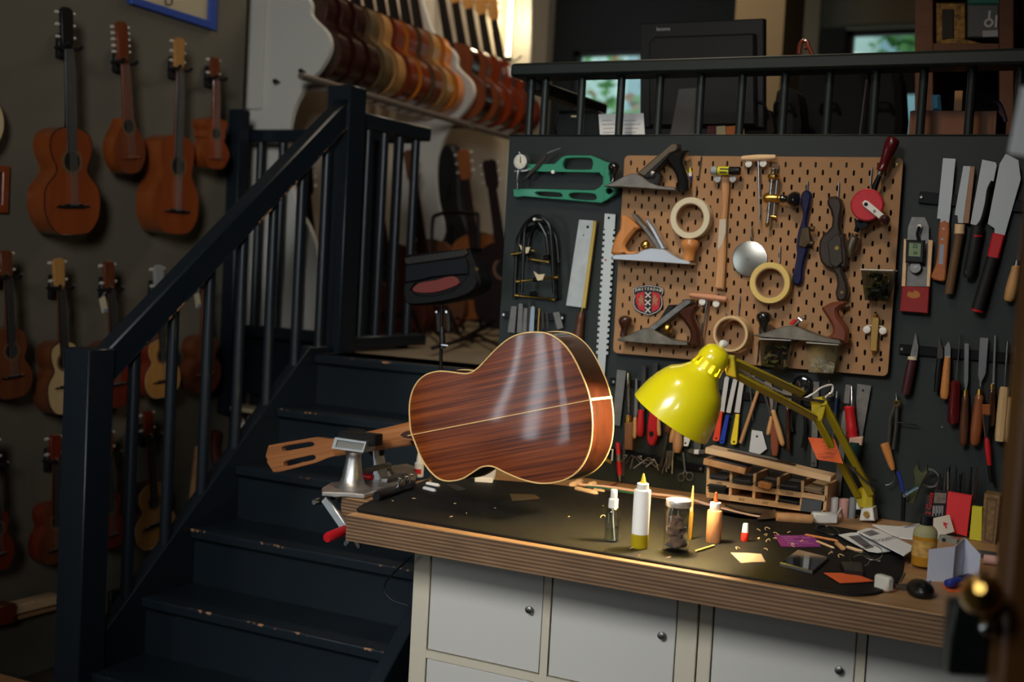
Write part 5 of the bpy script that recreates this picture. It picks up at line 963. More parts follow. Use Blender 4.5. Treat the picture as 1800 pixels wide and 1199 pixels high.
bottle('squeeze_bottle', 'small yellow-tipped squeeze bottle half hidden behind the glass jar', (1062, 640), K1, 165, 20, None, [
    ('body', mat('tan_oil', (178, 132, 44), .4), 0, .53, [(0, .9), (.1, 1), (.9, 1), (1, .8)]), ('collar', mat('tan_collar', (190, 160, 110), .5), .53, .62, [(0, .8), (1, .7)]), ('nozzle', mat('tan_nozzle', (196, 158, 92), .4), .62, 1, [(0, .7), (.3, .8), (.5, .6), (.95, .3), (1, .2)])])
bottle('squeeze_bottle', 'squeeze bottle of orange-pink liquid with a dark orange nozzle', (1266, 665), K1, 222, 67, None, [
    ('body', mat('orange_pink_bottle', (226, 160, 106), .4, trans=.1), 0, .65, [(0, .92), (.03, 1), (.93, 1), (.98, .93), (1, .75)]), ('collar', whitep, .64, .80, [(0, .68), (.05, .72), (.95, .7), (1, .6)]), ('nozzle', mat('dark_orange_nozzle', (176, 66, 24), .4), .80, 1, [(0, .3), (.3, .26), (.7, .14), (.85, .17), (.95, .16), (1, .08)])])
t_, b, H, R = bottle('glue_stick', 'small glue stick with a red base and a white cap standing on the mat', (1543, 655), K1, 497, 34, None, [('base', mat('bright_red', (226, 52, 36), .35), 0, .5, [(0, .9), (.06, 1), (.95, 1), (1, .95)]), ('cap', whitep, .5, 1, [(0, .9), (.1, .86), (.9, .72), (.98, .6), (1, .4)])])
a, b = bz([(1115, 744), (1275, 695)], K1, MAT + .003); Mesh().bar(a, b, .0045, .004, up, 0, .0006).done('matchstick', mat('yellow_stick', (222, 190, 90), .6), None, 'short flat yellow wooden stick lying in front of the orange bottle', 'stick')
lay('sandpaper_scrap', 'torn tan sandpaper scrap at the front of the mat', 'sandpaper', [(1420, 756), (1560, 758), (1690, 768), (1727, 836), (1620, 838), (1512, 846)], K1, .001, tanp)
# purple card, phone, papers
cd = thing('purple_card', 'purple card with small white printing lying on the mat', 'card', bz([(235, 485)], K2, MAT)[0])
cp_ = [(116, 457), (200, 461), (312, 458), (352, 516), (240, 517), (152, 514)]
Mesh().plate(bz(cp_, K2, MAT + .0015), .0015, .0002, up).done('card', mat('purple_card', (138, 44, 128), .55), cd)
m = Mesh()
for i, (x0, y0, x1, y1) in enumerate(((150, 468, 240, 470), (165, 478, 215, 480), (175, 488, 290, 491), (185, 498, 240, 501), (250, 498, 320, 502), (255, 472, 296, 472))):
    a, b = bz([(x0, y0), (x1, y1)], K2, MAT + .0017); m.bar(a, b, .002 + .0012 * (i % 2), .0003, up)
m.done('printing', mat('pale_violet_ink', (206, 150, 200), .6), cd)
ph = thing('smartphone', 'black glass smartphone lying face up on the mat', 'phone', bz([(265, 585)], K2, MAT)[0])
pc = bz([(146, 597), (236, 531), (392, 570), (310, 640)], K2, MAT + .008)
Mesh().plate(pc, .008, .0012, up).done('case', steeld, ph)
cen = sum(pc, V()) / 4; Mesh().plate([cen + (p - cen) * .95 + up * .0003 for p in pc], .001, .0002, up).done('screen', mat('phone_glass', (12, 12, 14), .06, coat=1), ph)
lay('orange_note', 'blank orange paper note near the right front corner of the mat', 'note', [(366, 649), (450, 650), (530, 655), (617, 690), (540, 696), (450, 700)], K2, .0012, mat('orange_paper', (226, 100, 48), .75), MAT + .002)
er = thing('cable_spool', 'small white plastic block with a pinkish thread beside the orange note', 'spool', bz([(668, 720)], K2, 0)[0])
a, b = bz([(632, 690), (705, 712)], K2, .016); Mesh().bar(a, b, .02, .03, up, 0, .004).done('block', mat('cream_plastic', (206, 200, 184), .5), er)
Mesh().tube(spline(bz([(560, 662), (612, 690), (640, 735), (700, 742), (735, 730), (720, 690)], K2, .004), 5, False), .0009, 5).done('thread', mat('pink_thread', (186, 110, 96), .7), er)
lay('steel_scraper', 'small grey steel scraper lying on bare plywood', 'scraper', [(716, 706), (800, 702), (822, 722), (770, 738), (722, 724)], K2, .0015, steeld, 0)
lay('slate_chip', 'thin dark rectangular plate on the bare plywood behind the scraper', 'plate', [(735, 640), (778, 650), (752, 694), (714, 686)], K2, .003, mat('slate', (84, 78, 66), .6), 0)
mo = thing('shop_mouse', 'rounded dark computer mouse near the front right of the bench', 'mouse', bz([(850, 770)], K2, 0)[0])
c = bz([(850, 765)], K2, .0)[0]; m = Mesh(); m.ball(c + up * .012, .036, 0, 20, (.72, 1.1, .55)); o_ = Matrix.Rotation(.35, 3, 'Z')
m.v = [V(((p - c).x, (p - c).y, max(.001, (p - c).z))) for p in m.v]; m.v = [c + o_ @ p for p in m.v]; m.done('body', black, mo)
Mesh().tube([c + up * .026 + o_ @ V((0, -.03, 0)), c + up * .033 + o_ @ V((0, -.012, 0))], .003, 8).done('wheel', steeld, mo)
Mesh().tube(spline(bz([(815, 760), (800, 735), (830, 705), (870, 716), (905, 690)], K2, .004), 5, False), .0014, 6).done('wire', black, mo)
# papers and booklets
def stackp(name, lab, cat, pts, h0, n_, mt, z=K2, dz=.0016):
    m = Mesh()
    for k in range(n_): m.plate([p + V((.0015 * (k % 3), .001 * (k % 2), 0)) for p in bz(pts, z, h0 + dz * (k + 1))], dz * .9, 0, up)
    return m.done(name, mt, None, lab, cat)
lay('paper_sheet', 'white printed sheets spread at the back right of the bench', 'paper', [(610, 406), (750, 416), (890, 394), (1000, 470), (880, 486), (740, 470)], K2, .003, paper, .001)
stackp('magazine', 'lower white magazine with a dark picture, fanned under the booklet', 'magazine', [(440, 458), (500, 448), (560, 446), (700, 540), (640, 548), (590, 540)], MAT, 4, paper)
bk = thing('booklet', 'white booklet with grey lettering on its cover, on top of the pile', 'magazine', bz([(680, 500)], K2, .014)[0])
bp_ = [(535, 440), (590, 424), (645, 432), (810, 512), (805, 540), (770, 562)]
for k in range(4): Mesh().plate(bz(bp_, K2, .014 + .003 * (k + 1)), .0028, .0003, up).done('page_block', paper, bk)
m = Mesh(); a, b, c_ = bz([(640, 492), (740, 470), (660, 520)], K2, .0264)
u_ = (bz([(716, 478)], K2, .0264)[0] - bz([(640, 496)], K2, .0264)[0]).normalized(); v_ = up.cross(u_)
m.text('Vlaams', bz([(672, 480)], K2, .0263)[0], u_, v_, .038, 0, .0002).done('cover_lettering', mat('grey_ink', (120, 118, 120), .6), bk)
m = Mesh(); m.plate(bz([(560, 446), (610, 434), (650, 452), (600, 466)], K2, .0263), .0003, 0, up).done('cover_picture', mat('grey_print', (150, 148, 148), .6, var=.5, scale=60), bk)
m = Mesh(); m.plate(bz([(490, 466), (540, 460), (620, 520), (580, 528)], K2, MAT + .0072), .0004, 0, up).done('print_patch', mat('grey_print_dark', (120, 116, 116), .6, var=.5, scale=50), None, 'grey printed picture patch lying on the lower magazine', 'print')
# bottle of oil
b_, H_ = vert((866, 612), 360, K2); R_ = 60 / K2[2] * pm(b_)
ob = thing('oil_bottle', 'clear bottle of amber polishing oil with a black cap and printed label', 'bottle', b_)
amber = mat('amber_oil', (204, 146, 44), .15, trans=.45, ior=1.2); 
Mesh().lathe(b_, b_ + up * H_ * .60, [(t, k * R_) for t, k in [(0, .88), (.04, 1), (1, 1)]], 24).done('oil', amber, ob)
Mesh().lathe(b_ + up * H_ * .60, b_ + up * H_ * .84, [(t, k * R_) for t, k in [(0, 1), (.35, .97), (.6, .86), (.8, .64), (.92, .46), (1, .44)]], 24).done('shoulder', mat('pale_bottle_top', (176, 172, 128), .25, trans=.3, ior=1.2), ob, label='pale empty top of the bottle')
Mesh().lathe(b_ + up * H_ * .82, b_ + up * H_, [(t, k * R_) for t, k in [(0, .52), (.05, .56), (.95, .54), (1, .48)]], 20).done('cap', black, ob)
Mesh().rings([[b_ + V((cos(a) * R_ * 1.012, sin(a) * R_ * 1.012, H_ * h)) for a in [radians(200 + 150 * j / 14) for j in range(15)]] + [b_ + V((cos(a) * R_ * .99, sin(a) * R_ * .99, H_ * h)) for a in [radians(350 - 150 * j / 14) for j in range(15)]] for h in (.2, .52)], 0).done('label', mat('amber_label', (206, 158, 78), .6, var=.3, scale=90), ob)
# folded bluish white leaflet
lf = thing('folded_leaflet', 'pale bluish folded paper leaflet standing open on the bench', 'paper', bz([(1020, 690)], K2, 0)[0])
pm_ = mat('bluish_paper', (196, 200, 214), .7)
base = [B(*p) for p in z2([(884, 692), (1012, 694), (1060, 660), (1145, 690)], *K2)]
hts = [b_ * 0 + V((0, 0, 1)) for b_ in base]
hp_ = [56, 62, 66, 46]
for i in range(3):
    a, b = base[i], base[i + 1]; ha_, hb_2 = hp_[i] * pm(a), hp_[i + 1] * pm(b)
    q = [a, b, b + up * hb_2 + V((0, .004, 0)), a + up * ha_ + V((0, .004, 0))]; n_ = (q[1] - q[0]).cross(q[3] - q[0]).normalized() * .0008
    Mesh().add([p + n_ for p in q] + [p - n_ for p in q], [(0, 1, 2, 3), (7, 6, 5, 4), (0, 4, 5, 1), (1, 5, 6, 2), (2, 6, 7, 3), (3, 7, 4, 0)]).done('panel', pm_, lf)
ck = thing('utility_knife', 'blue plastic utility knife lying in front of the folded leaflet', 'knife', bz([(1048, 695)], K2, 0)[0])
a, b = bz([(990, 706), (1108, 672)], K2, .012); Mesh().bar(a, b, .02, .015, up, 0, .004).done('handle', mat('blue_plastic', (34, 50, 130), .4), ck)
Mesh().bar(a.lerp(b, .5) + up * .008, a.lerp(b, .7) + up * .008, .008, .004, up, 0, .001).done('slider', black, ck)
lay('orange_note', 'orange paper half hidden under the blue utility knife', 'note', [(952, 712), (1130, 716), (1145, 745), (1000, 746)], K2, .001, mat('orange_paper', (226, 100, 48), .75), 0)
# reading glasses
rg_ = thing('reading_glasses', 'thin-framed reading glasses folded on the mat edge', 'glasses', bz([(570, 575)], K2, MAT)[0])
for cx_, cy_, k in ((548, 580, 0), (612, 548, 1)):
    c = bz([(cx_, cy_)], K2, MAT + .012 + .012 * k)[0]; pts = [c + V((.021 * cos(2 * pi * i / 20), .005 * sin(2 * pi * i / 20), .015 * sin(2 * pi * i / 20))) for i in range(20)]; Mesh().tube(pts, .0009, 5, 0, True).done('rim', steel, rg_)
Mesh().tube(spline(bz([(516, 570), (560, 560), (640, 590), (650, 585)], K2, MAT + .012), 4, False), .0009, 5).done('temple', steel, rg_)
bxc = lay('lens_case', 'small black case under the reading glasses', 'case', [(450, 590), (560, 596), (566, 640), (470, 628)], K2, .014, black, MAT, .003)
# pencils and sticks by the papers
for lab, p0, p1, mt, r in (('orange wooden pencil lying beside the purple card', (272, 458), (440, 490), mat('orange_pencil', (196, 120, 62), .5), .0032), ('thin pale stick in front of the pencil', (330, 490), (420, 526), birch, .0028), ('small wooden peg lying at the pencil end', (430, 500), (470, 532), beech, .006), ('pale wooden stick pointing at the glasses', (480, 520), (565, 545), birch, .004)):
    a, b = bz([p0, p1], K2, MAT + r); Mesh().lathe(a, b, [(0, r * .6), (.05, r), (.92, r), (1, r * .3)], 8).done('stick' if 'stick' in lab else ('pencil' if 'pencil' in lab else 'peg'), mt, None, lab, 'stick')
Mesh().tube(spline(bz([(328, 430), (350, 415), (400, 420), (440, 445), (430, 460), (370, 450)], K2, MAT + .004), 5, True), .0022, 6, 0, True).done('rubber_loop', black, None, 'black elastic loop lying behind the purple card', 'band')
# curled shavings, flakes and chips scattered on the mat
shm = mat('wood_shaving', (214, 180, 130), .6); rnd = random.Random(9)
for i, (x, y) in enumerate([(1335, 932), (1350, 930), (1366, 938), (1372, 942), (1345, 940), (1360, 947), (1395, 958), (1404, 951), (1385, 936), (1331, 947), (1110, 964), (1172, 980), (1300, 965), (1122, 977), (1060, 908), (1346, 967), (1460, 972), (1480, 978), (1350, 950)]):
    c = B(x, y, MAT + .004); a0_ = rnd.uniform(0, 6); r = rnd.uniform(.004, .009); pts = [c + V((cos(a0_ + t) * r, sin(a0_ + t) * r * .7, .003 * sin(t * 1.3))) for t in [k * .5 for k in range(rnd.randrange(5, 10))]]
    Mesh().tube(pts, .0011, 5).done('wood_shaving', shm, None, 'tiny curled pale wood shaving on the black mat', 'shaving', 'shavings on the mat')
for x, y in ((793, 908), (1000, 908), (800, 885), (1060, 889), (728, 876), (820, 902), (870, 893), (690, 880)):
    c = B(x, y, MAT + .0012); Mesh().box(c, (rnd.uniform(.005, .012), .002, .0014), Matrix.Rotation(rnd.uniform(0, 3), 3, 'Z')).done('wood_chip', shm, None, 'small straight pale wood chip on the black mat', 'chip', 'chips on the mat')
lay('brown_card', 'small dull brown card lying on the mat under the guitar', 'card', [(895, 868), (940, 869), (950, 876), (900, 880)], (0, 0, 1), .001, mat('brown_card', (70, 58, 40), .6))
lay('dark_card', 'thin black card lying on the mat below the guitar waist', 'card', [(782, 851), (800, 850), (820, 860), (805, 863)], (0, 0, 1), .001, black)
# knife, power strip, cables at the back
kn = thing('chisel_knife', 'wide steel blade with a thick beech handle lying at the back of the bench', 'knife', bz([(900, 800)], K3, .0)[0])
a, b = bz([(762, 790), (1108, 815)], K3, .014); Mesh().lathe(a, b, [(0, .009), (.03, .0125), (.5, .014), (.95, .0125), (1, .009)], 16).done('handle', beech, kn)
Mesh().plate(bz([(586, 808), (640, 752), (756, 718), (765, 790), (700, 800)], K3, .014), .002, .0003, up).done('blade', steel, kn)
lay('metal_sheet', 'grey metal strips stacked on the bench under the rack', 'sheet', [(285, 665), (320, 650), (760, 705), (650, 760), (600, 770), (420, 720)], K3, .006, steeld, 0)
lay('wood_strip', 'thin wooden strip lying along the mat behind the orange bottle', 'strip', [(270, 740), (520, 775), (640, 800), (600, 812), (420, 800), (270, 770)], K3, .006, beech, 0)
ps = thing('power_strip', 'white power strip lying beside the pale spool', 'power strip', bz([(1210, 800)], K3, 0)[0])
a, b = bz([(1098, 790), (1325, 800)], K3, .014); Mesh().bar(a, b, .03, .026, up, 0, .004).done('case', whitep, ps)
Mesh().tube(spline([b, A(1480, 892, -.06), A(1497, 888, -.05), A(1506, 886, -.05)], 6, False), .0035, 8).done('cable', whitep, ps)
Mesh().plate([A(x, y, -.06) for x, y in [(1503, 883), (1513, 883), (1514, 896), (1504, 896)]], .015, .002, NY).done('plug', whitep, ps)
cbm = mat('pink_white_cable', (214, 176, 150), .5)
Mesh().tube(spline(bz([(40, 150), (130, 162), (340, 180), (560, 212), (740, 242), (880, 258), (1040, 280), (1200, 330), (1400, 385), (1600, 432), (1690, 445)], K1, .006), 4, False), .004, 8).done('cable', cbm, None, 'pinkish white cable running along the back of the bench', 'cable')
Mesh().tube(spline(bz([(150, 175), (300, 190), (440, 215), (570, 238)], K1, .005), 4, False), .0028, 8).done('cable', mat('green_cable', (36, 92, 70), .5), None, 'short green cable beside the pinkish one', 'cable')
Mesh().tube(spline(bz([(150, 150), (260, 160), (380, 165), (430, 140)], K1, .006), 4, False), .002, 8).done('cable', mat('dark_red_cable', (100, 24, 22), .5), None, 'thin dark red cable loop under the pen screwdriver', 'cable')
for lab, x, y, r, h, mt in (('white thread roll standing beside the pigeonhole rack', 1292, 748, 46, 150, whitep), ('pink thread roll standing second beside the rack', 1390, 755, 46, 150, mat('pink_roll', (196, 150, 140), .7)), ('grey thread roll standing third beside the rack', 1470, 770, 32, 170, mat('grey_roll', (120, 126, 128), .6))):
    p = A(*z2([(x, y)], *K3)[0], -.06); k = pm(p) / K3[2]; Mesh().lathe((p.x, p.y, BENCH), (p.x, p.y, BENCH + h * k * 1.15), [(0, r * k * .96), (.03, r * k), (.97, r * k), (1, r * k * .9)], 18).done('thread_roll', mt, None, lab, 'roll')
# clutter left of the guitar and beneath it
for lab, p0, p1, r in (('wooden clothes-peg half at the back of the bench, under the guitar tail', (20, 165), (110, 130), .009), ('pale wooden offcut with carved end by the cable', (60, 195), (250, 238), .008), ('short knobbly wooden offcut', (180, 160), (230, 150), .008), ('small wooden wedge beside the offcuts', (220, 205), (310, 222), .006)):
    a, b = bz([p0, p1], K1, r); Mesh().lathe(a, b, [(0, r * .7), (.1, r), (.4, r * .8), (.6, r * 1.1), (.95, r * .9), (1, r * .5)], 10).done('wood_offcut', birch, None, lab, 'offcut')
gb, gh_ = vert((736, 838), 790); gR = 8.5 * pm(gb); gl = thing('glue_bottle', 'small white glue bottle with red print left of the guitar', 'bottle', gb)
Mesh().lathe(gb, gb + up * gh_ * .55, [(0, gR * .9), (.05, gR), (.9, gR), (1, gR * .7)], 18).done('body', whitep, gl); Mesh().lathe(gb + up * gh_ * .55, gb + up * gh_, [(0, gR * .65), (.3, gR * .6), (.9, gR * .35), (1, gR * .2)], 14).done('nozzle', whitep, gl)
Mesh().rings([[gb + V((cos(a) * gR * 1.02, sin(a) * gR * 1.02, gh_ * h)) for a in [radians(210 + 120 * j / 10) for j in range(11)]] + [gb + V((cos(a) * gR * .98, sin(a) * gR * .98, gh_ * h)) for a in [radians(330 - 120 * j / 10) for j in range(11)]] for h in (.12, .3)], 0).done('print', redp, gl)
tb = thing('cam_clamp', 'black bar tool with small silver screws lying beside the vise', 'clamp', B(690, 865, MAT))
a, b = B(661, 874, .014), B(727, 851, .016); k = pm(a); Mesh().lathe(a, a.lerp(b, .55), [(0, 7 * k), (.05, 9 * k), (.5, 8 * k), (1, 7 * k)], 14).done('handle', black, tb)
Mesh().bar(a.lerp(b, .5), b, .016, .014, up, 0, .003).done('bar', blackm, tb)
for t in (.55, .72, .88): q = a.lerp(b, t); Mesh().lathe(q, q + V((.006, 0, .03)), [(0, .003), (.8, .003), (.85, .006), (1, .005)], 8).done('screw', chr_, tb)
for lab, p0, p1, r, mt in (('small white plastic peg right of the black bar tool', (745, 858), (765, 863), .0055, whitep), ('second white plastic peg, behind the first', (750, 850), (772, 854), .0055, whitep), ('small brass spring by the white pegs', (757, 838), (757, 850), .005, brass)):
    a, b = B(*p0, .008), B(*p1, .008); Mesh().lathe(a, b, [(0, r * .8), (.1, r), (.9, r), (1, r * .7)], 10).done('plastic_peg' if mt is whitep else 'brass_spring', mt, None, lab, 'peg')
lay('white_box', 'flat white cardboard box lying under the guitar waist', 'box', [(833, 832), (850, 823), (872, 825), (866, 840), (835, 838)], (0, 0, 1), .02, paper, 0, .002)
lay('brass_strip', 'thin metal strip at the mat edge below the guitar', 'strip', [(998, 853), (1030, 858), (1000, 862), (975, 858)], (0, 0, 1), .003, birch, 0)
# right end: boxes of brushes, wrench, pliers
def upbox(name, lab, pts, Y, d, mt, cat='box', text=None):
    t_ = thing(name, lab, cat, A(*z2([pts[2]], *K2)[0], Y)); P = [A(*p, Y) for p in z2(pts, *K2)]; Mesh().plate(P, d, .001, NY).done('box', mt, t_); return t_, P
t_, P = upbox('card_box', 'black upright card box with red and grey printing behind the oil bottle', [(920, 238), (990, 242), (980, 372), (905, 366)], -.09, .03, black)
Mesh().plate([A(*p, -.0905) for p in z2([(925, 246), (984, 249), (980, 300), (920, 298)], *K2)], .0006, 0, NY).done('picture', mat('grey_brown_print', (128, 112, 100), .6, var=.4, scale=60), t_)
m = Mesh()
for i in range(7): a, b = [A(*p, -.0905) for p in z2([(918 + i * 8, 312), (914 + i * 8, 364 - (i * 13) % 25)], *K2)]; m.bar(a, b, .0016, .0004, NY)
m.done('small_print', mat('grey_print_lines', (170, 168, 166), .6), t_)
t_, P = upbox('card_box', 'black box edge with vertical red lettering, left of the pictured box', [(880, 256), (915, 262), (905, 366), (870, 360)], -.08, .03, mat('black_card', (24, 22, 22), .6))
o = A(*z2([(899, 310)], *K2)[0], -.0808); Mesh().text('12 Guide', o, (.08, 0, 1), (-1, 0, .08), .018, 0, .0004).done('lettering', redp, t_)
upbox('red_packet', 'bright red upright packet among the boxes at the right end of the bench', [(990, 243), (1112, 264), (1086, 468), (974, 438)], -.12, .02, mat('red_card', (206, 40, 44), .55), 'packet')
upbox('yellow_packet', 'narrow yellow packet beside the red one', [(1113, 316), (1164, 322), (1160, 492), (1098, 482)], -.13, .02, mat('yellow_card', (196, 186, 40), .55), 'packet')
t_, P = upbox('ornate_box', 'tall carved gold-brown box holding brushes at the right end', [(1174, 250), (1256, 264), (1228, 524), (1158, 494)], -.14, .06, mat('gold_brown', (136, 104, 62), .5, var=.4, scale=90, bump=.4))
Mesh().plate([A(*p, -.1405) for p in z2([(1186, 268), (1240, 278), (1218, 505), (1172, 486)], *K2)], .001, 0, NY, ([A(*p, -.1405) for p in z2([(1194, 282), (1232, 290), (1213, 490), (1180, 476)], *K2)],)).done('border', mat('dark_gold', (86, 60, 34), .5), t_)
rnd = random.Random(21)
for i in range(14):
    x0 = 935 + i * 15 + rnd.uniform(-5, 5); y1 = rnd.uniform(105, 165) if i > 1 else 150; x1 = x0 + rnd.uniform(-4, 24)
    mt = rnd.choice([blackm, dkf, rosew, black]); tool('needle_file', 'slim dark needle file or brush stem standing in the boxes at the right', 'file', [('l', 'stem', mt, [(x0, 300), (x1, y1)], -.06 - .004 * (i % 5), [(0, 5), (.6, 5), (.7, 3), (1, 2 + i % 3)], 6)], K2, 'files standing behind the boxes')
tool('paint_brush', 'brush with a shiny chrome ferrule standing in the boxes', 'brush', [('l', 'ferrule', chr_, [(992, 235), (994, 140)], -.08, [(0, 7), (1, 9)]), ('l', 'tip', blackm, [(994, 140), (996, 115)], -.08, [(0, 9), (1, 3)])], K2)
tool('wrench', 'greenish open-ended wrench leaning upright behind the oil bottle', 'wrench', [('p', 'wrench', mat('green_bronze', (110, 116, 84), .35, .8, .3, 30), [(812, 130), (838, 90), (846, 130), (862, 142), (878, 132), (884, 100), (892, 146), (868, 184), (848, 232), (820, 300), (780, 300), (818, 210), (822, 176)], -.1, .01, .002)], K2)
tool('pliers', 'small pliers with blue and steel handles in front of the green wrench', 'pliers', [('t', 'handle', mat('blue_plastic', (34, 50, 130), .4), [(738, 140), (752, 180), (766, 240)], -.12, 9, 4), ('t', 'handle', mat('bluish_chrome', (150, 190, 215), .15, 1), [(842, 216), (800, 240), (766, 264)], -.13, 10, 4), ('p', 'jaws', blackm, [(756, 250), (778, 256), (772, 390), (752, 390)], -.125, .012, .002), ('c', 'pivot', chr_, (770, 260), -.14, 9, .01)], K2)
tool('ring_pull', 'steel ring leaning behind the wrench', 'ring', [('c', 'ring', steeld, (900, 175), -.05, 50, .01, 38)], K2)
# ------------------------------------------------------------------ dark vented hood on a stand behind the guitar
hd = thing('vented_hood', 'black vented plastic hood with a dull red pad on a slim stand behind the guitar', 'hood', V((A(778, 640, -.12).x, -.12, BENCH)))
Z8 = (400, 250, 2.789)
def h8(pts, Y): return [A(*p, Y) for p in z2(pts, *Z8)]
hbk = mat('hood_plastic', (8, 8, 9), .5, spec=.3); hgl = mat('hood_gloss', (6, 8, 15), .5, spec=.3)
Mesh().plate(h8(spline([(868, 560), (890, 550), (1160, 522), (1180, 532), (1228, 660), (1226, 710), (1180, 750), (1060, 785), (910, 802), (870, 780), (860, 700)], 2), -.12), .09, .012, NY).done('shell', hbk, hd)
Mesh().plate(h8([(866, 566), (1162, 524), (1176, 546), (1160, 562), (880, 602), (866, 590)], -.126), .05, .003, NY).done('vent_top', mat('brown_black_plastic', (30, 26, 22), .5), hd)
for i in range(11):
    x = 905 + i * 22.6; y = 569 - i * 3.0; Mesh().plate(h8([(x - 4, y - 9), (x + 4, y - 10), (x + 2, y + 9), (x - 6, y + 10)], -.1268), .002, 0, NY).done('vent_slot', black, hd)
Mesh().plate(h8([(868, 606), (880, 600), (1160, 562), (1176, 600), (1174, 650), (1120, 652), (1000, 664), (950, 678), (868, 690)], -.13), .02, .004, NY).done('visor', hgl, hd)
Mesh().plate(h8(spline([(905, 720), (940, 690), (1020, 676), (1100, 656), (1136, 690), (1090, 716), (1010, 738), (930, 738)], 3), -.128), .012, .002, NY).done('red_pad', mat('dull_red_pad', (104, 42, 38), .7), hd)
Mesh().plate(h8(spline([(866, 692), (920, 690), (895, 728), (930, 750), (1010, 752), (1100, 728), (1150, 690), (1180, 652), (1222, 690), (1180, 744), (1060, 780), (912, 796), (870, 776)], 2), -.129), .015, .003, NY).done('lower_lip', hbk, hd)
q = h8([(1205, 622)], -.1)[0]; Mesh().lathe(q, q + V((.018, -.01, 0)), [(0, .006), (.6, .006), (.65, .008), (1, .006)], 10).done('side_knob', chr_, hd)
a, b = h8([(1050, 780)], -.08)[0], h8([(1056, 1112)], -.08)[0]; base_ = V((b.x + .004, b.y, BENCH))
Mesh().lathe(base_, a + up * .01, [(0, .0055), (1, .0055)], 10).done('stand_rod', blackm, hd)
Mesh().lathe(base_, base_ + up * .012, [(0, .05), (.6, .05), (1, .04)], 20).done('stand_foot', blackm, hd)
Mesh().lathe(h8([(1052, 905)], -.08)[0], h8([(1054, 1010)], -.08)[0], [(0, .007), (.5, .009), (1, .009)], 10).done('rod_collar', black, hd)
for x in (1030, 1078):
    Mesh().plate(h8([(x - 12, 826), (x + 10, 824), (x + 12, 930), (x - 4, 932)], -.09), .012, .002, NY).done('bracket', mat('dark_bracket', (44, 42, 40), .4, .5), hd)
    q = h8([(x, 832)], -.095)[0]; Mesh().lathe(q, q + V((0, -.008, 0)), [(0, .004), (1, .004)], 8).done('bracket_screw', chr_, hd)
q = h8([(1065, 995)], -.09)[0]; Mesh().bar(q - V((.012, 0, 0)), q + V((.012, 0, 0)), .003, .003, NY).done('thumb_screw', chr_, hd)

# small things round the folded leaflet and the boxes
wc = thing('white_card', 'white card with a small red arrow mark leaning behind the oil bottle', 'card', A(1660, 945, -.15))
Z9 = (1580, 780, 4.0727)
Mesh().plate([A(*p, -.15) for p in z2([(240, 535), (362, 508), (398, 630), (300, 660), (250, 640)], *Z9)], .001, 0, NY).done('card', mat('offwhite_card', (190, 180, 164), .7), wc)
Mesh().plate([A(*p, -.1506) for p in z2([(320, 590), (318, 560), (358, 575), (338, 580), (346, 606), (334, 606), (328, 585)], *Z9)], .0004, 0, NY).done('red_mark', redp, wc)
tn_ = thing('metal_tin', 'flat grey metal tin with a round hole between the bottle and the leaflet', 'tin', A(1665, 962, -.2))
Mesh().plate([A(*p, -.2) for p in z2([(285, 660), (425, 685), (415, 735), (275, 745)], *Z9)], .03, .002, NY).done('tin', mat('greenish_tin', (128, 134, 124), .35, .6), tn_)
q = A(*z2([(322, 690)], *Z9)[0], -.2005); Mesh().lathe(q + V((0, .002, 0)), q, [(0, .005), (1, .005)], 14).done('hole', black, tn_)
a, b = bz([(1170, 580), (1262, 592)], K2, .011); Mesh().lathe(a, b, [(0, .009), (.05, .011), (.95, .011), (1, .009)], 16).done('roll', mat('pink_roll', (196, 150, 140), .7), None, 'pinkish grey roll lying behind the folded leaflet', 'roll')
lay('blue_grey_plate', 'blue-grey metal plate lying in front of the ornate box', 'plate', [(1120, 530), (1235, 545), (1240, 570), (1160, 562)], K2, .006, mat('blue_grey_metal', (70, 82, 92), .4, .5), 0)
upbox('grey_box', 'narrow dark grey box right of the ornate one, beside the door edge', [(1262, 268), (1290, 274), (1268, 500), (1240, 490)], -.10, .05, mat('dark_grey_card', (58, 60, 60), .6))
# cable hanging beside the cabinet over the stairs
Mesh().tube(spline([A(x, y, -.72) for x, y in [(724, 978), (700, 1000), (681, 1020), (676, 1036), (688, 1054), (716, 1064)]], 5, False), .0022, 6).done('cable', black, None, 'thin black cable looping out beside the left end of the cabinets', 'cable')
# under the loft, behind the stair balusters
ws = thing('wall_shelf', 'cream shelf edge with small objects under the loft, seen between balusters', 'shelf', A(440, 722, 1.0))
a, b = A(416, 716, .98), A(474, 724, .98); Mesh().bar(a, b, .02, .10, NY, 0, .002).done('board', mat('cream_shelf', (190, 176, 140), .6), ws)
rnd = random.Random(31)
for x, y, mt in ((424, 745, ms_b1 := mat('amber_brown', (120, 72, 30), .4)), (436, 742, black), (428, 758, whitep), (438, 770, ms_b1), (420, 770, black), (382, 716, whitep), (392, 722, ms_b1), (402, 716, whitep), (380, 738, black), (396, 742, mat('grey_bits', (130, 132, 132), .5))):
    q = A(x, y, 1.04); r = rnd.uniform(.014, .022); Mesh().lathe(q, q + up * rnd.uniform(.05, .08), [(0, r), (.6, r), (.75, r * .5), (1, r * .45)], 10).done('small_bottle', mt, None, 'small dim bottle or part hung in the dark under the loft', 'bottle', 'small things under the loft')
a, b = X(351, 786, XL + .03), X(339, 892, XL + .10); Mesh().bar(a, b, .04, .02, (1, 0, 0), 0, .002).done('wood_batten', beech, None, 'pale wooden batten leaning on the left wall behind the balusters', 'batten')
Mesh().tube(spline([A(x, y, .9) for x, y in [(381, 758), (378, 785), (382, 812), (384, 832)]], 4, False), .022, 8).done('instrument_neck', mat('deep_red_wood', (72, 28, 18), .5), None, 'dark red wooden shape under the loft behind the balusters', 'instrument')
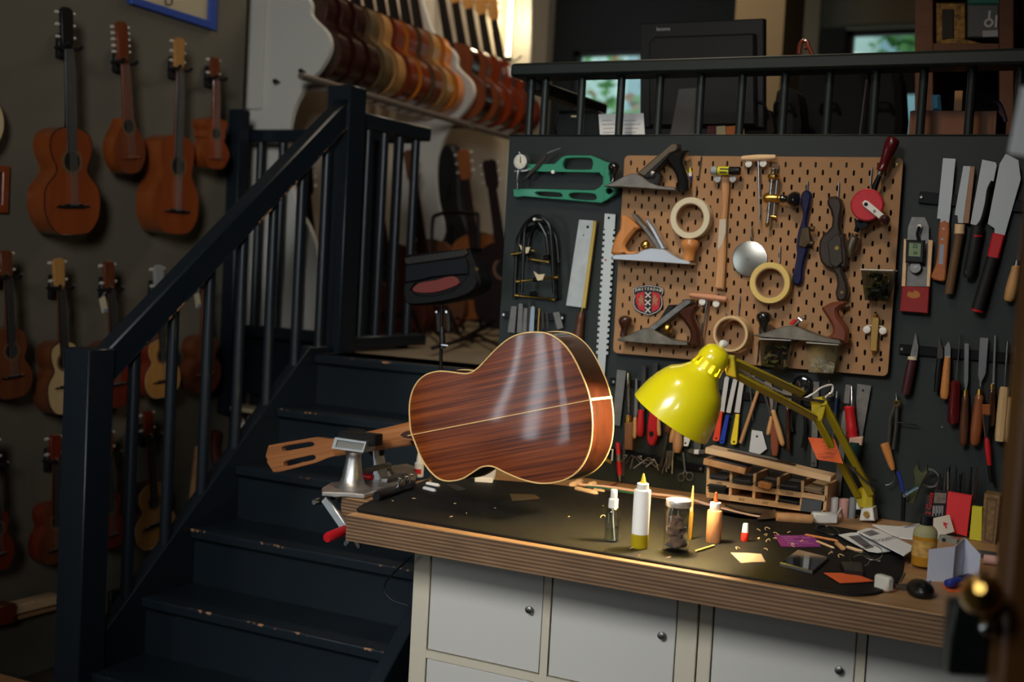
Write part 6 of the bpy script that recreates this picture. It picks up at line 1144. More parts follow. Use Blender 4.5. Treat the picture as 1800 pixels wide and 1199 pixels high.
Mesh().tube([A(374, 812, .95), A(371, 846, .95)], .012, 6).done('pale_strip', paper, None, 'pale strip in the gap above the stair stringer', 'strip')
# ------------------------------------------------------------------ stringed instruments
def build_guitar(root, O, uz, un, tl, wl, tu, wu, tb, ww, d, tn, th, ms, hole=None, bridge=None, nw=.022, shape='guitar', pegs=3, bind=None, hc=None, strings=4, tag_=None):
    """O = bottom of the body front, uz up the neck, un out of the soundboard; t.. heights, w.. half widths"""
    uz = uz.normalized(); un = (un - uz * un.dot(uz)).normalized(); ux = uz.cross(un) * -1
    ux = un.cross(uz) * -1 if False else uz.cross(un); ux = -ux if ux.dot(RT) < 0 else ux
    top, side, neck, fb = ms
    def P(x, t, n=0.0): return O + ux * x + uz * t + un * n
    tw = tl + (tu - tl) * .56
    half = [(0, 0), (wl * .55, tl * .06), (wl * .9, tl * .48), (wl, tl), (wl * .93, tl + (tw - tl) * .5), (ww, tw), (ww + (wu - ww) * .7, tw + (tu - tw) * .55), (wu, tu), (wu * .86, tu + (tb - tu) * .62), (wu * .42, tb * .992), (nw * .9, tb)]
    if shape == 'pear': half = [(0, 0), (wl * .5, tl * .08), (wl * .88, tl * .5), (wl, tl), (wl * .9, tl + (tb - tl) * .35), (wl * .62, tl + (tb - tl) * .62), (wl * .36, tl + (tb - tl) * .85), (nw, tb)]
    if shape == 'scallop': half = [(0, 0), (wl * .6, tl * .1), (wl, tl * .75), (wl * .82, tl * 1.2), (ww * .8, tw * .9), (ww, tw), (wu * .82, tw + (tu - tw) * .5), (wu, tu), (wu * 1.02, tb * .93), (wu * .6, tb * .96), (nw, tb)]
    R = spline([V((x, t)) for x, t in half], 3, False); out = [(p.x, p.y) for p in R] + [(-p.x, p.y) for p in R[-1:0:-1]]
    body = [P(x, t) for x, t in out]
    m = Mesh(); m.rings([[p - un * (d * k / 2) for p in body] for k in range(3)], 0, False)
    o = len(m.v); m.v += [p - un * d for p in body]; m.f.append([o + i for i in range(len(body))]); m.m.append(0)
    m.done('body', side, root)
    Mesh().plate([p + un * .0015 for p in body], .003, 0, un).done('soundboard', top, root)
    if bind: Mesh().tube([p + un * .001 for p in body], .002, 5, 0, True).done('binding', bind, root)
    if hole:
        t, r = hole; c = P(0, t, .0022)
        Mesh().plate(circ(c, r * 1.35, un, 24), .0012, 0, un, (circ(c, r, un, 20),)).done('rosette', MATS['rosette'], root)
        Mesh().plate(circ(c, r, un, 20), .0014, 0, un).done('sound_hole', MATS['sound_hole'], root)
    if bridge:
        t, w_ = bridge
        Mesh().plate([P(x * w_, t + z * w_, .008) for x, z in [(-1, -.05), (-.8, .06), (-.55, .02), (-.5, .1), (.5, .1), (.55, .02), (.8, .06), (1, -.05), (.5, -.12), (-.5, -.12)]], .007, .001, un).done('bridge', fb, root)
    m = Mesh(); rg = []
    for t, w_, dd in ((tb - .012, nw * 1.1, .03), (tb + .02, nw * 1.05, .02), ((tb + tn) / 2, nw, .016), (tn, nw * .9, .014)):
        rg.append([P(w_ * cos(a), t, -dd * sin(a)) for a in [pi * j / 8 for j in range(9)]] + [P(-w_ * .9, t, .002), P(w_ * .9, t, .002)])
    m.rings(rg).done('neck', neck, root)
    f0 = (hole[0] + hole[1]) if hole else tb * .97
    Mesh().plate([P(-nw * 1.1, f0, .0055), P(nw * 1.1, f0, .0055), P(nw * .9, tn, .0055), P(-nw * .9, tn, .0055)], .005, .0005, un).done('fingerboard', fb, root)
    hw = nw * 1.35; hh = th - tn
    hd_ = Mesh().plate([P(x * hw, tn + t * hh, -.002 - .02 * t) for x, t in [(-.68, 0), (.68, 0), (.95, .16), (1.05, .9), (.7, .97), (.3, 1), (0, .96), (-.3, 1), (-.7, .97), (-1.05, .9), (-.95, .16)]], .014, .001, un).done('headstock', hc or neck, root)
    for s_ in (-1, 1):
        for k in range(pegs):
            a = P(s_ * hw * .9, tn + hh * (.28 + .58 * k / max(1, pegs - 1)), -.012); Mesh().lathe(a, a + ux * s_ * .02 - un * .002, [(0, .0025), (.4, .0025), (.45, .006), (1, .005)], 8).done('tuning_peg', MATS['peg_cream'], root)
    if strings and bridge:
        m = Mesh()
        for k in range(strings):
            x = (k / (strings - 1) - .5) * nw * 1.4; m.tube([P(x * 1.2, bridge[0], .0105), P(x, tn, .0085)], .0006, 4)
        m.done('strings', MATS['string'], root, kind='stuff')
    return P
mat('rosette', (112, 78, 48), .5); mat('sound_hole', (10, 8, 7), .8); mat('peg_cream', (206, 200, 186), .35); mat('string', (170, 166, 156), .35, .6)
ms_or = mat('orange_spruce', (146, 70, 32), .3, coat=.5, wood=(126, 58, 26), axis=2, scale=30)
ms_ors = mat('orange_maple_side', (144, 74, 32), .3, coat=.5, wood=(120, 58, 24), axis=2, scale=25)
ms_br = mat('brown_varnish', (124, 64, 34), .3, coat=.5, wood=(104, 50, 26), axis=2, scale=30)
ms_ko = mat('koa', (118, 66, 38), .35, coat=.4, wood=(92, 48, 26), axis=2, scale=24)
ms_sp = mat('pale_spruce', (208, 178, 128), .4, coat=.3, wood=(194, 162, 110), axis=2, scale=40)
ms_tan = mat('tan_cedar', (192, 140, 76), .38, coat=.3, wood=(174, 122, 62), axis=2, scale=40)
ms_rd = mat('red_mahogany', (122, 48, 28), .35, coat=.4, wood=(98, 36, 20), axis=2, scale=24)
ms_dk = mat('dark_gloss_rosewood', (58, 24, 16), .2, coat=.8, wood=(38, 15, 10), axis=2, scale=24)
ms_ol = mat('olive_tan_wood', (100, 80, 50), .35, coat=.4, wood=(82, 64, 40), axis=2, scale=24)
ms_lt = mat('light_maple', (180, 132, 76), .32, coat=.5, wood=(158, 112, 60), axis=2, scale=24)
ms_gold = mat('golden_orange_wood', (210, 122, 34), .3, coat=.6, wood=(190, 104, 26), axis=2, scale=24)
ms_rb = mat('red_brown_gloss', (122, 46, 17), .25, coat=.7, wood=(110, 40, 18), axis=2, scale=24)
XF = XL + .15
hang = mat('hanger_black', (20, 20, 20), .5)
def wall_guitar(name, label, cat, head, nut, bot, top, lb, ub, hole, bridge, d, ms, group, shape='guitar', pegs=3, hold=True, lab_h=None, nw=None, bind=None, hc=None, strings=4, waist=.8, tag_=False):
    """all heights in image pixels along the instrument; lb, ub = (y, left x, right x) of the two bouts"""
    H_, B_ = X(*head, XF), X(*bot, XF); uz = (H_ - B_); L = uz.length; uz.normalize()
    def T(y):
        s_ = (y - bot[1]) / (head[1] - bot[1]); p = X(bot[0] + (head[0] - bot[0]) * s_, y, XF); return (p - B_).dot(uz)
    def Wd(q): return (X(q[2], q[0], XF) - X(q[1], q[0], XF)).length / 2
    root = thing(name, label, cat, B_ - V((d / 2, 0, 0)), group)
    wl, wu = Wd(lb), Wd(ub); n_ = nw or max(.017, wl * .15)
    f = build_guitar(root, B_, uz, V((1, 0, 0)), T(lb[0]), wl, T(ub[0]), wu, T(top), min(wl, wu) * waist, d, T(nut), L, ms, (T(hole[0]), hole[1]) if hole else None, (T(bridge), wl * .62) if bridge else None, n_, shape, pegs, bind, hc, strings)
    if hold:
        c = f(0, T(nut) + .012, -.012)
        h = thing('wall_hanger', lab_h or ('black yoke hanger holding the ' + label), 'hanger', V((XL, c.y, c.z)), 'instrument hangers')
        make_hanger(h, c, n_, X(nut_px(head, nut, bot) - 15, nut - 4, XL))
    if tag_:
        a = f(-n_ * 2.4, T(nut) - .075, .005); m = Mesh().bar(a, a + uz * .055 + V((0, -.012, 0)), .032, .0008, (1, 0, .1)); tg = m.done('price_tag', mat('price_tag_cream', (206, 196, 160), .7), root, label='cream price tag')
        m = Mesh().bar(a + V((.001, .003, 0)), a + V((.001, .003, 0)) + uz * .012, .02, .0008, (1, 0, .1)); m.done('tag_print', mat('grey_blue_print', (120, 134, 160), .7), tg)
        Mesh().tube([a + uz * .055 + V((0, -.012, 0)), f(-n_, T(nut) + .01, .0)], .0008, 4).done('tag_string', whitep, tg)
    return root
def nut_px(head, nut, bot): return bot[0] + (head[0] - bot[0]) * (nut - bot[1]) / (head[1] - bot[1])
def make_hanger(h, c, n_=.02, q=None):
    q = q or V((XL, c.y, c.z))
    Mesh().span((XL, q.y - .026, q.z - .045), (XL + .022, q.y + .026, q.z + .045), 0, .004).done('base_block', hang, h)
    Mesh().tube([(XL + .02, q.y, q.z - .012), (c.x - .02, c.y - .03, c.z - .012), (c.x - .018, c.y - n_ - .012, c.z - .012)], .006, 8).done('arm', hang, h)
    m = Mesh()
    m.tube([(c.x - .02, c.y - n_ - .012, c.z - .012), (c.x - .02, c.y + n_ + .012, c.z - .012)], .006, 8)
    for s_ in (-1, 1): m.tube([(c.x - .02, c.y + s_ * (n_ + .012), c.z - .012), (c.x + .035, c.y + s_ * (n_ + .013), c.z - .008), (c.x + .045, c.y + s_ * (n_ + .013), c.z + .004)], .0065, 8)
    m.done('yoke', hang, h)
g1, g2, g3 = 'instruments in the top row on the left wall', 'ukuleles in the middle row on the left wall', 'ukuleles in the bottom row on the left wall'
wall_guitar('parlour_guitar', 'orange-brown parlour guitar with dark headstock and moustache bridge, top left of the wall', 'guitar', (119, 12), 86, (129.5, 413), 224, (358, 81, 178.5), (256, 92, 165), (284, .036), 362, .085, (ms_or, ms_ors, ebony, ebony), g1, hc=ebony, bind=ebony, strings=6, waist=.72, lab_h='black hanger of the parlour guitar with the dark headstock')
wall_guitar('teardrop_guitar', 'small pear-shaped guitar with cream pegs, second in the top row', 'guitar', (215, 37), 112, (231, 305), 208, (266, 196, 250), (222, 206, 243), (222, .026), 277, .06, (ms_br, ms_ors, ms_br, ms_br), g1, 'pear', 5, nw=.02, lab_h='black hanger of the pear-shaped guitar', waist=.8)
wall_guitar('folk_guitar', 'large orange guitar with a pale carved headstock, third in the top row', 'guitar', (318, 66), 124, (310, 411), 238, (362, 272, 348), (266, 286, 342), (292, .034), 371, .10, (ms_or, ms_ors, ms_br, ebony), g1, hc=ms_tan, strings=6, waist=.86, lab_h='black hanger of the large orange guitar')
wall_guitar('scalloped_guitar', 'little orange guitar with scalloped sides, last in the top row', 'guitar', (380, 100), 140, (380, 297), 206, (264, 354, 400), (222, 359, 396), (235, .022), 278, .07, (ms_or, ms_ors, ms_br, ms_br), g1, 'scallop', 2, lab_h='black hanger of the little scalloped guitar', waist=.86)
wall_guitar('ukulele', 'brown koa ukulele cut by the left picture edge, middle row', 'ukulele', (12, 440), 489, (24, 700), 577, (668, -18, 51), (608, -8, 46), (617, .026), 662, .06, (ms_ko, ms_ko, ms_ko, ebony), g2, pegs=2, lab_h='black hanger at the left picture edge, middle row')
wall_guitar('ukulele', 'ukulele with a pale spruce top and brown sides beside the newel post', 'ukulele', (105, 454), 508, (117, 727), 601, (688, 88, 150), (622, 96, 142), (636, .026), 679, .075, (ms_sp, ms_ko, ms_ko, ebony), g2, pegs=2, bind=ebony, hc=ms_tan, lab_h='black hanger of the pale-topped ukulele')
wall_guitar('ukulele', 'brown ukulele with a cream price tag, mostly hidden by the handrail', 'ukulele', (193, 459), 511, (206, 716), 601, (672, 176, 240), (622, 184, 230), (632, .026), 676, .075, (ms_rd, ms_ko, ms_ko, ebony), g2, pegs=2, tag_=True, lab_h='black hanger of the ukulele with the price tag')
wall_guitar('ukulele', 'honey-topped ukulele with red sides seen between the balusters', 'ukulele', (281, 466), 516, (287, 698), 597, (668, 258, 318), (612, 264, 310), (625, .025), 670, .07, (ms_tan, ms_rd, ms_ko, ebony), g2, pegs=2, bind=mat('cream_binding', (170, 150, 104), .4), hc=mat('slotted_grey_headstock', (150, 150, 148), .4), lab_h='black hanger of the honey-topped ukulele')
wall_guitar('ukulele', 'plain brown ukulele near the stair corner with a small tag', 'ukulele', (359, 460), 506, (361, 691), 590, (655, 331, 386), (610, 337, 380), (620, .024), 657, .06, (ms_ko, ms_ko, ms_ko, ms_ko), g2, pegs=2, tag_=True, lab_h='black hanger of the plain brown ukulele')
wall_guitar('ukulele', 'dark red ukulele cut by the left picture edge, bottom row', 'ukulele', (-12, 770), 820, (-2, 1004), 900, (974, -34, 22), (915, -26, 15), (930, .024), 975, .06, (ms_rd, ms_rd, ms_rd, ebony), g3, pegs=2, lab_h='black hanger at the left picture edge, bottom row')
wall_guitar('ukulele', 'small mahogany ukulele left of the newel post, bottom row', 'ukulele', (100, 764), 811, (99, 990), 885, (958, 72, 128), (900, 80, 124), (917, .022), 966, .06, (ms_ko, ms_rd, ms_rd, ebony), g3, pegs=2, lab_h='black hanger of the small mahogany ukulele')
wall_guitar('ukulele', 'reddish ukulele half hidden behind the newel post, bottom row', 'ukulele', (191, 757), 800, (197, 963), 866, (935, 170, 213), (882, 176, 208), (892, .022), 940, .055, (ms_rd, ms_rd, ms_rd, ebony), g3, pegs=2, lab_h='black hanger of the half hidden reddish ukulele')
wall_guitar('ukulele', 'tan cedar-topped ukulele with dark sides and pale binding, bottom row', 'ukulele', (262, 722), 768, (275, 961), 851, (928, 241, 309), (872, 250, 300), (882, .026), 922, .07, (ms_tan, ms_dk, ms_rd, ebony), g3, pegs=2, bind=mat('cream_binding', (170, 150, 104), .4), lab_h='black hanger of the tan cedar-topped ukulele')
c = X(196, 1056, XL); h = thing('wall_hanger', 'empty black yoke hanger low on the left wall behind the balusters', 'hanger', c, 'instrument hangers'); make_hanger(h, c + V((.1, 0, 0)))
# blue picture frame, orange frame, cream rim, bench rail on the left wall
pf = thing('picture_frame', 'blue-framed picture at the top of the left wall', 'picture', X(300, 45, XL))
fq = [X(x, y, XL + .025) for x, y in [(216, -150), (383, -130), (381, 54), (232, 7)]]
cq = sum(fq, V()) / 4; iq = [cq + (p - cq) * .86 for p in fq]
fq = [X(x, y, XL + .025) for x, y in [(228, -160), (388, -140), (381, 54), (231, 6)]]; iq = [X(x, y, XL + .025) for x, y in [(243, -148), (376, -128), (368, 36), (244, -3)]]
Mesh().plate(fq, .024, .002, (1, 0, 0), (iq,)).done('frame', mat('blue_frame', (40, 74, 160), .45), pf)
Mesh().plate([p - V((.012, 0, 0)) for p in iq], .004, 0, (1, 0, 0)).done('print', mat('cream_print', (196, 180, 146), .7), pf)
m = Mesh().tube(spline([X(x, y, XL + .015) for x, y in [(293, -20), (291, 0), (293, 8), (300, 8), (303, 2), (300, -8), (305, -22)]], 5, False), .0025, 6); m.done('drawn_line', ink, pf)
of = thing('picture_frame', 'small orange-brown wooden frame at the left picture edge', 'picture', X(0, 375, XL))
fo = [X(x, y, XL + .02) for x, y in [(-40, 286), (18, 292), (15, 375), (-43, 372)]]; fi = [X(x, y, XL + .02) for x, y in [(-32, 300), (6, 304), (4, 360), (-35, 358)]]
Mesh().plate(fo, .018, .002, (1, 0, 0), (fi,)).done('frame', ms_or, of); Mesh().plate([p - V((.01, 0, 0)) for p in fi], .004, 0, (1, 0, 0)).done('panel', darkw, of)
bj = thing('banjo', 'cream round banjo rim just showing at the left picture edge', 'banjo', X(-40, 240, XL))
cb_ = X(-38, 213, XL + .08); Mesh().lathe(cb_ - V((.06, 0, 0)), cb_, [(0, .105), (1, .105)], 30).done('rim', ms_tan, bj); Mesh().lathe(cb_, cb_ + V((.004, 0, 0)), [(0, .102), (1, .1)], 30).done('head', mat('cream_skin', (206, 186, 140), .6), bj)
br = thing('wall_bracket', 'pale wooden bracket bar low on the left wall beside the newel post', 'bracket', X(60, 1090, XL))
a, b = X(-30, 1082, XL + .05), X(98, 1051, XL + .05); Mesh().bar(a, b, .035, .06, (1, 0, 0), 0, .004).done('bar', birch, br); a, b = X(-30, 1098, XL + .04), X(94, 1066, XL + .04); Mesh().bar(a, b, .016, .05, (1, 0, 0), 0, .002).done('lower_bar', beech, br)
a, b = X(-35, 1085, XL + .07), X(16, 1075, XL + .07); Mesh().bar(a, b, .07, .07, (1, 0, 0), 0, .004).done('red_block', ms_rd, br)
tbq = [X(x, y, -2.95) for x, y in [(-60, 1160), (0, 1176), (70, 1204), (-60, 1230)]]
st_ = thing('low_table', 'corner of a pale wooden table at the bottom left picture corner', 'table', V((-3.3, -.95, 0)))
tq = X(70, 1203, -3.15); Mesh().span((XL + .01, tq.y - .9, tq.z - .03), (-3.15, tq.y, tq.z), 0, .003).done('table_top', beech, st_)
for x, y in ((XL + .05, tq.y - .05), (-3.2, tq.y - .05)): Mesh().span((x - .02, y - .02, 0), (x + .02, y + .02, tq.z - .03)).done('leg', beech, st_)
# ------------------------------------------------------------------ loft: rack of guitars between white guitar-shaped panels
def rackx(Y): return -3.289 - .024 * (Y - 1.17)
pwh = mat('white_panel', (198, 196, 186), .6)
p1 = [(546, 0), (557, 30), (575, 58), (579, 88), (563, 120), (538, 150), (518, 185), (508, 225), (506, 262), (509, 300), (515, 336), (525, 368), (541, 396), (553, 428), (558, 468), (556, 520), (550, 572), (548, 586)]
prof = [A(x, y, 1.17) for x, y in p1]; prof = [V((p.x, 0, p.z)) for p in prof]
dx2 = rackx(2.5) + 3.289
upx = [A(x, y, 2.5) for x, y in [(804, 118), (803, 102), (797, 90), (785, 79), (770, 68), (758, 50), (749, 22), (742, -10)]]
upx = [V((p.x - dx2, 0, p.z)) for p in upx] + [V((-3.66, 0, 3.4)), V((-3.68, 0, 4.28))]
prof = [p for p in prof if p.z < upx[0].z - .03]
base_z = LOFT + .03
def endp(Y): return [V((-3.64, 0, base_z)), V((-3.60, 0, 2.2)), V((-3.60, 0, 3.0)), V((-3.66, 0, 4.28))]
for Y, lab in ((1.17, 'tall white panel cut to a guitar silhouette at the near end of the guitar rack'), (2.50, 'second white guitar-silhouette panel, between the orange and dark guitars of the rack'), (3.80, 'far white end panel of the guitar rack beside the light tube')):
    dx = rackx(Y) + 3.289; t_ = thing('display_divider', lab, 'panel', V((-3.55, Y, LOFT + .001)), 'rack dividers')
    pts = [V((-3.795, Y, 4.28)), V((-3.795, Y, base_z))] + [p + V((dx, Y, 0)) for p in (spline(prof[::-1] + upx, 3, False) if Y < 3 else endp(Y))]
    Mesh().plate(pts, .03, .002, NY).done('panel', pwh, t_)
    Mesh().span((-3.78, Y + .004, LOFT + .001), (-3.45 + dx, Y + .026, LOFT + .035)).done('foot', darkw, t_)
    if Y < 2: 
        for x, y in ((490, 145), (535, 127)): q = A(x, y, Y); Mesh().lathe(q, q + V((.008, -.04, 0)), [(0, .008), (.7, .008), (.75, .011), (1, .01)], 10).done('bolt', black, t_)
        q0, q1 = A(430, -150, Y), A(466, 192, Y); Mesh().span((-3.78, Y - .02, q1.z), (A(466, 100, Y).x, Y, 4.25), 0, .002).done('cover_strip', pwh, t_)
rk_ = thing('rack_rail', 'long grey metal rail the hanging guitars rest against', 'rail', V((-3.3, 2.4, 2.33)))
Mesh().tube([(-3.305, 1.0, 2.362), (-3.40, 3.9, 2.335)], .016, 12).done('tube', mat('grey_tube', (120, 108, 98), .4, .4), rk_)
for Y in (1.2, 2.53, 3.77): Mesh().span((-3.70, Y - .008, 2.33), (-3.31, Y + .008, 2.36)).done('bracket', mat('grey_tube', (120, 108, 98), .4, .4), rk_)
seq = [('dark red-brown glossy guitar, first in the rack behind the white panel', ms_dk, ms_dk), ('dark red-brown glossy guitar, second in the rack', ms_dk, ms_dk), ('near-black glossy guitar, third in the rack', ms_dk, ms_dk), ('olive-tan guitar, fourth in the rack', ms_ol, ms_ol), ('light maple-sided guitar, fifth in the rack', ms_lt, ms_lt), ('red-brown guitar, sixth in the rack', ms_rb, ms_rb), ('orange guitar, seventh in the rack', ms_gold, ms_rb), ('dull olive-brown guitar, eighth in the rack', ms_ol, ms_br), ('pale maple guitar, ninth in the rack', ms_lt, ms_lt), ('golden orange guitar, last before the second white panel', ms_gold, ms_gold)]
seq2 = [('dark brown guitar, first beyond the second white panel', ms_br, ms_dk), ('brown guitar with a pale edge, second beyond the second panel', ms_br, ms_br), ('red-brown guitar, third beyond the second panel', ms_rb, ms_rb), ('red-brown guitar with a white label, fourth beyond the panel', ms_rb, ms_rb), ('red-brown guitar, last in the rack beside the green railing', ms_rb, ms_rb)]
gb_ = mat('guitar_edge', (30, 18, 12), .4)
def rack_guitar(lab, top, side, Y, i):
    a = radians(14); uz = V((-sin(a), 0, cos(a))); ux = V((cos(a), 0, sin(a))); wl = .166
    cb = V((rackx(Y) - wl - (.034 if i < 10 else .012), Y, 2.505)); O = cb - uz * .12
    root = thing('acoustic_guitar', lab, 'guitar', O + V((0, .05, 0)), 'guitars hanging in the loft rack')
    f = build_guitar(root, O, uz, V((.12, -1, 0)),   .12, wl, .335, .128, .428, .106, .088, .70, .865, (top, side, ms_rd, ebony), (.29, .042), (.115, .1), .025, bind=gb_, hc=ms_tan, strings=0)
    if 'white label' in lab or i in (13, 14): Mesh().bar(f(.13, .30, .004), f(.13, .36, .004), .05, .001, V((.12, -1, 0))).done('label', whitep, root, label='white paper label')
for i, (lab, a, b) in enumerate(seq): rack_guitar(lab, a, b, 1.30 + .12 * i, i)
for i, (lab, a, b) in enumerate(seq2): rack_guitar(lab, a, b, 2.66 + .16 * i, 10 + i)
# light tube at the far end of the rack
lt = thing('light_tube', 'bright vertical light tube on the wall at the far end of the guitar rack', 'lamp', V((-3.75, 3.62, 2.7)))
q0, q1 = X(893, 100, -3.74), X(900, -40, -3.74)
Mesh().lathe(q0, q1, [(0, .013), (1, .013)], 14).done('tube', mat('lit_tube', (255, 236, 190), .4, emit=(255, 232, 180), estr=7), lt)
Mesh().lathe(q0 - up * .03, q0, [(0, .022), (1, .022)], 12).done('end_cap', black, lt)
Mesh().tube([q0 - up * .02, q0 + V((.05, .02, -.02)), q0 + V((.08, .03, .01))], .006, 6).done('cable', black, lt)
li = bpy.data.lights.new('tube_light', 'POINT'); li.energy = 3.2; li.color = (1, .82, .52); li.shadow_soft_size = .04
lo = bpy.data.objects.new('tube_light', li); COL.objects.link(lo); lo.parent = lt; lo.location = q0.lerp(q1, .5) + V((.08, -.03, 0)) - LOC[lt.name]
# instruments standing on the loft floor below the rack
fm1 = mat('matt_red_brown', (92, 42, 24), .6, wood=(70, 32, 18), axis=2, scale=24, spec=.2); fm2 = mat('matt_dark_red', (64, 26, 18), .6, spec=.2); fm3 = mat('matt_brown', (104, 64, 38), .6, wood=(84, 50, 28), axis=2, scale=24, spec=.2); fm4 = mat('matt_orange_brown', (150, 88, 40), .6, wood=(124, 70, 30), axis=2, scale=24, spec=.2); fm5 = mat('matt_black_brown', (34, 20, 16), .6, spec=.2)
def floor_guitar(name, lab, cat, bot, head, Y, W, top, side, tbf=.5, un=(.15, -1, .12), stand=True, shape='guitar', d=.09):
    Bq, Hq = A(*bot, Y), A(*head, Y); uz = Hq - Bq; L = uz.length
    root = thing(name, lab, cat, Bq, 'instruments standing on the loft floor')
    build_guitar(root, Bq, uz, V(un), L * tbf * .28, W, L * tbf * .79, W * .77, L * tbf, W * .64, d, L * .82, L, (top, side, side, fm5), (L * tbf * .68, W * .24), (L * tbf * .26, W * .55), .024, shape, 3, bind=gb_, strings=0)
    if stand:
        s_ = thing('guitar_stand', 'black tube stand under the ' + lab, 'stand', V((Bq.x, Y + .05, LOFT)), 'guitar stands')
        c = V((Bq.x, Y + .06, LOFT + .008)); z = Bq.z
        for dx_, dy_ in ((-.2, -.16), (.2, -.16), (0, .24)): Mesh().tube([c + V((0, 0, .16)), c + V((dx_, dy_, 0))], .009, 6).done('leg', blackm, s_)
        Mesh().tube([c + V((0, 0, .1)), c + V((0, .05, .55))], .009, 6).done('post', blackm, s_)
        Mesh().tube([V((Bq.x - .1, Y - .1, z - .005)), V((Bq.x - .1, Y + .08, z - .02)), V((Bq.x + .1, Y + .08, z - .02)), V((Bq.x + .1, Y - .1, z - .005))], .007, 6).done('cradle', blackm, s_)
        Mesh().tube([c + V((0, 0, .2)), V((Bq.x, Y + .07, z - .02))], .009, 6).done('neck_tube', blackm, s_)
floor_guitar('acoustic_guitar', 'reddish guitar on a stand behind the upper railing balusters', 'guitar', (700, 600), (650, 260), 1.75, .17, fm1, fm1)
floor_guitar('acoustic_guitar', 'dark red guitar behind the upper newel post', 'guitar', (560, 585), (535, 290), 1.36, .15, fm2, fm5)
floor_guitar('acoustic_guitar', 'brown guitar standing behind the vented hood', 'guitar', (765, 585), (718, 262), 2.2, .185, fm3, fm3)
floor_guitar('acoustic_guitar', 'orange-brown guitar leaning beside the black case', 'guitar', (850, 560), (812, 262), 2.3, .17, fm4, fm4)
floor_guitar('acoustic_guitar', 'dark guitar at the left edge of the green tool wall', 'guitar', (900, 572), (858, 280), 1.9, .17, fm5, fm5)
floor_guitar('acoustic_guitar', 'dark brown guitar standing far back under the rack', 'guitar', (845, 560), (815, 330), 2.9, .17, fm2, fm2)
cs = thing('guitar_case', 'tall black guitar case leaning against the second white panel', 'case', A(800, 530, 2.42))
co_ = spline([A(x, y, 2.38) for x, y in [(790, 530), (770, 500), (768, 440), (782, 405), (770, 350), (768, 290), (778, 256), (796, 258), (806, 300), (808, 360), (826, 410), (842, 450), (836, 510), (820, 535)]], 3)
Mesh().plate(co_, .09, .012, NY).done('shell', mat('black_case', (20, 20, 21), .5), cs)
m = Mesh().tube([A(786, 350, 2.375), A(792, 320, 2.35), A(800, 350, 2.375)], .006, 6); m.done('handle', black, cs)
bh = thing('bentwood_stand', 'black bent tube stand in front of the white panel on the loft', 'stand', V((A(760, 560, 1.9).x, 1.9, LOFT)))
Mesh().tube(spline([A(758, 575, 1.9), A(759, 480, 1.9), A(760, 395, 1.9), A(768, 378, 1.9), A(800, 374, 1.9), A(840, 376, 1.9)], 5, False), .009, 8).done('tube', blackm, bh)
Mesh().tube([A(840, 376, 1.9), A(845, 575, 1.95)], .009, 8).done('leg', blackm, bh)
for x0, y0, x1, y1, i in ((705, 590, 770, 560, 0), (735, 560, 780, 596, 1), (790, 580, 830, 600, 0), (800, 600, 870, 570, 1), (830, 585, 885, 612, 0), (760, 612, 840, 590, 1)):
    Mesh().tube([hit(x0, y0, (0, 0, LOFT + .03), up), hit(x1, y1, (0, 0, LOFT + .03), up)], .008, 6).done('stand_leg', blackm, None, 'black stand leg lying splayed on the loft floor', 'stand', 'splayed stand legs on the loft floor')
# ------------------------------------------------------------------ loft behind the green railing
YB = 6.4
def opening(x0, y0, x1, y1): a, b = A(x0, y0, YB), A(x1, y1, YB); return a.x, a.z, b.x, b.z
w1 = opening(1008, 90, 1138, 212); w2 = opening(1488, 53, 1626, 262)
def wallpiece(name, x0, x1, z0, z1, m): struct(name, (x0, YB, z0), (x1, YB + .15, z1), m)
xs = [-5.2, w1[0], w1[2], w2[0], w2[2], 2.2]
wallpiece('wall_back', xs[0], xs[1], 0, 4.4, darkw); wallpiece('wall_back', xs[1], xs[2], w1[1], 4.4, darkw); wallpiece('wall_back', xs[1], xs[2], 0, w1[3], darkw)
grw = mat('grey_green_wall', (140, 138, 128), .8)
wallpiece('wall_back', xs[2], xs[3], 0, 4.4, darkw); wallpiece('wall_back', xs[3], xs[4], w2[1], 4.4, grw); wallpiece('wall_back', xs[3], xs[4], 0, w2[3], darkw); wallpiece('wall_back', xs[4], xs[5], 0, 4.4, darkw)
wfm = mat('dark_window_frame', (24, 20, 20), .5); pane = thin('window_glass', (240, 246, 246), .02)
for i, w_ in enumerate((w1, w2)):
    wd = thing('window_%d' % (i + 1), 'window', 'x', V(((w_[0] + w_[2]) / 2, YB, w_[3]))); del wd['label']; del wd['category']; wd['kind'] = 'structure'
    m = Mesh().span((w_[0], YB + .03, w_[3]), (w_[0] + .05, YB + .09, w_[1])).span((w_[2] - .05, YB + .03, w_[3]), (w_[2], YB + .09, w_[1])).span((w_[0], YB + .03, w_[1] - .04), (w_[2], YB + .09, w_[1])).span((w_[0], YB + .03, w_[3]), (w_[2], YB + .09, w_[3] + .05))
    m.done('frame', wfm, wd); Mesh().span((w_[0], YB + .055, w_[3]), (w_[2], YB + .06, w_[1])).done('pane', pane, wd)
    Mesh().span((w_[0], YB + .03, A(1090, 133 if i == 0 else 172, YB).z), (w_[2], YB + .08, A(1090, 107 if i == 0 else 124, YB).z)).done('transom', wfm, wd)
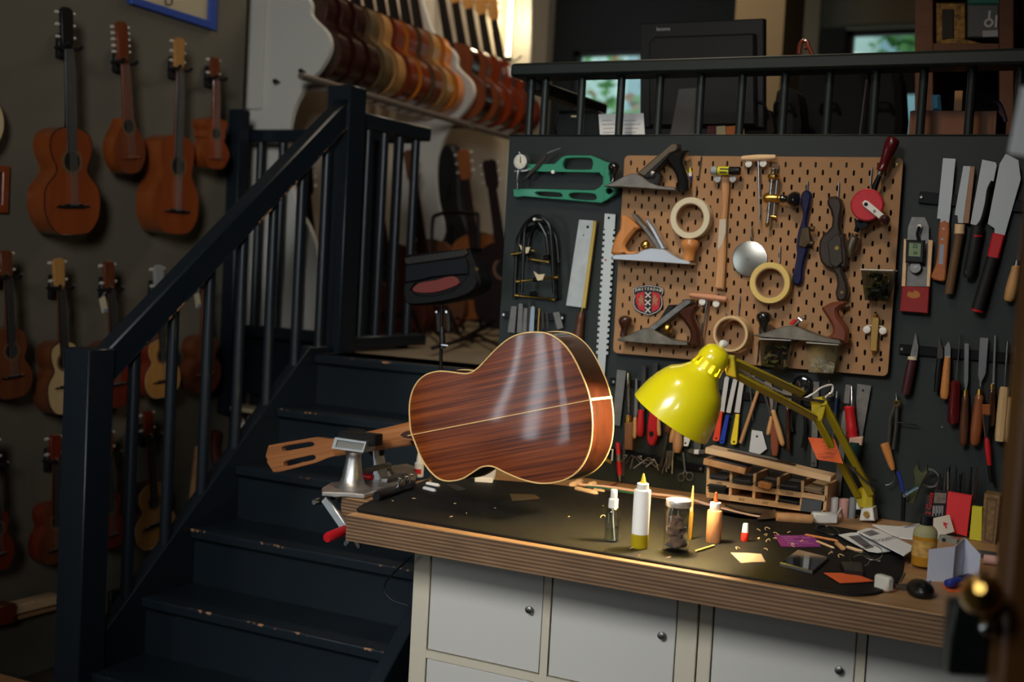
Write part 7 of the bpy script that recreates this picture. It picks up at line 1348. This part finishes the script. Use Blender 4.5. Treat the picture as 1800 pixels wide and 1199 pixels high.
# outside: pale house front, trees
ext = thing('house_front', 'pale house front across the street seen through the back windows', 'building', V((-2.5, 11, 0)))
Mesh().span((-9, 11, 0), (4, 11.4, 7)).done('wall', mat('pale_blue_wall', (180, 200, 196), .8, var=.15, scale=2), ext)
for i in range(7): Mesh().span((-7.5 + i * 1.5, 10.94, 2.2), (-6.9 + i * 1.5, 11, 4.6)).done('window', mat('far_pane', (110, 140, 150), .2), ext)
for k, (cx_, cz_, r, yy, lab) in enumerate(((-4.9, 3.1, .75, 8.6, 'green and rusty leaved shrub outside the left back window'), (A(1590, 72, 8.2).x, A(1590, 66, 8.2).z, .16, 8.2, 'bright green leafy branch outside the right back window'))):
    tr = thing('shrub', lab, 'plant', V((cx_, yy, 0))); rnd = random.Random(k); m = Mesh()
    for i in range(420 if k == 0 else 120):
        d_ = V((rnd.gauss(0, .5), rnd.gauss(0, .5), rnd.gauss(0, .5))); c = V((cx_, yy, cz_)) + d_ * r * 1.3; n_ = V((rnd.uniform(-1, 1), rnd.uniform(-1, 0), rnd.uniform(-1, 1))).normalized(); u, v, _ = frame(n_); s_ = rnd.uniform(.05, .1)
        m.add([c - u * s_, c - v * s_ * .6, c + u * s_, c + v * s_ * .6], [(0, 1, 2, 3)], rnd.choice([0, 0, 1, 2]) if k == 0 else 0)
    m.done('leaves', [mat('leaf_green', (74, 130, 62), .6), mat('leaf_rust', (140, 92, 52), .6), mat('leaf_dark', (40, 78, 44), .6)], tr, kind='stuff')
    Mesh().lathe((cx_, yy, 0), (cx_, yy, cz_), [(0, .05), (1, .02)], 8).done('stem', walnut, tr)
# cream pillar, lintel, dark side wall
a, b = A(1275, 300, 3.4), A(1394, -200, 3.4); struct('trim_3', (a.x, 3.4, LOFT), (b.x, 3.8, 4.3), cream)
a, b = A(935, 300, 4.6), A(958, 0, 4.6); struct('trim_4', (-3.8 + .0, 4.3, LOFT), (a.x - .0, 4.4, 4.3), cream)
a = A(1408, 52, 5.2); b = A(1640, 0, 5.2); struct('trim_5', (A(1395, 0, 5.2).x, 5.2, A(1408, 46, 5.2).z), (0.3, 5.3, 4.3), grw)
a = A(1395, 0, 5.0); b = A(1445, 100, 5.0); struct('trim_6', (a.x, 5.0, LOFT), (A(1438, 80, 5.0).x, 5.05, 4.3), grw)
# monitor seen from behind
MY = .42
mo_ = thing('computer_monitor', 'large black computer monitor seen from behind above the green railing', 'monitor', A(1210, 236, MY))
Mesh().plate([A(x, y, MY) for x, y in [(1125, 41), (1343, 32), (1343, 225), (1125, 225)]], .03, .004, NY).done('case', mat('dark_monitor_plastic', (30, 31, 33), .45), mo_)
Mesh().plate([A(x, y, MY - .03) for x, y in [(1140, 74), (1150, 64), (1326, 58), (1328, 220), (1140, 222)]], .03, .006, NY).done('rear_bulge', mat('dark_monitor_back', (20, 21, 22), .5), mo_)
o = A(1166, 51, MY - .0006); Mesh().text('lenovo', o, (1, 0, 0), (0, 0, 1), .017, 0, .0006, bold=.0002).done('logo', mat('silver_logo', (190, 190, 190), .35, .5), mo_)
Mesh().plate([A(x, y, MY - .05) for x, y in [(1192, 156), (1224, 154), (1221, 254), (1174, 254)]], .02, .003, NY).done('stand', mat('grey_stand', (84, 84, 84), .4), mo_)
dsk = thing('loft_desk', 'dark desk on the loft just behind the green railing', 'desk', V((-.9, .5, LOFT)))
dz = TOPW - .03
Mesh().span((-1.72, .11, dz - .03), (.6, .95, dz), 0, .003).done('desk_top', darkw, dsk)
for x in (-1.68, .56):
    for y in (.15, .91): Mesh().span((x - .025, y - .025, LOFT), (x + .025, y + .025, dz - .03)).done('leg', darkw, dsk)
def lbox(name, lab, cat, pts, Y, d, mt, bev=.004):
    t_ = thing(name, lab, cat, A(*pts[-1], Y)); Mesh().plate([A(x, y, Y) for x, y in pts], d, bev, NY).done('body', mt, t_); return t_
pr = lbox('card_printer', 'black rounded desk printer behind the left end of the green railing', 'printer', spline([(976, 200), (990, 194), (1048, 194), (1056, 210), (1056, 252), (978, 252)], 2), .3, .2, black, .012)
Mesh().plate([A(x, y, .298) for x, y in [(1004, 203), (1014, 203), (1014, 206), (1004, 206)]], .002, 0, NY).done('badge', mat('cream_badge', (200, 190, 150), .5), pr)
pn = thing('paper_notice', 'white printed notice leaning behind the green railing', 'notice', A(1092, 238, .13))
Mesh().plate([A(x, y, .13) for x, y in [(1052, 201), (1131, 199), (1134, 245), (1055, 245)]], .001, 0, NY).done('sheet', paper, pn)
m = Mesh()
for i, (x0, x1) in enumerate(((1058, 1076), (1058, 1084), (1060, 1078), (1059, 1080), (1097, 1118), (1096, 1126), (1098, 1122), (1098, 1118))):
    y = 212 + (i % 4) * 7; m.bar(A(x0, y, .1294), A(x1, y - .5, .1294), .0014, .0004, NY)
m.done('text_lines', mat('grey_text', (110, 110, 112), .7), pn)
for lab, x0, x1, mt in (('maroon card in the row behind the railing', 1243, 1259, mat('maroon_card', (96, 36, 40), .6)), ('cream card in the row behind the railing', 1259, 1275, mat('cream_card', (214, 190, 140), .6)), ('orange card in the row behind the railing', 1276, 1293, mat('orange_card', (206, 112, 44), .6))):
    Mesh().plate([A(x, y, .2) for x, y in [(x0, 222), (x1, 221), (x1, 248), (x0, 248)]], .004, .0005, NY).done('card', mt, None, lab, 'card')
bagm = mat('gig_bag_fabric', (24, 24, 26), .8)
for lab, pts, Y in (('small black bag leaning beside the cream pillar', [(1357, 258), (1360, 175), (1368, 155), (1392, 155), (1402, 180), (1402, 258)], .5), ('dark brown box-shaped bag under the monitor edge', [(1308, 256), (1308, 200), (1318, 192), (1350, 192), (1356, 256)], .45), ('black guitar gig bag behind the railing, left one', [(1396, 262), (1400, 160), (1412, 120), (1470, 112), (1520, 118), (1524, 262)], .75), ('black guitar gig bag behind the railing, right one', [(1526, 260), (1530, 150), (1540, 118), (1568, 112), (1582, 150), (1580, 260)], .7)):
    t_ = lbox('gig_bag', lab, 'bag', spline(pts, 2), Y, .14, bagm if 'brown' not in lab else mat('dark_brown_bag', (46, 38, 34), .8), .02)
    c = A((pts[0][0] + pts[-1][0]) / 2, 200, Y); Mesh().tube(spline([c + V((-.03, -.002, .0)), c + V((-.02, -.03, .03)), c + V((.02, -.03, .03)), c + V((.03, -.002, 0))], 4, False), .006, 6).done('handle', bagm, t_)
q = A(1517, 180, .69); Mesh().tube([A(1524, 140, .6), A(1512, 238, .6)], .004, 6).done('steel_strip', steel, None, 'thin bright metal strip between the two black gig bags', 'strip')
# wooden crate and cabinet at the right
cw = mat('warm_brown_wood', (132, 80, 48), .5, wood=(110, 64, 36), axis=0, scale=20)
cr_ = thing('tool_crate', 'brown wooden crate on the loft edge at the right', 'crate', A(1680, 237, .16))
Mesh().plate([A(x, y, .12) for x, y in [(1604, 194), (1748, 195), (1748, 246), (1602, 246)]], .012, .001, NY).done('front_board', cw, cr_)
a, b = A(1604, 194, .12), A(1602, 246, .12)
for x in (1604, 1748): q = A(x, 195, .12); q2 = A(x, 246, .12); Mesh().span((q.x - .006, .12, q2.z), (q.x + .006, .34, q.z)).done('side_board', cw, cr_)
Mesh().plate([p + V((0, .22, 0)) for p in [A(x, y, .12) for x, y in [(1604, 194), (1748, 195), (1748, 246), (1602, 246)]]], .012, .001, NY).done('back_board', cw, cr_)
Mesh().span((A(1604, 246, .12).x, .12, A(1604, 246, .12).z), (A(1748, 246, .12).x, .34, A(1604, 242, .12).z)).done('base_board', cw, cr_)
Mesh().bar(A(1684, 195, .2), A(1686, 160, .2), .02, .012, NY).done('wood_stick', beech, None, 'upright tan stick standing in the brown crate', 'stick')
lbox('blue_bottle', 'blue plastic bottle standing behind the crate', 'bottle', [(1637, 166), (1652, 166), (1654, 195), (1637, 195)], .26, .04, mat('blue_bottle', (60, 120, 160), .4), .008)
m = Mesh().tube(spline([A(x, y, .1) for x, y in [(1745, 176), (1756, 182), (1764, 200), (1768, 214)]], 4, False), .006, 6); m.done('crate_strap', mat('dark_purple_strap', (40, 26, 44), .6), None, 'dark strap hanging over the right end of the crate', 'strap')
cbt = thing('display_cabinet', 'brown wooden display cabinet with goods on the loft at the upper right', 'cabinet', A(1690, 240, .55))
for x0, x1 in ((1608, 1640), (1756, 1782)): Mesh().plate([A(x, y, .55) for x, y in [(x0, -120), (x1, -120), (x1, 248), (x0, 248)]], .3, .002, NY).done('side', cw, cbt)
Mesh().plate([A(x, y, .55) for x, y in [(1640, 76), (1756, 76), (1756, 90), (1640, 90)]], .3, .002, NY).done('shelf', cw, cbt)
Mesh().plate([A(x, y, .82) for x, y in [(1625, -120), (1775, -120), (1775, 240), (1625, 240)]], .01, 0, NY).done('back', darkw, cbt)
goldf = mat('gold_filigree', (168, 126, 62), .4, .6, var=.6, scale=60)
lbox('gift_box', 'gold patterned box with a dark panel on the cabinet shelf', 'box', [(1644, 4), (1698, 4), (1698, 76), (1644, 76)], .56, .1, goldf)
Mesh().plate([A(x, y, .554) for x, y in [(1656, 16), (1676, 16), (1676, 68), (1656, 68)]], .004, .001, NY).done('dark_plate', mat('dark_bronze', (36, 30, 22), .4, .4), None, 'dark plate in front of the gold patterned box', 'plate')
Mesh().plate([A(x, y, .552) for x, y in spline([(1646, 74), (1680, 66), (1726, 76), (1728, 84), (1648, 86)], 2)], .02, .002, NY).done('gold_tray', goldf, None, 'gold patterned tray on the cabinet shelf', 'tray')
gbx = lbox('string_box', 'grey box with a white guitar icon on the cabinet shelf', 'box', [(1700, 8), (1756, 8), (1756, 66), (1700, 66)], .56, .1, mat('grey_box', (104, 108, 110), .5))
m = Mesh(); c = A(1738, 40, .5592); m.plate(circ(c, .013, NY, 20), .0006, 0, NY, (circ(c, .007, NY, 16),)); m.bar(c + up * .012, c + up * .035, .006, .0006, NY); c2 = A(1751, 38, .5592); m.bar(c2 - up * .016, c2 + up * .018, .006, .0006, NY)
m.done('icon', whitep, gbx); Mesh().plate([A(x, y, .5592) for x, y in [(1727, 54), (1754, 53), (1754, 64), (1727, 65)]], .0006, 0, NY).done('label', mat('pale_label', (190, 192, 196), .5), gbx)
lbox('teal_box', 'teal green box above the grey one in the cabinet', 'box', [(1700, -40), (1758, -40), (1758, 8), (1700, 8)], .56, .1, mat('teal_card', (30, 120, 104), .5))
sv = thing('violin_scroll', 'small red-brown carved scroll standing on the green handrail by the pillar', 'ornament', A(1416, 92, .06)); m = Mesh().tube(spline([A(x, y, .05) for x, y in [(1404, 95), (1406, 80), (1412, 72), (1419, 74), (1420, 82), (1414, 84)]], 4, False), .006, 8); m.done('scroll', ms_rd, sv)
Mesh().tube([A(1420, 80, .05), A(1428, 96, .05)], .006, 8).done('neck', ms_rd, sv)
# ------------------------------------------------------------------ open shop door in the right foreground
dp = CAM + ray(1768, 900) / F * 1.45
Rr = Matrix((RT, V((-RT.y, RT.x, 0)), V((0, 0, 1)))).transposed()
fr = V((RT.x, RT.y, 0)).normalized(); fd_ = V((-fr.y, fr.x, 0))
dr = thing('door_1', 'x', 'x', V((dp.x, dp.y, 0))); del dr['label']; del dr['category']; dr['kind'] = 'structure'
Rd = Matrix((fr, fd_, up)).transposed(); dc_ = V((dp.x, dp.y, 0)) + fr * .30
dw = mat('door_brown', (98, 62, 24), .5, wood=(80, 48, 18), axis=2, scale=12)
Mesh().box(dc_ + up * 1.05, (.60, .045, 2.1), Rd, 0, .006).done('leaf', dw, dr)
def dpt(x, y, z): return CAM + ray(x, y) / F * z
lk = Mesh(); c = dpt(1703, 1118, 1.5); lk.box(c, (.052, .03, .088), Rd, 0, .003).done('lock_case', mat('black_lock', (20, 26, 24), .35, .3), dr)
k0 = dpt(1732, 1070, 1.47); k1 = dpt(1722, 1034, 1.36)
Mesh().lathe(k0, k1, [(0, .016), (.2, .010), (.45, .012), (.55, .02), (.7, .024), (.85, .02), (1, .006)], 20).done('knob', brass, dr)
k0 = dpt(1735, 1104, 1.45); Mesh().ball(k0, .011, 0, 14).done('key_knob', chr_, dr)
pw = Mesh().box(dpt(1808, 215, 1.4), (.03, .004, .075), Rd @ Matrix.Rotation(.12, 3, 'Y')); pw.done('white_card', paper, dr, label='white card')
